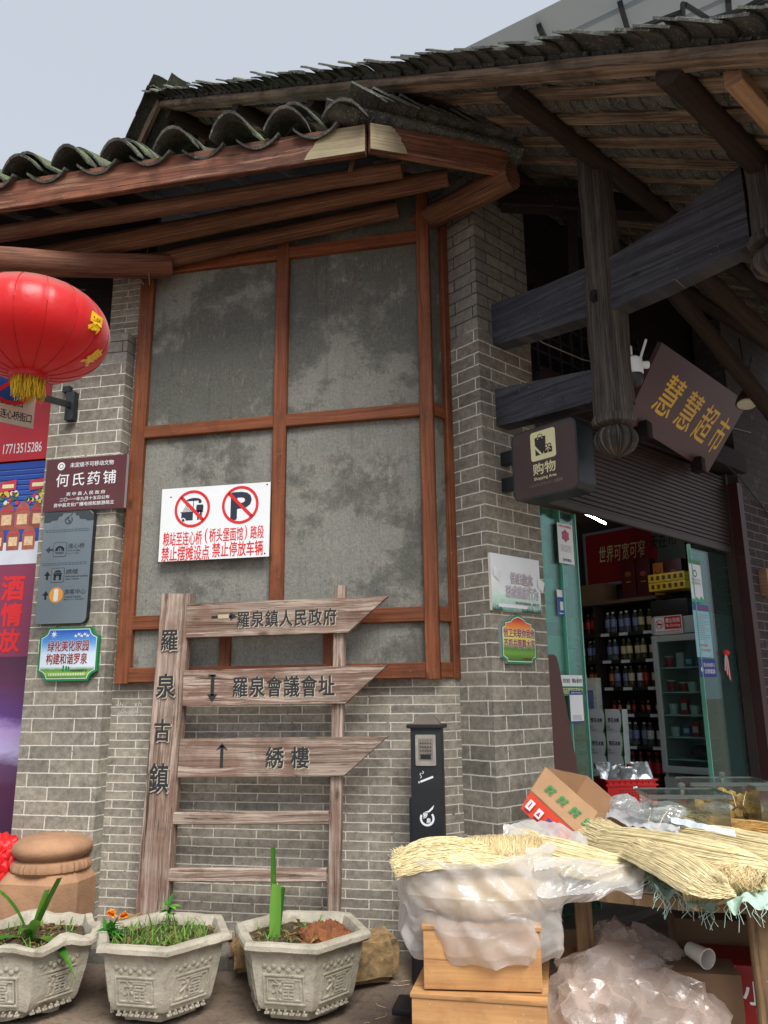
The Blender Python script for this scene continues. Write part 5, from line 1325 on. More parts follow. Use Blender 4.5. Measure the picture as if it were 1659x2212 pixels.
for k in range(16): leaf(m_, b0+V((0, 0, .07+.004*k)), (random.uniform(-1, 1), random.uniform(-1, 1), random.uniform(.1, .8)), random.uniform(.04, .08), .03, .6, M_leaf2 if k % 3 else M_herb, seg=5)
m_.build('foliage', wd_)
# rubble behind the pots
M_ybrick = paint('yellow_stone', hx('8f7550'), .95, var=.4, scale=22, bump=1.0, bscale=26, dirt=.7)
def rock(label, c, s_, mat, seed, name='stone', rz=.2):
    bm = bmesh.new(); bmesh.ops.create_cube(bm, size=1); bmesh.ops.bevel(bm, geom=bm.edges[:], offset=.12, segments=2, affect='EDGES'); bmesh.ops.subdivide_edges(bm, edges=bm.edges[:], cuts=2, use_grid_fill=True)
    R_ = Matrix.Rotation(rz, 3, 'Z'); m_ = MB()
    m_.add([V(c)+R_ @ V((v.co.x*s_[0], v.co.y*s_[1], v.co.z*s_[2]+s_[2]/2))+V((noise.noise(v.co*4+V((seed, 0, 0)))+.6*noise.noise(v.co*11), noise.noise(v.co*4+V((0, seed, 0))), noise.noise(v.co*4+V((0, 0, seed)))))*.02 for v in bm.verts], [[v.index for v in f.verts] for f in bm.faces], mat); bm.free()
    return tag(m_.build(name), label, name)
rock('yellow broken stone block between the two pale planters', (-1.80, 4.72, .10), (.2, .2, .22), M_ybrick, 2)
rock('reddish flat stone slab lying on the ledge behind the planters', (-1.80, 4.82, .14), (.32, .2, .12), paint('red_stone', hx('7d6258'), .9, var=.25, bump=.6), 5, 'stone_slab', .05)
rock('large yellow rough stone behind the clay planter', (-1.13, 4.74, .08), (.30, .22, .24), M_ybrick, 9, rz=.5)
rock('small yellow stone at the left of the middle planter', (-2.56, 4.66, .10), (.14, .16, .26), M_ybrick, 12)

# ================================================================ stone drum at the pier foot
dc = onY(105, 1950, 4.80); dc.z = .1
M_sand = paint('sandstone', hx('a07a5c'), .85, var=.22, scale=5, bump=.35, bscale=50, dirt=.25)
sdm = thing('stone_drum', 'round tan stone drum base on an angular block at the foot of the left pier', 'stone drum', dc)
def zD(v): return onY(105, v, 4.55).z
k_ = [zD(v) for v in (1980, 1898, 1912, 1887, 1880, 1818)]
m_ = MB(); oc = [(.245, -.08), (.245, .12), (.18, .17), (-.2, .17), (-.30, .12), (-.30, -.08), (-.2, -.22), (.165, -.22)]
def lay(mb, sc_, z): return [V((dc.x+p[0]*sc_, dc.y+p[1]*sc_, z)) for p in oc]
vs = lay(m_, 1.0, .02)+lay(m_, 1.0, k_[1]-.05)+lay(m_, .86, k_[1]+.0)
m_.add(vs, [(i*8+j, i*8+(j+1) % 8, (i+1)*8+(j+1) % 8, (i+1)*8+j)[::-1] for i in range(2) for j in range(8)]+[[16+j for j in range(8)][::-1]], M_sand); m_.build('block', sdm, smooth=20)
m_ = MB(); m_.lathe((dc.x, dc.y, 0), [(.21, k_[1]-.01), (.238, k_[1]+.012), (.242, k_[1]+.035), (.23, k_[1]+.06), (.20, k_[1]+.07)], M_sand, 90, flute=.035, nf=36); m_.build('rope_ring', sdm)
zt_, zb_ = onY(105, 1815, 4.6).z, k_[1]+.065
prof = [(.19, zb_)]+[(.192+.050*math.sin(math.pi*t/10)**.6, zb_+.012+(zt_-zb_-.03)*t/10) for t in range(11)]+[(.17, zt_-.005), (.02, zt_)]
m_ = MB(); m_.lathe((dc.x, dc.y, 0), prof, M_sand, 48); m_.build('drum', sdm)
# red cloth flower by the banner
m_ = MB(); rc_ = onY(2, 1852, 4.75); M_rf = paint('red_cloth', hx('d0181c'), .5, var=.15)
bm = bmesh.new(); bmesh.ops.create_icosphere(bm, subdivisions=5, radius=.13)
m_.add([rc_+v.co*(1+.35*abs(noise.noise(v.co*22))+.3*noise.noise(v.co*9)) for v in bm.verts], [[v.index for v in f.verts] for f in bm.faces], M_rf); bm.free()
tag(m_.build('cloth_flower'), 'crumpled red cloth flower at the foot of the purple banner', 'cloth flower')
rock('dark stone step under the red cloth flower', (rc_.x-.15, rc_.y+.05, .05), (.8, .35, rc_.z-.18), M_slab, 3, 'stone_step', 0)

# ================================================================ smoking post
M_blk = paint('black_coated_steel', hx('14171c'), .45, .0, .15, 5, dirt=.12); M_ss = paint('stainless_plate', hx('b4aea4'), .35, .6, .15, 20)
ap = thing('ashtray_post', 'black steel ashtray post with stainless plate and white cigarette symbol, before the brick wall', 'ashtray', onY(922, 1990, 4.75))
ax0, ax1 = onY(888, 1700, 4.70).x, onY(955, 1700, 4.70).x; az1 = onY(922, 1572, 4.70).z; AYf = 4.70
m_ = MB(); m_.box(((ax0+ax1)/2, AYf+.06, (az1+.08)/2), (ax1-ax0, .12, az1-.08), M_blk, bev=.006); m_.build('body', ap)
m_ = MB(); m_.box((ax0+.04, AYf+.075, .56), (.115, .11, .95), M_blk, bev=.005); m_.build('side_box', ap)
cxa = (ax0+ax1)/2; wv = (ax1-ax0)/2
m_ = MB(); m_.box((cxa, AYf+.06, az1+.008), (2*wv+.04, .155, .022), M_blk, bev=.004); m_.build('cap_plate', ap)
m_ = MB(); zc = az1+.0195; a_, b_ = wv*.9, .062
vs = [V((cxa+sx*a_, AYf+.06+sy*b_, zc)) for sx, sy in ((-1, -1), (1, -1), (1, 1), (-1, 1))]+[V((cxa+sx*a_*.5, AYf+.06+sy*b_*.5, zc+.05)) for sx, sy in ((-1, -1), (1, -1), (1, 1), (-1, 1))]
m_.add(vs, [(0, 1, 5, 4), (1, 2, 6, 5), (2, 3, 7, 6), (3, 0, 4, 7), (4, 5, 6, 7)], paint('dusty_cap', hx('6d6358'), .9, var=.2)); m_.build('cap', ap, smooth=0)
b = Board((cxa, AYf, 0), X, Zv, FN)
pz0, pz1 = onY(922, 1654, AYf).z, onY(922, 1587, AYf).z; pw = wv*.66
m_ = MB(); m_.prism(rrect(-pw, pz0, pw, pz1, .008), (V((cxa, AYf, 0)), X, Zv, FN), .008, M_ss, back=.0003); m_.prism(rrect(-pw*.72, pz0+.03, pw*.72, pz1-.022, .005), (V((cxa, AYf, 0)), X, Zv, FN), .0105, paint('stainless_inner', hx('8f8a80'), .3, .6, .2, 25), back=.0075); m_.build('plate', ap, smooth=0)
b2_ = Board((cxa, AYf-.0105, 0), X, Zv, FN)
for i in range(5):
    for j in range(5): b2_.poly(circ((i-2)*pw*.24, pz1-.048-j*.021, .0045, 9), C_black, 1)
b2_.rect(-pw*.5, pz0+.036, pw*.5, pz0+.062, C_black, 2)
b2_.build(ap, 'holes')
def bz(v): return onY(922, v, AYf).z
zc_ = bz(1681); b.line((-.035, zc_-.02), (.04, zc_+.008), .011, C_white, 1); b.line((-.046, zc_-.024), (-.04, zc_-.022), .011, C_white, 1)
for k in range(3): b.ring(-.035+.006*k, zc_+.008+.012*k, .005, .0085, C_white, 1, 0, -100+180*(k % 2), 80+180*(k % 2), 10)
crest(b, .0, bz(1768), .042, C_white); b.build(ap)
m_ = MB(); m_.box((ax0+.0, 4.42, .07), (.10, .2, .035), M_blk, bev=.01); o = m_.build('cast_iron_foot'); tag(o, 'low black metal wedge on the ground beside the wooden boxes', 'metal wedge')

# ================================================================ wooden boxes and the noodle sack
def crate_box(label, x0, x1, y0, y1, z0, z1, rz=0):
    t_ = thing('wooden_box', label, 'box', ((x0+x1)/2, (y0+y1)/2, z0), 'pale wooden boxes under the noodle sack')
    c = V(((x0+x1)/2, (y0+y1)/2, 0)); R_ = Matrix.Rotation(rz, 3, 'Z'); ax = (R_ @ X, R_ @ Yv, Zv); th = .018
    w_, d_ = x1-x0, y1-y0
    for nm, off, sz in (('front_board', (0, -d_/2+th/2, (z0+z1)/2), (w_, th, z1-z0-.004)), ('back_board', (0, d_/2-th/2, (z0+z1)/2), (w_, th, z1-z0-.004)),
                        ('side_board', (-w_/2+th/2, 0, (z0+z1)/2-.001), (th, d_-2*th-.002, z1-z0-.006)), ('side_board', (w_/2-th/2, 0, (z0+z1)/2-.001), (th, d_-2*th-.002, z1-z0-.006)), ('lid', (0, 0, z1+.006), (w_+.012, d_+.012, .016))):
        m_ = MB(); m_.box(c+ax[0]*off[0]+ax[1]*off[1]+Zv*off[2], sz, W_bench, ax, bev=.004); m_.build(nm, t_)
crate_box('lower pale wooden box of the stack under the noodle sack', -.66, -.115, 3.55, 4.1, -.01, .405)
crate_box('upper pale wooden box, directly under the noodle sack', -.635, -.15, 3.60, 4.05, .425, .655, rz=.10)
F_bag = film('milky_plastic', hx('f4f2ef'), .48, .22, .35, 8.5, .10)
F_clear = film('clear_plastic', hx('f0f2f2'), .14, .12, .3, 12, .18)
F_pink = film('pinkish_plastic', hx('eeddd2'), .26, .26, .2, 9, .07)
F_white = film('white_plastic', hx('e8ebf0'), .95, .2, .4, 14, .14)
def noodm(name, c1, c2):
    m, nt, b, o = _new(name); t = NT(nt)
    r_ = t.n('TexCoord').outputs['Object']; c = t.mix(t.n('NewGeometry').outputs['Random Per Island'], c1, c2); c = t.mix(t.math('MULTIPLY', t.ramp(t.noise(r_, 18, 4), ((.45, (0, 0, 0)), (.65, (1, 1, 1)))), .4), c, tuple(x*.7 for x in c1))
    t.l(c, b.inputs['Base Color']); b.inputs['Roughness'].default_value = .55; b.inputs['Subsurface Weight'].default_value = 0
    return m
N_y = noodm('dry_noodle', hx('dcc994'), hx('f4e7bf')); N_t = noodm('tan_noodle', hx('ccb27e'), hx('efddb0')); N_o = noodm('orange_noodle', hx('c99a52'), hx('e3bf7e')); N_g = noodm('olive_noodle', hx('8f8048'), hx('b5a468'))
NSEG = 16
def curves(name, strands, r_, mat, origin, label=None, parent=None, cat='noodles', group='bundles of dry noodles on the stall'):
    cu = bpy.data.curves.new(name, 'CURVE'); cu.dimensions = '3D'; cu.bevel_depth = r_; cu.bevel_resolution = 0; cu.use_fill_caps = False
    L = ORG[parent.name] if parent else V(origin)
    for st in strands:
        sp_ = cu.splines.new('POLY'); sp_.points.add(len(st)-1)
        for q, p in zip(sp_.points, st): d = p-L; q.co = (d.x, d.y, d.z, 1)
    cu.materials.append(mat)
    tmp = bpy.data.objects.new(name, cu); COL.objects.link(tmp); bpy.context.view_layer.update()
    me = bpy.data.meshes.new_from_object(tmp.evaluated_get(bpy.context.evaluated_depsgraph_get())); me.name = name
    bpy.data.objects.remove(tmp); bpy.data.curves.remove(cu)
    o = bpy.data.objects.new(name, me); COL.objects.link(o)
    if parent: o.parent = parent
    else: o.location = L; tag(o, label, cat, group)
    ORG[o.name] = L; return o
def hank(path, W, H, n, fray=.06, wob=.006, spread=1.0, lift=0.0, end_curl=0.0):
    path = [V(p) for p in path]; K = len(path); out = []
    def at(lst, t):
        x = t*(len(lst)-1); i = min(int(x), len(lst)-2); f = x-i; return lst[i]*(1-f)+lst[i+1]*f
    def atp(t):        # smooth path
        x = t*(K-1); i = min(int(x), K-2); f = x-i
        p0, p1, p2, p3 = path[max(i-1, 0)], path[i], path[i+1], path[min(i+2, K-1)]
        return .5*((2*p1)+(-p0+p2)*f+(2*p0-5*p1+4*p2-p3)*f*f+(-p0+3*p1-3*p2+p3)*f**3)
    tot = sum((path[i+1]-path[i]).length for i in range(K-1))
    for s_ in range(n):
        a = random.uniform(-1, 1); b = random.random()
        lim = math.sqrt(max(0, 1-a*a)); b = (b**.6)*lim
        t0 = max(0, random.expovariate(1/(fray/tot)) if fray else 0)*.6-.02; t1 = 1-random.random()*.03
        ph_ = random.uniform(0, 50); st = []
        flare = random.uniform(-1, 1)*.5
        for k in range(NSEG+1):
            t = t0+(t1-t0)*k/NSEG; tc = min(max(t, 0), 1)
            p = atp(tc); tg = (atp(min(1, tc+.02))-atp(max(0, tc-.02))).normalized()
            sd_ = tg.cross(Zv).normalized() if abs(tg.z) < .97 else X; up = sd_.cross(tg).normalized()
            if up.z < 0 and abs(tg.z) < .9: up = -up
            fl = max(0, .12-tc)/.12
            q = p+sd_*(a+flare*fl*.5)*at(W, tc)+up*b*at(H, tc)*(1+fl*.5)
            q += V((noise.noise(V((ph_, t*7, 0))), noise.noise(V((ph_, t*7, 5))), noise.noise(V((ph_, t*7, 9)))))*wob*(1+2.5*fl)
            st.append(q)
        out.append(st)
    return out
def coil(axis0, axis1, R_, n, a0=-60, a1=200, wob=.006, sq=.8, lean=.04):
    axis0, axis1 = V(axis0), V(axis1); t = (axis1-axis0).normalized(); sd_ = t.cross(Zv).normalized(); up = sd_.cross(t); out = []
    for k in range(n):
        f = random.random(); c = axis0.lerp(axis1, f); rr = R_*random.uniform(.86, 1.06)*(.8+.2*math.sin(math.pi*f)); ph_ = random.uniform(0, 60); st = []
        A0 = a0+random.uniform(-25, 25); A1_ = a1+random.uniform(-25, 25)
        for i in range(13):
            a = rad(A0+(A1_-A0)*i/12)
            st.append(c+sd_*rr*math.cos(a)+up*rr*sq*math.sin(a)+t*(lean*(i/12-.5)+wob*2*noise.noise(V((ph_, i*.3, 0))))+V((noise.noise(V((ph_, i*.3, 2))), noise.noise(V((ph_, i*.3, 4))), noise.noise(V((ph_, i*.3, 6)))))*wob)
        out.append(st)
    return out
def blob(mb, c, sx, sy, sz, mat, amp=.12, freq=6, sub=4, seed=0, ridge=0.0):
    bm = bmesh.new(); bmesh.ops.create_icosphere(bm, subdivisions=sub, radius=1)
    vs = []
    for v in bm.verts:
        d = v.co; q = V((d.x*sx, d.y*sy, d.z*sz)); n_ = noise.noise(q*freq+V((seed, 0, 0)))
        if ridge: n_ += ridge*(1-2*abs(noise.noise(q*freq*1.7+V((0, seed, 0)))))+ridge*.5*(1-2*abs(noise.noise(q*freq*4.1+V((0, 0, seed)))))
        vs.append(V(c)+q*(1+amp*n_))
    mb.add(vs, [[v.index for v in f.verts] for f in bm.faces], mat); bm.free()
random.seed(21)
# sack
sk = thing('noodle_sack', 'milky plastic sack folded open around tan noodles, standing on the wooden boxes', 'plastic sack', (-.40, 3.84, .66))
SKC = V((-.39, 3.83, 0))
def sackpt(i, j):
    th = 2*math.pi*i; ks = [(0, .30, .905), (.12, .335, .915), (.3, .36, .86), (.5, .385, .78), (.65, .36, .70), (.78, .375, .645), (.9, .365, .565), (1, .34, .53)]
    for a, b in zip(ks, ks[1:]):
        if j <= b[0]+1e-6: f = (j-a[0])/(b[0]-a[0]); f = f*f*(3-2*f); r_, z = a[1]+(b[1]-a[1])*f, a[2]+(b[2]-a[2])*f; break
    d = V((math.cos(th)*1.06, math.sin(th)*.78, 0)); q = SKC+d*r_+Zv*z
    wv_ = noise.noise(V((d.x*2.2, d.y*2.2, z*2.5)))*.05+(.3-abs(noise.noise(V((d.x*2.6+z*3, d.y*2.6, z*7)))))*.055+(.3-abs(noise.noise(V((d.x*6+z*7, d.y*6+z*5, z*10)))))*.018-.02
    q += d.normalized()*wv_
    if j > .6: q += Zv*(.05*noise.noise(V((d.x*2.5, d.y*2.5, 4)))-.03*(d.x > .2)*(j-.6)); q += d*(.03*(j-.6)*math.sin(9*th))
    if j < .2: q += Zv*(.03*noise.noise(V((d.x*3, d.y*3, 1)))+(.05*max(0, d.x))*(1-j/.2))
    return q
m_ = MB(); m_.grid(sackpt, 130, 64, F_bag); m_.build('plastic_film', sk, smooth=70)
m_ = MB(); blob(m_, SKC+Zv*.775, .33, .24, .13, paint('noodle_mass', hx('d8bd92'), .8, var=.25, scale=14), .08, 5, 4); m_.build('filling', sk, smooth=70)
e0 = SKC+V((-.20, .0, .852)); e1 = SKC+V((.28, .10, .885))
st = coil(e0+V((.06, .06, .015)), e1, .122, 1700, -45, 190, .010)
st += coil(SKC+V((-.06, -.13, .875)), SKC+V((.28, -.10, .90)), .055, 500, -40, 190, .006)
curves('noodle_bundle', st, .0013, N_t, SKC+Zv*.88, 'rolled tan noodle bundle with transverse windings on top of the open sack')
st = hank([SKC+V((-.34, -.06, .86)), SKC+V((-.25, -.06, .895)), SKC+V((-.10, -.03, .91)), SKC+V((.05, .02, .89))], [.16, .15, .13, .06], [.05, .075, .07, .05], 900, .06, .012)
st += hank([SKC+V((-.33, -.16, .845)), SKC+V((-.2, -.17, .88)), SKC+V((-.02, -.16, .895)), SKC+V((.15, -.14, .89))], [.08, .09, .08, .05], [.03, .05, .04, .03], 400, .05, .011)
curves('noodle_bundle', st, .0013, N_y, SKC+Zv*.87, 'tangled frayed noodle bundle at the left rim of the open sack')

# ================================================================ the stall table and what lies on it
TZ = .80
tb = thing('stall_table', 'rough edged plank stall table in front of the shop, loaded with noodles', 'table', (.8, 4.2, .1))
W_slabw = wood('rough_plank', hx('6d5440'), hx('a08562'), 26, 1.2, .8, .85, blotch=hx('4d3a2b')); M_lino = paint('pale_table_sheet', hx('b9b0a0'), .5, var=.15, scale=9, dirt=.4)
ol = [(-.02, 4.02)]+[(x_, 3.74-.12*min(1, max(0, (x_-.1)/.35))+.014*noise.noise(V((x_*9, 0, 0)))) for x_ in [.1+.05*k for k in range(60)]]+[(3.05, 6.9), (1.05, 6.9), (.05, 4.75)]
m_ = MB(); m_.prism(ol, (V((0, 0, TZ)), X, Yv, Zv), 0, W_slabw, back=-.045); m_.build('tabletop', tb, smooth=0)
ol2 = [(.02, 4.02)]+[(x_, 3.76-.12*min(1, max(0, (x_-.1)/.35))+.03*noise.noise(V((x_*5, 2, 0)))) for x_ in [.1+.05*k for k in range(60)]]+[(3.0, 6.85), (1.1, 6.85), (.08, 4.75)]
m_ = MB(); m_.prism(ol2, (V((0, 0, TZ)), X, Yv, Zv), .004, M_lino, back=.0008); m_.build('table_sheet', tb, smooth=0)
for (u, v, y) in ((1265, 2050, 4.0), (1652, 2120, 3.72)):
    p = onY(u, v, y); m_ = MB(); m_.beam((p.x, p.y, .03), (p.x, p.y, TZ-.047), .075, .06, W_slabw, up=(0, -1, 0), nseg=14, jit=.004); m_.build('leg', tb)
for (x0, y0) in ((2.8, 3.8), (1.3, 6.6), (2.8, 6.6)):
    m_ = MB(); m_.beam((x0, y0, .03), (x0, y0, TZ-.047), .075, .06, W_slabw, up=(0, -1, 0)); m_.build('leg', tb)

def T_(u, v, z): return onZ(u, v, z)
# middle hank on a milky bag at the left end of the table
st = hank([T_(1120, 1830, .90), T_(1190, 1858, .87), T_(1260, 1882, .84), T_(1330, 1892, .83), T_(1385, 1890, .83), T_(1396, 1895, .82)], [.11, .15, .15, .12, .08, .06], [.06, .10, .11, .09, .07, .04], 1700, .07, .004)
o = curves('noodle_bundle', st, .0013, N_y, T_(1260, 1840, .9), 'straight noodle bundle lying from the sack to the left table edge')
st = coil(T_(1300, 1872, .875), T_(1392, 1856, .885), .05, 300, -70, 190, .006)
o = curves('noodle_bundle', st, .0013, N_t, T_(1345, 1865, .86), 'folded curled end of noodles by the torn green woven bag')
# film under it, hanging over the table edge
m_ = MB(); L0, L1 = T_(1150, 1850, .93), T_(1395, 1862, .87); F0, F1 = onY(1165, 1955, 3.66), onY(1385, 1935, 3.60)
def apron(i, j):
    a = L0.lerp(L1, i); b = F0.lerp(F1, i); p = a.lerp(b, j); p += Zv*(.05*math.sin(math.pi*min(1, j*1.2))*(1-j))+V((0, -.05*math.sin(math.pi*j), 0))
    k = (.3-abs(noise.noise(V((i*3+j*2, j*2.5, 1)))))*.09+(.3-abs(noise.noise(V((i*8+j*5, j*3, 3)))))*.03
    p += V((0, -k, k*.3)); 
    if j > .6: p += Zv*(.06*noise.noise(V((i*3.3, 0, 7))))*(j-.6)/.4
    return p
m_.grid(apron, 80, 46, F_bag); o = m_.build('plastic_bag', smooth=70); tag(o, 'milky plastic bag spread under the noodles, hanging over the left table edge', 'plastic bag')
m_ = MB(); a0 = T_(1075, 1800, 1.0)
def veil(i, j):
    p = T_(1085, 1805, .98).lerp(T_(1270, 1835, .93), i)+(T_(1180, 1755, 1.02)-T_(1170, 1810, .98))*j*(.35+.6*math.sin(math.pi*i))
    return p+Zv*(-.03+.04*math.sin(math.pi*j)+.03*noise.noise(V((i*5, j*4, 0)))+.02*(.5-abs(noise.noise(V((i*9, j*5, 2))))))
m_.grid(veil, 60, 30, F_bag); o = m_.build('plastic_bag', smooth=70); tag(o, 'greyish plastic bag pulled back behind the noodles, below the cardboard box', 'plastic bag')
# big hank on the green woven bag
st = hank([T_(1292, 1842, .84), T_(1370, 1858, .84), T_(1480, 1882, .84), T_(1590, 1905, .835), T_(1640, 1908, .83), T_(1650, 1915, .82)], [.15, .19, .17, .14, .10, .07], [.11, .145, .15, .14, .10, .06], 2800, .09, .004)
curves('noodle_bundle', st, .0013, N_y, T_(1480, 1840, .9), 'largest pale noodle bundle fanned out across the table front')
st = hank([T_(1385, 1850, .915), T_(1440, 1872, .91), T_(1500, 1905, .885), T_(1530, 1930, .86), onY(1522, 1952, 3.57), onY(1515, 1962, 3.59)], [.09, .12, .12, .10, .07, .05], [.05, .075, .08, .07, .05, .03], 1500, .06, .004)
curves('noodle_bundle', st, .0013, N_y, T_(1470, 1890, .87), 'pale noodle bundle drooping over the table front edge on the green bag')
st = coil(T_(1560, 1895, .88), T_(1640, 1905, .875), .055, 360, -60, 200, .02)
curves('noodle_bundle', st, .0013, N_t, T_(1600, 1900, .86), 'curled knot of noodles at the front right of the table')
st = hank([T_(1465, 1815, .88), T_(1560, 1838, .87), T_(1680, 1865, .86), T_(1800, 1880, .85)], [.14, .18, .18, .14], [.08, .11, .11, .08], 1800, .08, .004)
curves('noodle_bundle', st, .0014, N_y, T_(1600, 1810, .92), 'pale noodle bundle behind the largest one, running out to the right')
st = hank([T_(1545, 1790, .89), T_(1620, 1803, .88), T_(1720, 1815, .88), T_(1800, 1820, .87)], [.08, .12, .12, .10], [.05, .07, .07, .05], 560, .10, .012)
curves('noodle_bundle', st, .0014, N_o, T_(1640, 1785, .93), 'orange noodle bundle at the back right of the table')
hc = T_(1497, 1762, .94); st = []
for k in range(520):
    a = random.uniform(0, 6.28); q = .17*math.sqrt(random.random()); c = hc+V((q*math.cos(a), q*math.sin(a)*.8, .07*(1-(q/.17)**2)-.02)); d = V((random.uniform(.3, 1), random.uniform(-.8, .3), random.uniform(-.3, .15))).normalized()
    l_ = random.uniform(.05, .12); st.append([c-d*l_+Zv*-.03, c, c+d*l_*.8+Zv*-.02, c+d*l_*1.3-Zv*.05])
curves('noodle_bundle', st, .0022, N_g, hc-Zv*.06, 'olive brown heap of short noodles before the acrylic boxes')
# loose strands
st = []
for (u, v, du, dv, z) in ((1400, 1775, 15, -40, 1.0), (1420, 1790, 28, -45, 1.0), (1590, 1742, -10, -30, 1.03), (1605, 1740, 8, -32, 1.03), (1320, 1800, -30, -6, .98), (1560, 1700, 6, 22, 1.06)):
    a = T_(u, v, z); b = T_(u+du, v+dv, z+.05); st.append([a, a.lerp(b, .5)+Zv*.01, b])
curves('noodle_strand', st, .0016, N_y, T_(1400, 1780, .95), 'few stray noodles sticking up from the bundles', cat='noodles', group=None)
# green woven bag
M_grn = paint('woven_green', hx('a9c2b4'), .6, var=.12, scale=60, bump=.4, bscale=300)
m_ = MB()
def gbag(i, j):
    a = T_(1378, 1868, .85).lerp(T_(1700, 1900, .84), i); mid = onZ(1400, 1918, .812).lerp(onZ(1700, 1935, .815), i); b = onY(1420, 1935, 3.56).lerp(onY(1700, 1985, 3.50), i)
    p = a.lerp(mid, j/.5) if j < .5 else mid.lerp(b, (j-.5)/.5)
    k = (.5-abs(noise.noise(V((i*6, j*5, 11)))))*.05+.02*noise.noise(V((i*17, j*12, 3)))
    p += V((0, -abs(k)*.6, k*.8+.03*(i < .2)*(1-i/.2)*math.sin(3*j)))
    if j > .8: p += Zv*(.035*noise.noise(V((i*9, 0, 4)))-.02*math.sin(6*i))
    return p
m_.grid(gbag, 90, 40, M_grn); gb = m_.build('woven_bag', smooth=60); tag(gb, 'torn pale green woven bag spread under the noodles at the table front', 'woven bag')
st = []
for k in range(95):
    i = random.random()**1.3; p = gbag(i, 1.0 if random.random() < .6 else random.uniform(.4, .9)); l_ = random.uniform(.02, .07); st.append([p, p+V((random.uniform(-.02, .02), -.012, -.3*l_)), p+V((random.uniform(-.03, .03), -.02, -l_))])
for k in range(70):
    p = gbag(random.uniform(0, .25), random.uniform(.3, .8)); st.append([p, p+V((random.uniform(-.03, .03), -.02, .012)), p+V((random.uniform(-.06, .06), -.03, -.01))])
o = curves('frayed_threads', st, .0013, M_grn, None, parent=gb); o['kind'] = 'stuff'
# white sheet and clear crumpled bags
m_ = MB()
def wsheet(i, j):
    p = T_(1318, 1775, .93).lerp(T_(1470, 1822, .92), i)+(T_(1350, 1720, 1.0)-T_(1318, 1768, 1.0))*(j-.3)
    return p+Zv*(.05+.04*noise.noise(V((i*3, j*3, 5)))+.03*(.5-abs(noise.noise(V((i*7, j*6, 2))))))
m_.grid(wsheet, 40, 24, F_white); o = m_.build('plastic_bag', smooth=60); tag(o, 'glossy white plastic bag lying behind the largest noodle bundle', 'plastic bag')
for (u, v, z, sx, sy, sz, sd_, lb) in ((1345, 1732, 1.03, .075, .06, .04, 3, 'small clear crumpled bag at the mouth of the cardboard box'), (1420, 1752, 1.03, .14, .11, .055, 8, 'larger clear crumpled bag left of the olive noodles'), (1555, 1745, 1.03, .07, .06, .03, 12, 'clear crumpled bag at the foot of the acrylic box with sugar')):
    m_ = MB(); c = T_(u, v, z); blob(m_, c, sx*.8, sy*.8, sz*.8, F_clear, .35, 9, 4, sd_, .6); o = m_.build('plastic_bag', smooth=20); tag(o, lb, 'plastic bag')
m_ = MB()
def striped(i, j):
    p = T_(1450, 1790, 1.0).lerp(T_(1590, 1822, .975), i)+V((0, -.02+.05*j, .02*math.sin(3.1*j)+.015*noise.noise(V((i*5, j*5, 8)))+.03)); return p
m_.grid(striped, 30, 8, paint('printed_film', hx('cdd8e6'), .3, var=.3, scale=16)); o = m_.build('plastic_wrapper', smooth=60); tag(o, 'pale blue printed wrapper between two noodle bundles', 'wrapper')

# ---------------------------------------------------------------- cardboard box
M_card = paint('corrugated_card', hx('b08a66'), .85, var=.08, scale=6, bump=.15, bscale=60); M_cardd = paint('card_inside', hx('a07a58'), .9, var=.1, scale=5); M_rbox = paint('red_carton_print', hx('d8452a'), .5, var=.08)
Ac, FRc, BLc, BKc = dep(1179, 1657, 4.50), dep(1291, 1754, 4.18), dep(1146, 1709, 4.36), dep(1251, 1662, 4.86)
e1, e2, e3 = FRc-Ac, BLc-Ac, BKc-Ac
e3 = e3-e1.normalized()*e3.dot(e1.normalized())*.7
cb = thing('cardboard_box', 'open cardboard box with green printed tape, tipped over on the table beside the pier', 'cardboard box', Ac+e2)
def panel(name, o, a, b, mat, th=.006, parent=cb, n_=10):
    m_ = MB(); nn_ = a.cross(b).normalized()
    m_.grid(lambda i, j: o+a*i+b*j+nn_*.004*noise.noise((o+a*i+b*j)*9), n_, n_, mat); m_.grid(lambda i, j: o+a*i+b*j+nn_*(th+.004*noise.noise((o+a*i+b*j)*9)), n_, n_, mat)
    for (p, q) in ((o, a), (o+b, a)): m_.add([p, p+q, p+q+nn_*th, p+nn_*th], [(0, 1, 2, 3)], mat)
    for (p, q) in ((o, b), (o+a, b)): m_.add([p, p+q, p+q+nn_*th, p+nn_*th], [(0, 1, 2, 3)], mat)
    return m_.build(name, parent, smooth=40)
panel('side_panel', Ac, e1, e2, M_card); panel('side_panel', Ac+e3, e1, e2, M_cardd); panel('end_panel', Ac+e1, e3, e2, M_card); panel('end_panel', Ac, e3, e2, M_cardd); panel('base_panel', Ac+e2, e1, e3, M_cardd)
nn_ = e2.cross(e1).normalized()
if nn_.dot(CAM-Ac) < 0: nn_ = -nn_
bx2 = e1.normalized(); by2 = -(e2-bx2*e2.dot(bx2)).normalized(); l1 = e1.length; l2 = e2.length
b = Board(Ac+e2+nn_*.009, bx2, by2, nn_)
for k in range(4): b.text('雪花', l1*(.10+.235*k), l2*(.30), l1*(.24+.235*k), l2*.56, paint('green_tape_print', hx('2f8a4c'), .5), 1, bold=.03)
b.rect(l1*.98, -l2*.02, l1*1.0, l2*.98, paint('red_tape', hx('c42a26'), .4), 1)
b.build(cb, 'tape')
o = panel('bottom_flap', BLc-nn_*.002, e1*.86, (dep(1125, 1746, 4.33)-BLc), M_rbox)
fl = (dep(1125, 1746, 4.33)-BLc); fn_ = e1.cross(fl).normalized(); fn_ = -fn_ if fn_.dot(CAM-BLc) < 0 else fn_
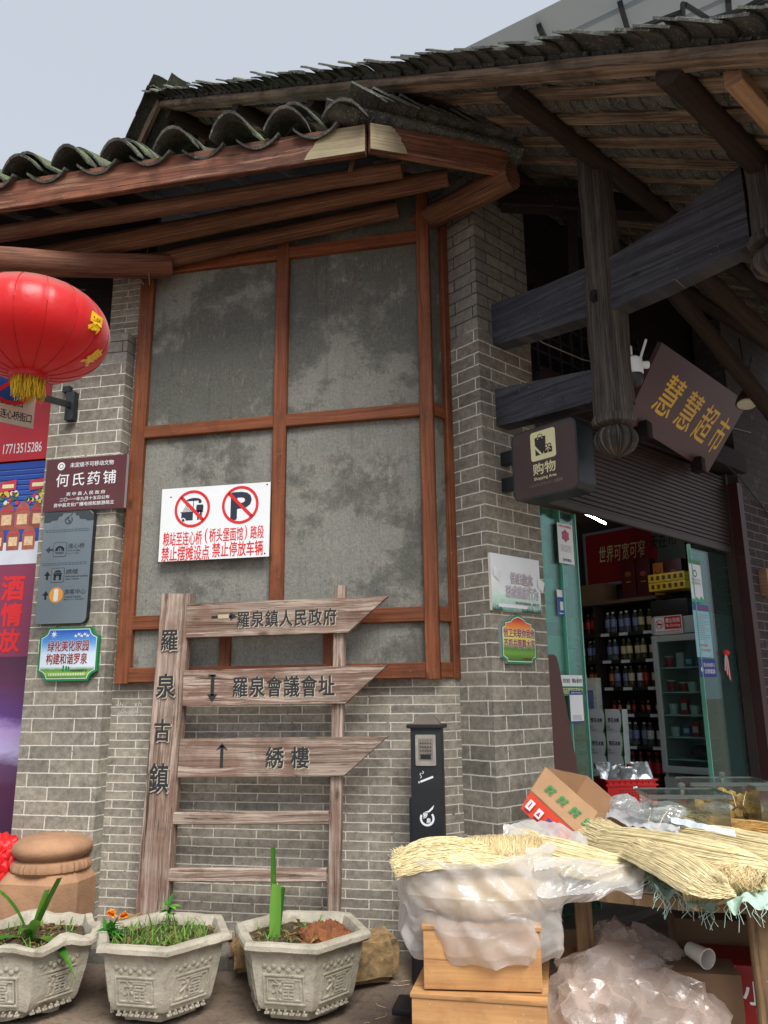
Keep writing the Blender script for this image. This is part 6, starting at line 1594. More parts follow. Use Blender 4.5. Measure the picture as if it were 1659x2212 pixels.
b = Board(BLc+fl+fn_*.014, bx2, -(fl-bx2*fl.dot(bx2)).normalized(), fn_); lf = fl.length
b.rect(l1*.05, lf*.2, l1*.15, lf*.7, C_white, 1); b.rect(l1*.09, lf*.3, l1*.11, lf*.6, C_red, 2); b.rect(l1*.23, lf*.2, l1*.33, lf*.65, C_white, 1); b.poly([(l1*.25, lf*.3), (l1*.31, lf*.3), (l1*.28, lf*.55)], C_red, 2)
b.rect(l1*.42, lf*.1, l1*.62, lf*.6, C_blue, 1); b.rect(l1*.45, lf*.2, l1*.59, lf*.5, C_red, 2); b.build(cb, 'lettering')

# ---------------------------------------------------------------- red crate with packets
M_rc = paint('red_plastic', hx('c41f22'), .35, var=.06)
rc0 = onZ(1322, 1745, .83+.0); cc = onZ(1368, 1742, .83)
kx = (S*.35+X*.65).normalized(); ky = V((-kx.y, kx.x, 0)); CW, CD, CH = .36, .26, .18
cr = thing('red_crate', 'red plastic crate filled with silver packets, behind the cardboard box', 'crate', cc+ky*.13)
o_ = cc+ky*.13+Zv*.09
def cp(x, y, z): return o_+kx*x+ky*y+Zv*z
for nm, a, b_, c_ in (('wall_panel', (0, -CD/2, 0), (CW, .008, CH), 0), ('wall_panel', (0, CD/2, 0), (CW, .008, CH), 0), ('wall_panel', (-CW/2, 0, 0), (.008, CD-.01, CH), 0), ('wall_panel', (CW/2, 0, 0), (.008, CD-.01, CH), 0), ('base', (0, 0, -CH/2), (CW-.01, CD-.01, .008), 0)):
    m_ = MB(); m_.box(cp(*a), b_, M_rc, (kx, ky, Zv)); m_.build(nm, cr)
m_ = MB()
for z_ in (CH/2, CH/2-.035): 
    for s_ in (-1, 1): m_.box(cp(0, s_*(CD/2+.008), z_), (CW+.03, .012, .012), M_rc, (kx, ky, Zv)); m_.box(cp(s_*(CW/2+.008), 0, z_), (.012, CD+.004, .012), M_rc, (kx, ky, Zv))
for k in range(9): m_.box(cp((k-4)*.043, -CD/2-.007, CH/2-.0175), (.006, .01, .024), M_rc, (kx, ky, Zv))
m_.build('rim', cr)
b = Board(cp(0, -CD/2-.0045, 0), kx, Zv, -ky)
for i in range(9):
    for j in range(5): b.poly([((i-4)*.022+.007*q[0], -.045+j*.016+.006*q[1]) for q in ((1, 0), (0, 1), (-1, 0), (0, -1))], paint('crate_hole', hx('5a0c10'), .6), 1)
b.build(cr, 'perforation')
M_foil = paint('silver_foil', hx('c2c9cc'), .25, .75, .2, 18)
random.seed(5)
def packet(label, p, a, tilt, w_=.13, h_=.17):
    xd = V((math.cos(a), math.sin(a), 0)); yd = V((-math.sin(a)*math.cos(tilt), math.cos(a)*math.cos(tilt), math.sin(tilt))); nd = xd.cross(yd)
    m_ = MB()
    for s_ in (1, -1): m_.grid(lambda i, j: p+xd*(i-.5)*w_+yd*(j-.5)*h_+nd*s_*(.022*(math.sin(math.pi*i)*math.sin(math.pi*j))**.6+.006*noise.noise(V((i*6, j*6, p.x*30)))), 12, 12, M_foil)
    return tag(m_.build('foil_packet', smooth=60), label, 'packet', 'silver packets in the red crate')
for k in range(9):
    packet('crumpled silver foil packet in the red crate', cp(-.13+.032*k, random.uniform(-.08, .06), CH/2+.0+random.uniform(0, .05)), random.uniform(-.6, .9), random.uniform(.2, 1.1))
for k in range(2):
    m_ = MB(); m_.box(cp(.08+.06*k, .05, CH/2+.03), (.045, .05, .13), M_rc, (kx, ky, Zv), bev=.004); m_.box(cp(.10+.06*k, .024, CH/2+.03), (.012, .004, .11), C_white, (kx, ky, Zv)); tag(m_.build('gift_pack'), 'small red box standing in the red crate', 'box', 'small red boxes in the crate')

# ---------------------------------------------------------------- acrylic boxes
G_acr = glassm('acrylic', (.96, .97, .96), .05, .06)
M_edge = glassm('acrylic_edge', (.65, .72, .68), .5, .2)
def acrylic(label, c, wd, dp, ht, a, fill=None):
    ax = (V((math.cos(a), math.sin(a), 0)), V((-math.sin(a), math.cos(a), 0)), Zv); c = V(c)
    t_ = thing('acrylic_box', label, 'food container', c, 'clear acrylic food boxes on the stall')
    m_ = MB()
    for s_ in (-1, 1):
        m_.box(c+ax[0]*s_*wd/2+Zv*ht/2, (.006, dp-.008, ht), G_acr, ax); m_.box(c+ax[1]*s_*dp/2+Zv*ht/2, (wd, .006, ht), G_acr, ax)
    m_.build('walls', t_)
    m_ = MB(); m_.box(c+Zv*(ht+.010), (wd+.03, dp+.03, .008), G_acr, ax)
    for s_ in (-1, 1): m_.box(c+ax[1]*s_*(dp/2+.015)+Zv*(ht+.008), (wd+.034, .005, .02), M_edge, ax); m_.box(c+ax[0]*s_*(wd/2+.015)+Zv*(ht+.008), (.005, dp+.024, .02), M_edge, ax)
    lid = m_.build('lid', t_)
    m_ = MB(); m_.lathe(c+Zv*(ht+.015), [(.012, 0), (.008, .012), (.018, .024), (.02, .034), (.012, .044), (.002, .047)], M_edge, 16); m_.build('knob', lid)
    if fill:
        m_ = MB(); random.seed(4)
        for k in range(230):
            p = c+ax[0]*random.uniform(-.46, .46)*(wd-.05)+ax[1]*random.uniform(-.46, .46)*(dp-.05); q = 1-abs((p-c).dot(ax[0]))/wd*1.2; z = random.uniform(.01, ht*.85*max(.25, q))
            bm = bmesh.new(); bmesh.ops.create_icosphere(bm, subdivisions=1, radius=random.uniform(.016, .03)); m_.add([p+Zv*z+v.co*(1+.3*noise.noise(v.co*50+p*20)) for v in bm.verts], [[v.index for v in f.verts] for f in bm.faces], fill); bm.free()
        m_.build('filling', t_, smooth=0)
    return t_
pj = onZ(1480, 1722, 1.10); acrylic('clear acrylic box with glass knob, left of the box with amber sugar', (pj.x, pj.y+.1, .885), .37, .28, .215, .12)
pj = onZ(1568, 1695, 1.11); acrylic('clear acrylic box half full of amber rock sugar, behind the noodles', (pj.x, pj.y+.1, .885), .40, .30, .225, .1, paint('amber_sugar', hx('f0c668'), .35, var=.2, scale=30))
pj = onZ(1700, 1705, 1.10); acrylic('clear acrylic box cut off by the right picture edge', (pj.x, pj.y+.1, .885), .34, .28, .215, .1)
m_ = MB(); m_.box((1.15, pj.y+.25, .843), (1.7, 1.1, .075), W_bench, bev=.004); tag(m_.build('wooden_board'), 'thick pale board on the table carrying the acrylic boxes', 'board')

# ================================================================ under the table
def crumple(mb, c, sx, sy, sz, mat, seed, amp=.16):
    # faceted, sharply creased film
    rs = random.Random(seed); bm = bmesh.new(); bmesh.ops.create_icosphere(bm, subdivisions=3, radius=1)
    for v in bm.verts: v.co *= 1+rs.uniform(-1, 1)*amp+.25*noise.noise(v.co*1.8+V((seed, 0, 0)))
    bmesh.ops.subdivide_edges(bm, edges=bm.edges[:], cuts=1, use_grid_fill=True)
    for v in bm.verts: v.co *= 1+rs.uniform(-1, 1)*amp*.22
    bmesh.ops.triangulate(bm, faces=bm.faces[:]); bm.verts.index_update()
    mb.add([V(c)+V((v.co.x*sx, v.co.y*sy, v.co.z*sz)) for v in bm.verts], [[v.index for v in f.verts] for f in bm.faces], mat); bm.free()
hp = thing('bag_heap', 'heap of crumpled pinkish plastic bags on the ground under the stall table', 'plastic bags', (.35, 3.75, 0))
for k, (u, v, y, sx, sy, sz, sd_) in enumerate(((1345, 2165, 3.92, .27, .22, .22, 1), (1275, 2200, 3.80, .19, .18, .16, 5), (1430, 2195, 3.85, .22, .2, .19, 9), (1330, 2085, 4.08, .15, .13, .19, 13), (1395, 2085, 4.08, .17, .12, .15, 17), (1480, 2215, 3.8, .17, .14, .13, 25), (1350, 2140, 3.95, .2, .16, .2, 31))):
    m_ = MB(); crumple(m_, onY(u, v, y), sx, sy, sz, F_pink, sd_); crumple(m_, onY(u, v, y), sx*.8, sy*.8, sz*.85, F_pink, sd_+50); m_.build('bag', hp, smooth=28)
M_cd = paint('dark_card', hx('7a5f48'), .9, var=.12, scale=5, dirt=.3)
def carton(label, c, sz, a, mat, name='carton'):
    ax = (V((math.cos(a), math.sin(a), 0)), V((-math.sin(a), math.cos(a), 0)), Zv); t_ = thing(name, label, 'carton', c)
    m_ = MB(); m_.box(V(c)+Zv*sz[2]/2, sz, mat, ax, bev=.004); m_.build('body', t_)
    return t_, ax
pc_ = onY(1620, 2100, 4.02)
M_wine = paint('wine_carton', hx('8c1d1c'), .5, var=.08)
t_, ax = carton('red and tan liquor carton with white characters, under the right end of the table', (pc_.x+.06, pc_.y+.16, .15), (.46, .30, .30), -.06, M_wine)
b = Board(V((pc_.x+.06, pc_.y+.16, .15))-ax[1]*.1505-ax[0]*.23, ax[0], Zv, -ax[1])
M_tan = paint('tan_label', hx('b08a5a'), .6)
b.rect(.002, .002, .125, .298, M_tan, 1); b.rect(.025, .20, .10, .27, paint('dark_tan', hx('7a5a38'), .6), 2); b.text('郎', .03, .09, .10, .18, C_red, 2, bold=.03); b.rect(.02, .02, .11, .055, C_black, 2)
b.text('小郎酒', .145, .15, .44, .24, C_white, 1, bold=.02); b.text('Little Lang Liquor', .19, .11, .44, .135, paint('pale_red_print', hx('d89a8a'), .5), 1); b.ring(.34, -.02, .08, .088, paint('gold_line', hx('a8763a'), .5), 1, 0, 30, 150); b.build(t_)
carton('plain brown carton standing under the table beside its left leg', (.07, 4.25, .05), (.30, .3, .42), .1, M_cd)
carton('dark brown carton deep under the table', (.75, 4.62, .05), (.5, .35, .48), .0, M_cd)
carton('brown carton under the right end of the table, behind the liquor carton', (1.35, 4.5, .05), (.5, .4, .62), .1, M_cd)
m_ = MB(); m_.quad([(.45, 3.5, .05), (2.6, 3.5, .05), (2.6, 4.6, .14), (.45, 4.6, .14)], M_cd); m_.box((1.5, 4.05, .075), (2.0, .9, .02), M_cd, (X, V((0, 1, .07)).normalized(), V((0, -.07, 1)).normalized())); o = m_.build('cardboard_sheet'); tag(o, 'flattened cardboard sheet on the ground under the table', 'cardboard')
pu = onY(1508, 2060, 3.95); cupd = (V((.55, -.8, -.12))).normalized(); cx_ = cupd.cross(Zv).normalized()
cu_ = thing('paper_cup', 'white paper cup lying on its side under the table', 'cup', pu)
m_ = MB(); m_.lathe(pu-cupd*.05, [(.030, 0), (.040, .10), (.043, .10), (.043, .106), (.038, .106), (.028, .01)], paint('cup_paper', hx('cfcac2'), .6), 28, ax=(cx_, cx_.cross(cupd), cupd), cap=False); m_.build('shell', cu_)
m_ = MB(); m_.box((pu.x, pu.y+.02, pu.z-.20), (.3, .22, .30), M_cd, bev=.004); o = m_.build('carton'); tag(o, 'low brown carton under the paper cup', 'carton')
# straw and scraps on the ground
st = []; random.seed(9)
for k in range(42):
    x0, y0 = random.uniform(-1.05, -.62), random.uniform(3.85, 4.75); a = random.uniform(0, 6.28); l_ = random.uniform(.04, .13); z = gz(x0, y0)+.008
    st.append([V((x0, y0, z)), V((x0+l_*.5*math.cos(a), y0+l_*.5*math.sin(a), z+.004)), V((x0+l_*math.cos(a+.5), y0+l_*math.sin(a+.5), z))])
o = curves('noodle_scraps', st, .0012, N_t, V((-.85, 4.3, .05)), 'broken noodle scraps scattered on the ground beside the boxes', cat='scraps', group=None); o['kind'] = 'stuff'

# ================================================================ the shop
shop = thing('shop_building', 'dark timber shop house interior behind the roller shutter opening, right of the corner pier', 'shop building', sh(2.2, 1.5, .1))
M_floor = paint('shop_floor', hx('6b625a'), .5, var=.15, scale=3); M_ceil = paint('shop_ceiling', hx('6d5b4c'), .8, var=.1); M_wall = paint('shop_wall', hx('4d4a48'), .8, var=.12)
def shbox(mb, a0, a1, b0, b1, z0, z1, mat, bev=0): mb.box(sh((a0+a1)/2, (b0+b1)/2, (z0+z1)/2), (a1-a0, b1-b0, z1-z0), mat, (S, -N, Zv), bev=bev)
def shobj(name, parent, a0, a1, b0, b1, z0, z1, mat, bev=0):
    m_ = MB(); shbox(m_, a0, a1, b0, b1, z0, z1, mat, bev); return m_.build(name, parent)
shobj('floor', shop, .2, 6, .0, 3.4, .05, .16, M_floor); shobj('ceiling', shop, .42, 6, .32, 3.4, 3.55, 3.62, M_ceil)
shobj('back_wall', shop, .3, 6, 3.3, 3.4, .17, 3.54, M_wall); shobj('side_wall', shop, 4.05, 4.12, .16, 3.29, .17, 3.54, M_wall); shobj('side_wall', shop, .32, .40, .5, 3.29, .17, 3.54, M_wall)
shobj('upper_wall', shop, .45, 6, .35, .42, 3.63, 6.2, W_blk)
shobj('lintel', shop, .58, 3.9, -.06, .16, 3.72, 3.92, W_blk, .01)
m_ = MB()
for k in range(14): shbox(m_, .62+.16*k, .645+.16*k, .325, .35, 3.95, 4.9, W_dark)
for k in range(6): shbox(m_, .6, 2.9, .328, .346, 4.0+.16*k, 4.02+.16*k, W_dark)
m_.build('lattice', shop)
shobj('door_jamb', shop, 3.70, 3.80, -.03, .14, .1, 3.6, paint('dark_red_jamb', hx('3d1a1c'), .55, var=.15))
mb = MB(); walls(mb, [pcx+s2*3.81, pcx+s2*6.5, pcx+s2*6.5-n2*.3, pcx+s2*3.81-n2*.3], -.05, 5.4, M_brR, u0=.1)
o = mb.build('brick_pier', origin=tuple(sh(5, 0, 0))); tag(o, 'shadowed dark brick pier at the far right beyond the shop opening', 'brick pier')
m_ = MB(); p = onShop(1655, 1258, -.04); m_.box(p, (.12, .08, .26), W_lite, (S, N, Zv), bev=.006); o = m_.build('wooden_box'); tag(o, 'small plain wooden box fixed on the far right brick pier', 'box')

# roller shutter
M_shut = paint('shutter_slat', hx('3e3230'), .5, .2, .15, 3, dirt=.15)
rs = thing('roller_shutter', 'half lowered dark brown roller shutter above the shop opening', 'roller shutter', sh(2.2, .1, 3))
m_ = MB(); z = 3.0; prof = []
while z < 3.72: prof += [(0, z), (.012, z+.006), (.012, z+.030), (0, z+.036)]; z += .038
vs = []
for (d, z_) in prof: vs += [sh(.6, .10-d, z_), sh(3.69, .10-d, z_-.04)]
m_.add(vs, [(2*i, 2*i+1, 2*i+3, 2*i+2) for i in range(len(prof)-1)], M_shut); m_.build('slat_curtain', rs, smooth=0)
m_ = MB(); m_.beam(sh(.6, .095, 2.985), sh(3.69, .095, 2.945), .03, .06, M_shut, nseg=4, jit=.001); m_.build('bottom_bar', rs)
for a in (.575, 3.675): shobj('guide_rail', rs, a, a+.03, .06, .14, .12, 3.7, M_shut)

# glass partitions
G_sh = glassm('shop_glass', (.66, .90, .84), .07, .02); M_gedge = paint('glass_edge', hx('6fb5a0'), .3)
gl = thing('glass_partition', 'greenish glass partition covered with pale paper sheets, beside the corner pier', 'glass partition', sh(.9, .15, .8))
shobj('pane', gl, .60, .985, .150, .158, .2, 2.94, G_sh); shobj('pane', gl, .99, 1.18, .135, .143, .2, 2.94, G_sh)
m_ = MB(); shbox(m_, .983, .992, .13, .17, .2, 2.94, M_gedge); shbox(m_, 1.18, 1.19, .13, .15, .2, 2.94, M_gedge); m_.build('glass_edge', gl)
M_pap = [paint('paper_%d' % k, hx(h), .7, var=.05, scale=3) for k, h in enumerate(('8fb8a4', 'a6ccb8', '7fb5a8', '9cc4b0'))]
m_ = MB()
def sheet(u0, v0, u1, v1, k, b_=.165):
    a0, _, z1_ = shc(onShop(u0, v0, b_)); a1, _, z0_ = shc(onShop(u1, v1, b_))
    shbox(m_, a0, a1, b_, b_+.003, z0_, z1_, M_pap[k])
for q in ((1170, 1095, 1192, 1160, 0), (1194, 1100, 1216, 1128, 2), (1174, 1170, 1186, 1240, 1), (1176, 1248, 1200, 1300, 2), (1178, 1303, 1206, 1345, 0), (1205, 1275, 1224, 1362, 1), (1182, 1372, 1226, 1450, 1), (1230, 1335, 1247, 1400, 2), (1228, 1402, 1248, 1465, 2), (1226, 1498, 1236, 1540, 0), (1218, 1240, 1228, 1270, 3)): sheet(*q)
m_.build('paper_sheet', gl); 
def sticker(name, label, cat, cs, b_, mat, draw, n_=N, th=.002, pt=None, group=None):
    t_, b, w_, h_ = board(name, label, cat, cs, PC-N*b_ if pt is None else pt, n_, th, mat, group=group)
    b.ring(0, 0, 0, .0001, mat, 1, k=4) if False else None
    draw(b, w_, h_)
    if b.mb.v: b.build(t_)
    return t_
def d1(b, w, h):
    b.text('珍爱生命远离毒品', w*.08, h*.90, w*.92, h*.97, C_red, 1); b.poly([(w*.5+w*.28*math.cos(rad(30*k))*(1 if k % 2 else .8), h*.7+h*.17*math.sin(rad(30*k))*(1 if k % 2 else .75)) for k in range(12)], paint('print_flower', hx('b05a7a'), .6, var=.4, scale=60), 1)
    for k in range(6): b.rect(w*.15, h*(.45-.03*k), w*.85, h*(.46-.03*k), C_grey, 1)
    b.text('拒绝毒品', w*.25, h*.06, w*.8, h*.13, C_navy, 1, bold=.02)
sticker('anti_drug_poster', 'white anti drug poster with red heading on the glass beside the corner pier', 'poster', ((1203, 1127), (1236, 1137), (1241, 1222), (1208, 1214)), .128, C_white, d1)
def d2(b, w, h): b.rect(0, 0, w, h*.72, C_blue, 1); b.rect(w*.28, h*.22, w*.8, h*.55, C_white, 2); b.rect(w*.15, h*.08, w*.85, h*.12, C_white, 2)
sticker('payment_card', 'small blue and white payment card on the glass, below the anti drug poster', 'card', ((1202, 1272), (1222, 1277), (1225, 1333), (1206, 1329)), .145, C_white, d2)
def d3(b, w, h):
    b.rect(0, 0, w, h*.46, C_green, 1); b.text('码天障碍示范商户', w*.04, h*.08, w*.96, h*.38, C_cream, 2, bold=.01); b.text('四川省信', w*.08, h*.62, w*.4, h*.84, C_navy, 1); b.text('蜀信e·惠支付', w*.5, h*.62, w*.96, h*.84, C_navy, 1, bold=.02)
sticker('merchant_sign', 'green and white merchant sign at the foot of the glass partition', 'sign', ((1212, 1457), (1258, 1460), (1260, 1504), (1214, 1502)), .125, C_white, d3)
def d4(b, w, h):
    b.rect(0, h*.86, w, h, paint('police_blue', hx('22357f'), .5), 1); b.rect(0, 0, w, h*.05, paint('police_blue', hx('22357f'), .5), 1); b.text('公安 POLICE', w*.1, h*.90, w*.92, h*.96, C_white, 2)
    for k in range(5): b.rect(w*.15, h*(.22-.035*k), w*.85, h*(.235-.035*k), C_grey, 1)
sticker('police_notice', 'white police notice card with blue head, hanging on the glass above the beer cartons', 'notice', ((1230, 1490), (1258, 1493), (1262, 1562), (1234, 1560)), .12, C_white, d4)
# leaning board
lb_ = [onShop(u, v, .03) for (u, v) in ((1184, 1414), (1194, 1414), (1199, 1419), (1203, 1432), (1250, 1690), (1262, 1760), (1190, 1790), (1180, 1600))]
fr = (PC-N*.03, S, Zv, N); m_ = MB(); m_.prism([((p-PC).dot(S), p.z) for p in lb_][::-1], fr, .012, paint('maroon_veneer', hx('4d2a24'), .5, var=.12, scale=3), back=-.012, side=W_lite); o = m_.build('leaning_board', smooth=0)
tag(o, 'tall maroon board with a pale edge leaning between the pier and the glass', 'board')

gr_ = thing('glass_door', 'dark green tinted glass door panel with poster strips, in front of the drinks fridge', 'glass door', sh(3.3, .15, .8))
shobj('pane', gr_, 2.97, 3.68, .150, .158, .2, 2.93, glassm('door_glass', (.55, .74, .72), .10, .02))
m_ = MB(); shbox(m_, 2.96, 2.97, .135, .17, .2, 2.93, M_gedge); m_.build('glass_edge', gr_)
def e1_(b, w, h): b.rect(0, h*.9, w, h, C_green, 1); b.ring(w*.45, h*.68, w*.1, w*.16, C_green, 1); b.text('安全生产', w*.12, h*.50, w*.88, h*.56, C_grey, 1); b.text('你我同行', w*.12, h*.42, w*.88, h*.48, C_grey, 1); b.poly([(0, 0), (w, 0), (w, h*.08), (w*.8, h*.16), (w*.6, h*.07), (w*.4, h*.13), (w*.2, h*.06), (0, h*.1)], paint('teal_city', hx('3aa08c'), .5), 1)
sticker('poster_strip', 'white poster with green top, upmost of the three on the glass door', 'poster', ((1488, 1206), (1512, 1214), (1521, 1306), (1494, 1297)), .14, C_white, e1_)
def e2_(b, w, h):
    b.rect(0, h*.88, w, h, C_blue, 1); b.text('防电信诈骗', w*.2, h*.91, w*.92, h*.97, C_red, 2)
    for k in range(12): b.rect(w*.12, h*(.80-.043*k), w*(.9-.25*(k % 3 == 2)), h*(.812-.043*k), C_grey, 1)
    b.text('守护钱袋', w*.15, h*.20, w*.7, h*.25, C_red, 1); b.text('平安你我', w*.3, h*.11, w*.85, h*.16, C_red, 1)
sticker('poster_strip', 'pale blue poster with lines of print, in the middle of the glass door', 'poster', ((1494, 1300), (1527, 1312), (1545, 1425), (1507, 1415)), .14, paint('pale_blue_print', hx('8fc0cf'), .5), e2_)
def e3_(b, w, h): b.text('禁止向未成年人', w*.25, h*.55, w*.95, h*.78, C_white, 1); b.text('出售烟酒', w*.3, h*.18, w*.92, h*.44, C_white, 1, bold=.01); b.poly(circ(w*.14, h*.4, w*.07), C_white, 1)
sticker('poster_strip', 'small dark blue poster, lowest on the glass door', 'poster', ((1509, 1418), (1545, 1428), (1549, 1466), (1513, 1458)), .138, paint('deep_blue_print', hx('1f2f86'), .5), e3_)
m_ = MB(); p = onShop(1568, 1410, .12); 
for k in range(6): m_.tube([p, p+Zv*-.06+S*.012*(k-2.5), p+Zv*(-.16-.02*k)+S*.02*(k-2.5)], .004, C_red if k % 2 else C_white, 5)
blob(m_, p, .03, .015, .03, C_red, .3, 20, 3); tag(m_.build('red_charm'), 'small red and white charm hanging on the glass door', 'charm')

# ---------------------------------------------------------------- drinks fridge
SA = 3.34
def sd_(u, v, a=SA): q = shc(onSide(u, v, a)); return q[1], q[2]
fb0, fb1 = .17, .80; fz1 = 2.17
fr_ = thing('drinks_fridge', 'grey glass fronted drinks fridge with tubs on its shelves, behind the glass door', 'fridge', sh(SA, .5, .16))
M_fr = paint('fridge_grey', hx('b4bab6'), .45, .2, .06, 3)
shobj('side_panel', fr_, SA+.03, SA+.62, fb1-.03, fb1, .17, fz1, M_fr); shobj('side_panel', fr_, SA+.03, SA+.62, fb0, fb0+.03, .17, fz1, M_fr); shobj('back_panel', fr_, SA+.58, SA+.62, fb0+.031, fb1-.031, .17, fz1, paint('fridge_inner', hx('c2cac6'), .5))
shobj('top_panel', fr_, SA, SA+.62, fb0, fb1, fz1+.001, fz1+.16, M_fr, .008); shobj('plinth', fr_, SA+.0, SA+.62, fb0, fb1, .16, .86, M_fr, .006)
m_ = MB()
for (b0, b1, z0, z1) in ((fb0+.0, fb0+.05, .90, fz1-.01), (fb1-.05, fb1, .90, fz1-.01), (fb0+.051, fb1-.051, .90, .96), (fb0+.051, fb1-.051, fz1-.07, fz1-.01)): shbox(m_, SA-.02, SA+.02, b0, b1, z0, z1, M_fr, .004)
dr = m_.build('door_frame', fr_); shobj('door_pane', fr_, SA-.003, SA+.003, fb0+.05, fb1-.05, .96, fz1-.07, glassm('fridge_glass', (.80, .92, .89), .05, .03))
fsh = [1.02, 1.22, 1.42, 1.63, 1.86]
for z in fsh: shobj('shelf', fr_, SA+.05, SA+.55, fb0+.035, fb1-.035, z-.012, z, C_white)
M_it = {k: paint('pack_'+k, hx(h), .45, var=.15, scale=30) for k, h in (('red', 'b8292c'), ('white', 'd8d8d4'), ('blue', '3a6ab0'), ('cream', 'd8c8a0'), ('green', '4a8a4a'), ('brown', '5a3a2c'), ('orange', 'd07a2c'), ('yellow', 'd8b42c'), ('dark', '22201f'), ('purple', '8088b4'), ('pink', 'c86a8a'))}
def tub(label, c, r_, h_, mat, lid):
    m_ = MB()
    if random.random() < .4:
        m_.box(c+Zv*h_*.6, (.05, .07, h_*1.2), mat, (S, -N, Zv), bev=.003); m_.box(c+Zv*h_*.6-S*.0255, (.001, .05, h_*.5), lid, (S, -N, Zv))
        return tag(m_.build('food_pack', smooth=30), label, 'food pack', 'tubs and packs in the fridge')
    m_.lathe(c, [(r_*.8, 0), (r_, h_*.8), (r_*1.06, h_*.82), (r_*1.06, h_*.9)], mat, 16); m_.lathe(c+Zv*h_*.9, [(r_*1.07, 0), (r_*1.07, .008), (r_*.9, .012)], lid, 16)
    return tag(m_.build('food_tub', smooth=30), label, 'food tub', 'tubs and packs in the fridge')
random.seed(12)
for (z, items) in ((fsh[4], 'rwbrc'), (fsh[3], 'rrwow'), (fsh[2], 'wrwwr'), (fsh[1], 'wbrww')):
    for k, ch in enumerate(items):
        mt = M_it[{'r': 'red', 'w': 'white', 'b': 'blue', 'c': 'cream', 'o': 'orange'}[ch]]
        lv = {fsh[4]: 'top', fsh[3]: 'second', fsh[2]: 'third', fsh[1]: 'fourth'}[z]; cn = {'r': 'red', 'w': 'white', 'b': 'blue', 'c': 'cream', 'o': 'orange'}[ch]
        tub('%s tub or pack on the %s shelf of the fridge' % (cn, lv), sh(SA+.12+.03*(k % 2), fb1-.09-.105*k, z+.001), .042, random.uniform(.08, .13), mt, M_it['white'])
m_ = MB(); blob(m_, sh(SA+.25, .5, 1.07), .12, .22, .07, paint('dark_meat', hx('4a2c2c'), .5, var=.3, scale=20), .4, 9, 4); o = m_.build('food_bag'); tag(o, 'dark bagged food at the bottom of the fridge', 'food bag')
def e4(b, w, h):
    b.rect(w*.02, h*.04, w*.98, h*.96, C_red, 1); b.rect(w*.035, h*.07, w*.965, h*.93, C_white, 2); b.rect(w*.38, h*.27, w*.965, h*.93, C_red, 3)
    b.text('禁止吸烟', w*.43, h*.62, w*.93, h*.86, C_white, 4, bold=.02); b.text('No Smoking', w*.43, h*.36, w*.93, h*.54, C_white, 4, bold=.01); b.text('监督投诉电话:0832-5625072 罗泉镇人民政府 宣', w*.07, h*.11, w*.93, h*.2, C_navy, 3)
    b.ring(w*.2, h*.56, w*.12, w*.145, C_red, 4); b.line((w*.11, h*.74), (w*.29, h*.38), w*.025, C_red, 4); b.rect(w*.11, h*.52, w*.29, h*.60, C_black, 3)
t_, b, w_, h_ = board('no_smoking_sign', 'red and white no smoking sign on top of the drinks fridge', 'sign', ((1413, 1333), (1472, 1327), (1474, 1366), (1414, 1374)), PC+S*(SA-.03), -S, .012, C_white)
e4(b, w_, h_); b.build(t_)
yb = thing('yellow_cartons', 'stack of yellow cartons on the fridge behind the no smoking sign', 'carton', sh(SA+.1, .6, fz1+.17))
for k in range(3):
    m_ = MB(); shbox(m_, SA+.02, SA+.25, .42, .80, fz1+.34+.085*k if k else fz1+.17, fz1+.42+.085*k if k else fz1+.33, M_it['yellow'] if k else M_it['dark'], .004)
    if k: 
        for q in range(6): shbox(m_, SA+.015, SA+.02, .44+.06*q, .47+.06*q, fz1+.36+.085*k, fz1+.40+.085*k, M_it['brown'])
    m_.build('pack', yb)

# ---------------------------------------------------------------- shelf with bottles
HA = 3.62; hb0, hb1 = .86, 2.35
su = thing('drinks_shelf', 'dark shelving unit full of bottled drinks along the side wall of the shop', 'shelf', sh(HA, 1.6, .17))
zs = [onSide(1350, v, HA).z for v in (1293, 1365, 1424.5, 1483.7, 1541, 1609.6)]
M_shf = paint('dark_shelf', hx('2b2422'), .6, var=.12); M_shl = paint('shelf_edge', hx('6d5a48'), .6)
for i, z in enumerate(zs):
    shobj('shelf_board', su, HA, HA+.40, hb0+.021, hb1-.021, z-.035, z, M_shl if i == 0 else M_shf)
for b_ in (hb0, 1.62, hb1): shobj('upright', su, HA+.01, HA+.40, b_-.02, b_+.02, .17, zs[0]-.036, M_shf)
shobj('back_panel', su, HA+.40, HA+.42, hb0-.02, hb1+.02, .17, zs[0], M_shf)
for z in zs[1:]:
    for b_ in (1.0, 1.28, 1.5, 1.85, 2.1): shobj('price_tag', su, HA-.006, HA-.001, b_-.05, b_+.05, z-.034, z-.004, C_white)
def bottle_mesh(kind):
    m_ = MB(); G_b = glassm('bottle_'+kind, {'water': (.88, .92, .95), 'milk': (.92, .93, .93), 'tea': (.85, .80, .45), 'red': (.75, .25, .15), 'brown': (.7, .45, .2)}[kind], .25, .08)
    lab = {'water': M_it['purple'], 'milk': M_it['white'], 'tea': M_it['cream'], 'red': M_it['red'], 'brown': M_it['orange']}[kind]; capm = {'water': M_it['white'], 'milk': M_it['pink'], 'tea': M_it['green'], 'red': M_it['red'], 'brown': M_it['yellow']}[kind]
    m_.lathe((0, 0, 0), [(.030, 0), (.033, .01), (.033, .06), (.031, .065), (.033, .15), (.026, .175), (.013, .20), (.013, .205)], G_b, 14)
    m_.lathe((0, 0, 0), [(.0338, .065), (.0338, .145)], lab, 14, cap=False); m_.lathe((0, 0, 0), [(.015, .2055), (.015, .225)], capm, 12)
    return m_
BT = {}
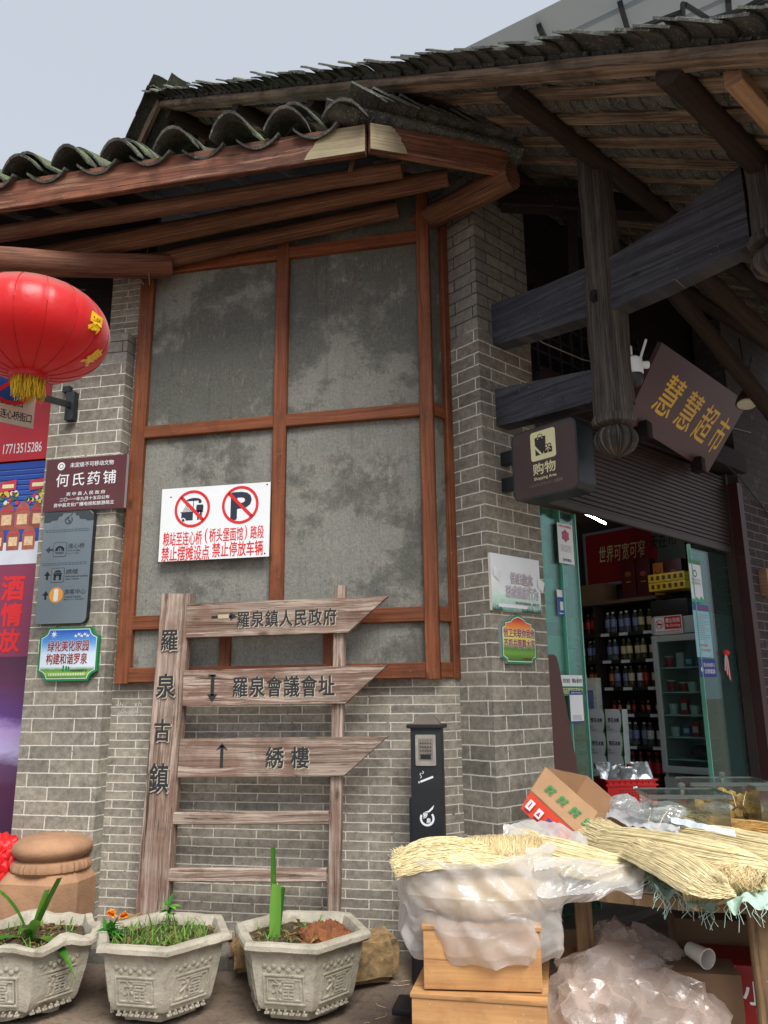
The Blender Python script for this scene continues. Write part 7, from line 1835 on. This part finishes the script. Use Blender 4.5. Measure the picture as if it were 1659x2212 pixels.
def bottle(kind, p, label, sc=1.0):
    if kind not in BT:
        o = bottle_mesh(kind).build('bottle', origin=(0, 0, 0), smooth=40); BT[kind] = o
    else: o = BT[kind].copy(); COL.objects.link(o)
    o.location = p; o.scale = (sc, sc, sc); o.rotation_euler = (0, 0, random.uniform(0, 6)); tag(o, label, 'bottle', 'bottled drinks on the shop shelves'); return o
rown = ['top', 'second', 'third', 'fourth', 'bottom']
for i, z in enumerate(zs[1:]):
    hgt = zs[i]-z-.05; k = 0
    for b_ in [hb0+.08+.082*q for q in range(17)]:
        if abs(b_-1.62) < .05: continue
        kind = (('tea' if b_ < 1.15 else 'water' if b_ < 1.6 else 'red'), ('tea' if b_ < 1.38 else 'water'), (('milk', 'tea', 'red')[k % 3] if b_ < 1.35 else 'water' if b_ < 1.45 else 'brown'), ('red', 'tea', 'brown', 'red')[k % 4], ('milk', 'water')[(k//3) % 2])[i]
        nm = {'tea': 'cream labelled green tea bottle', 'water': 'clear bottle with violet label', 'red': 'red labelled bottle', 'milk': 'white labelled bottle with pink cap', 'brown': 'amber bottle with yellow cap'}[kind]
        bottle(kind, sh(HA+.07+.03*(k % 2), b_, z+.001), '%s in the row on the %s drinks shelf' % (nm, rown[i]), min(1.0, hgt/.24)*(1 if i != 3 else .62)); k += 1
for q in range(9): bottle('red', sh(HA+.06, hb0+.10+.09*q, zs[5]-.34), 'red labelled bottle standing below the lowest drinks shelf', 1.25)

# on top of the shelf: banner, gift boxes
def e5(b, w, h):
    b.poly([(w*.68, h), (w, h), (w, h*.15), (w*.72, h*.15), (w*.74, h*.5)], paint('print_grey_green', hx('5c6c66'), .5), 1)
    b.text('世界可宽可窄', w*.13, h*.40, w*.62, h*.74, C_cream, 2, shear=.2, gap=.1); b.text('天在市', w*.66, h*.52, w*.93, h*.80, C_black, 2, shear=.2, gap=.1, bold=.01)
t_, b, w_, h_ = board('red_wall_banner', 'dark red light box banner with white brush writing, above the drinks shelf', 'banner', ((1267, 1165), (1478, 1112), (1480, 1240), (1268, 1262)), PC+S*3.9, -S, .05, paint('wine_banner', hx('9c2228'), .45, var=.08, scale=2))
e5(b, w_, h_); b.build(t_)
m_ = MB()
for z_ in (h_+.015, -.015): m_.box(b.o+b.x*w_/2+Zv*z_+S*.02, (w_+.06, .05, .03), C_alu, (b.x, S, Zv))
m_.box(b.o-b.x*.015+Zv*h_/2+S*.02, (.03, .05, h_), C_alu, (b.x, S, Zv)); m_.build('frame', t_)
GB = [('dark red gift box with oval label, left of the pair on the shelf', 1345, 1375, 'gift_box'), ('dark red gift box with oval label, right of the pair on the shelf', 1378, 1408, 'gift_box'), ('orange gift bag with a dark handle on the drinks shelf', 1415, 1437, 'gift_bag'), ('dark maroon gift box at the right end of the shelf top', 1440, 1478, 'gift_box')]
M_gb = paint('maroon_gift', hx('571d1f'), .45, var=.1); 
for lb, u0, u1, nm in GB:
    b1_ = shc(onSide(u0, 1285, HA+.03))[1]; b0_ = shc(onSide(u1, 1285, HA+.03))[1]; zt_ = onSide((u0+u1)/2, 1206 if nm == 'gift_box' else 1215, HA+.03).z
    t_ = thing(nm, lb, 'gift box' if nm == 'gift_box' else 'gift bag', sh(HA+.1, (b0_+b1_)/2, zs[0]))
    m_ = MB(); shbox(m_, HA+.03, HA+.16, b0_, b1_, zs[0]+.001, zt_, M_gb if nm == 'gift_box' else M_it['orange'], .004); m_.build('body', t_)
    b = Board(sh(HA+.03, (b0_+b1_)/2, (zs[0]+zt_)/2), N, Zv, -S)
    if nm == 'gift_box': b.poly([(.035*math.cos(rad(15*k)), .045+.028*math.sin(rad(15*k))) for k in range(24)], paint('copper_label', hx('a85a3a'), .4), 1)
    else: b.ring(0, .08, .022, .03, C_black, 1, 0, 170, 370)
    b.rect(-.03, -.04, .03, -.034, C_gold, 1); b.build(t_, 'marking')
m_ = MB(); shbox(m_, HA+.04, HA+.3, 1.5, 2.2, zs[0]+.002, zs[0]+.20, M_cd, .006); tag(m_.build('carton'), 'brown carton at the dark left end of the shelf top', 'carton')

# beer cartons by the entrance
BA = 3.05
def beer(label, u0, u1, v0, v1, mat=None, txt=True, dx=0):
    q0 = shc(onSide(u0, v1, BA)); q1 = shc(onSide(u1, v0, BA)); b1_, b0_, z0_, z1_ = q0[1], q1[1], q0[2], q1[2]
    t_ = thing('beer_carton', label, 'carton', sh(BA, (b0_+b1_)/2, z0_), 'beer cartons stacked by the entrance')
    m_ = MB(); shbox(m_, BA, BA+.10, b0_+.002, b1_-.002, z0_+.001, z1_-.001, mat or C_white, .003); m_.build('body', t_)
    b = Board(sh(BA, b1_, z0_), N, Zv, -S); w_, h_ = b1_-b0_, z1_-z0_
    if txt:
        b.poly([(w_*.80, 0), (w_, 0), (w_, h_), (w_*.86, h_), (w_*.93, h_*.75), (w_*.92, h_*.45), (w_*.86, h_*.2)], paint('leaf_print', hx('2f7a3a'), .5, var=.3, scale=40), 1)
        b.poly([(w_*.88, h_*.02), (w_*.98, h_*.02), (w_*.98, h_*.4)], C_black, 2)
        b.text('雪花冰爽', w_*.18, h_*.42, w_*.80, h_*.62, C_black, 1, bold=.02); b.text('500mlx12', w_*.08, h_*.08, w_*.45, h_*.15, C_grey, 1); b.text('啤酒', w_*.08, h_*.18, w_*.26, h_*.27, C_grey, 1)
    else: b.rect(w_*.2, h_*.3, w_*.8, h_*.7, C_cream, 1)
    b.build(t_)
us = [(1271, 1307), (1308, 1343)]; rowsn = ['top', 'second', 'third', 'bottom']
for r in range(4):
    v0 = 1532+50*r
    for k, (u0, u1) in enumerate(us): beer('white beer carton with green leaf print, %s of the %s column by the entrance' % (rowsn[r], ('left', 'right')[k]), u0+3*r, u1+3*r, v0, v0+49)
    beer(('orange carton on top beside the white beer cartons', 'white beer carton half hidden by the glass partition', 'yellow and orange carton low behind the glass partition', 'white carton lowest behind the glass partition')[r], 1243+3*r, 1269+3*r, v0+22, v0+71-(3), (M_it['orange'], None, M_it['yellow'], None)[r], r in (1, 3))
m_ = MB(); p0 = shc(onSide(1256, 1465, 3.2)); shbox(m_, 3.2, 3.3, p0[1]-.16, p0[1]+.02, p0[2]-.36, p0[2], M_it['white'], .004); shbox(m_, 3.195, 3.2, p0[1]-.13, p0[1]+.01, p0[2]-.30, p0[2]-.12, M_it['purple']); tag(m_.build('carton'), 'white and lilac carton above the orange carton by the glass', 'carton')

# lamps, camera
tl = thing('tube_lamp', 'lit fluorescent tube on the shop ceiling behind the glass partition', 'lamp', onZ(1250, 1100, 3.2))
m_ = MB(); ta, tb_ = onZ(1222, 1088, 3.22), onZ(1290, 1122, 3.22); tb_ = ta+(tb_-ta).normalized()*1.0
m_.tube([ta, tb_], .010, emis('tube_light', (.92, .97, 1), 34), 10); m_.build('tube', tl)
m_ = MB(); m_.beam(ta+Zv*.05, tb_+Zv*.05, .03, .02, M_ceil, nseg=2, jit=0); m_.build('fitting', tl)
fl_ = dep(1613, 868, 6.3)
fd = thing('pendant_lamp', 'unlit round pendant lamp with white disc face under the roof, right of the name board', 'lamp', fl_)
ld = V((-.15, -.25, -1)).normalized(); lx = ld.cross(Yv).normalized(); ly = ld.cross(lx)
m_ = MB(); m_.lathe(fl_, [(.030, -.16), (.032, -.11), (.045, -.085), (.075, -.03), (.085, .015), (.083, .025), (.078, .018)], paint('bronze_lamp', hx('5d4c48'), .45, .4), 28, ax=(lx, ly, ld)); m_.build('shade', fd)
m_ = MB(); m_.lathe(fl_, [(.074, .019), (.072, .028), (.03, .032), (.0, .032)], paint('lamp_disc', hx('d8d8c4'), .5), 28, ax=(lx, ly, ld)); m_.build('disc', fd)
m_ = MB(); m_.tube([fl_-ld*.16, fl_-ld*.2, fl_+Zv*.55], .007, C_black, 6); m_.tube([fl_-ld*.16, fl_+Zv*.45+S*.2], .004, C_black, 5); m_.build('cable', fd)
cp_ = dep(1356, 790, 4.75)
sc_ = thing('security_camera', 'white outdoor security camera with upright antenna, behind the hanging post', 'camera', cp_)
M_wp = paint('white_plastic_shell', hx('d8dadc'), .35, var=.03); kx_ = camR.copy(); kx_.z = 0; kx_.normalize(); ky_ = V((-kx_.y, kx_.x, 0))
m_ = MB(); m_.lathe(cp_+kx_*.03, [(.04, .05), (.058, .035), (.060, -.05), (.055, -.06)], M_wp, 26); m_.build('housing', sc_)
m_ = MB(); m_.lathe(cp_+kx_*.03, [(.054, -.061), (.055, -.09), (.045, -.12), (.02, -.138), (.0, -.14)], M_blk, 26); m_.build('dome', sc_)
m_ = MB(); m_.box(cp_+Zv*.085-kx_*.02, (.09, .07, .06), M_wp, (kx_, ky_, Zv), bev=.008); m_.build('mount', sc_)
m_ = MB(); m_.lathe(cp_+kx_*.10-ky_*.01, [(.022, -.025), (.024, .02), (.02, .024)], M_wp, 16, ax=(ky_, Zv, kx_)); m_.build('lens', sc_)
m_ = MB(); m_.tube([cp_+kx_*.075+Zv*.03, cp_+kx_*.085+Zv*.06, cp_+kx_*.125+Zv*.17], .008, M_wp, 8); m_.build('antenna', sc_)

m_ = MB(); pts = [onShop(1545, 985, -.06), onShop(1575, 1010, -.05), onShop(1600, 1035, -.03), onShop(1640, 1085, -.02), onShop(1665, 1120, -.015)]
m_.tube(pts, .006, C_black, 6); o = m_.build('cable'); tag(o, 'thin black cable running down to the far right brick pier', 'cable')
m_ = MB(); pts = [sh(.2+.5*k, -.02-.01*(k % 2), 4.18-.05*math.sin(1.3*k)) for k in range(9)]
m_.tube(pts, .005, paint('pale_cable', hx('8d8a86'), .6), 6); o = m_.build('cable'); tag(o, 'pale sagging cable above the lintel behind the name board', 'cable')
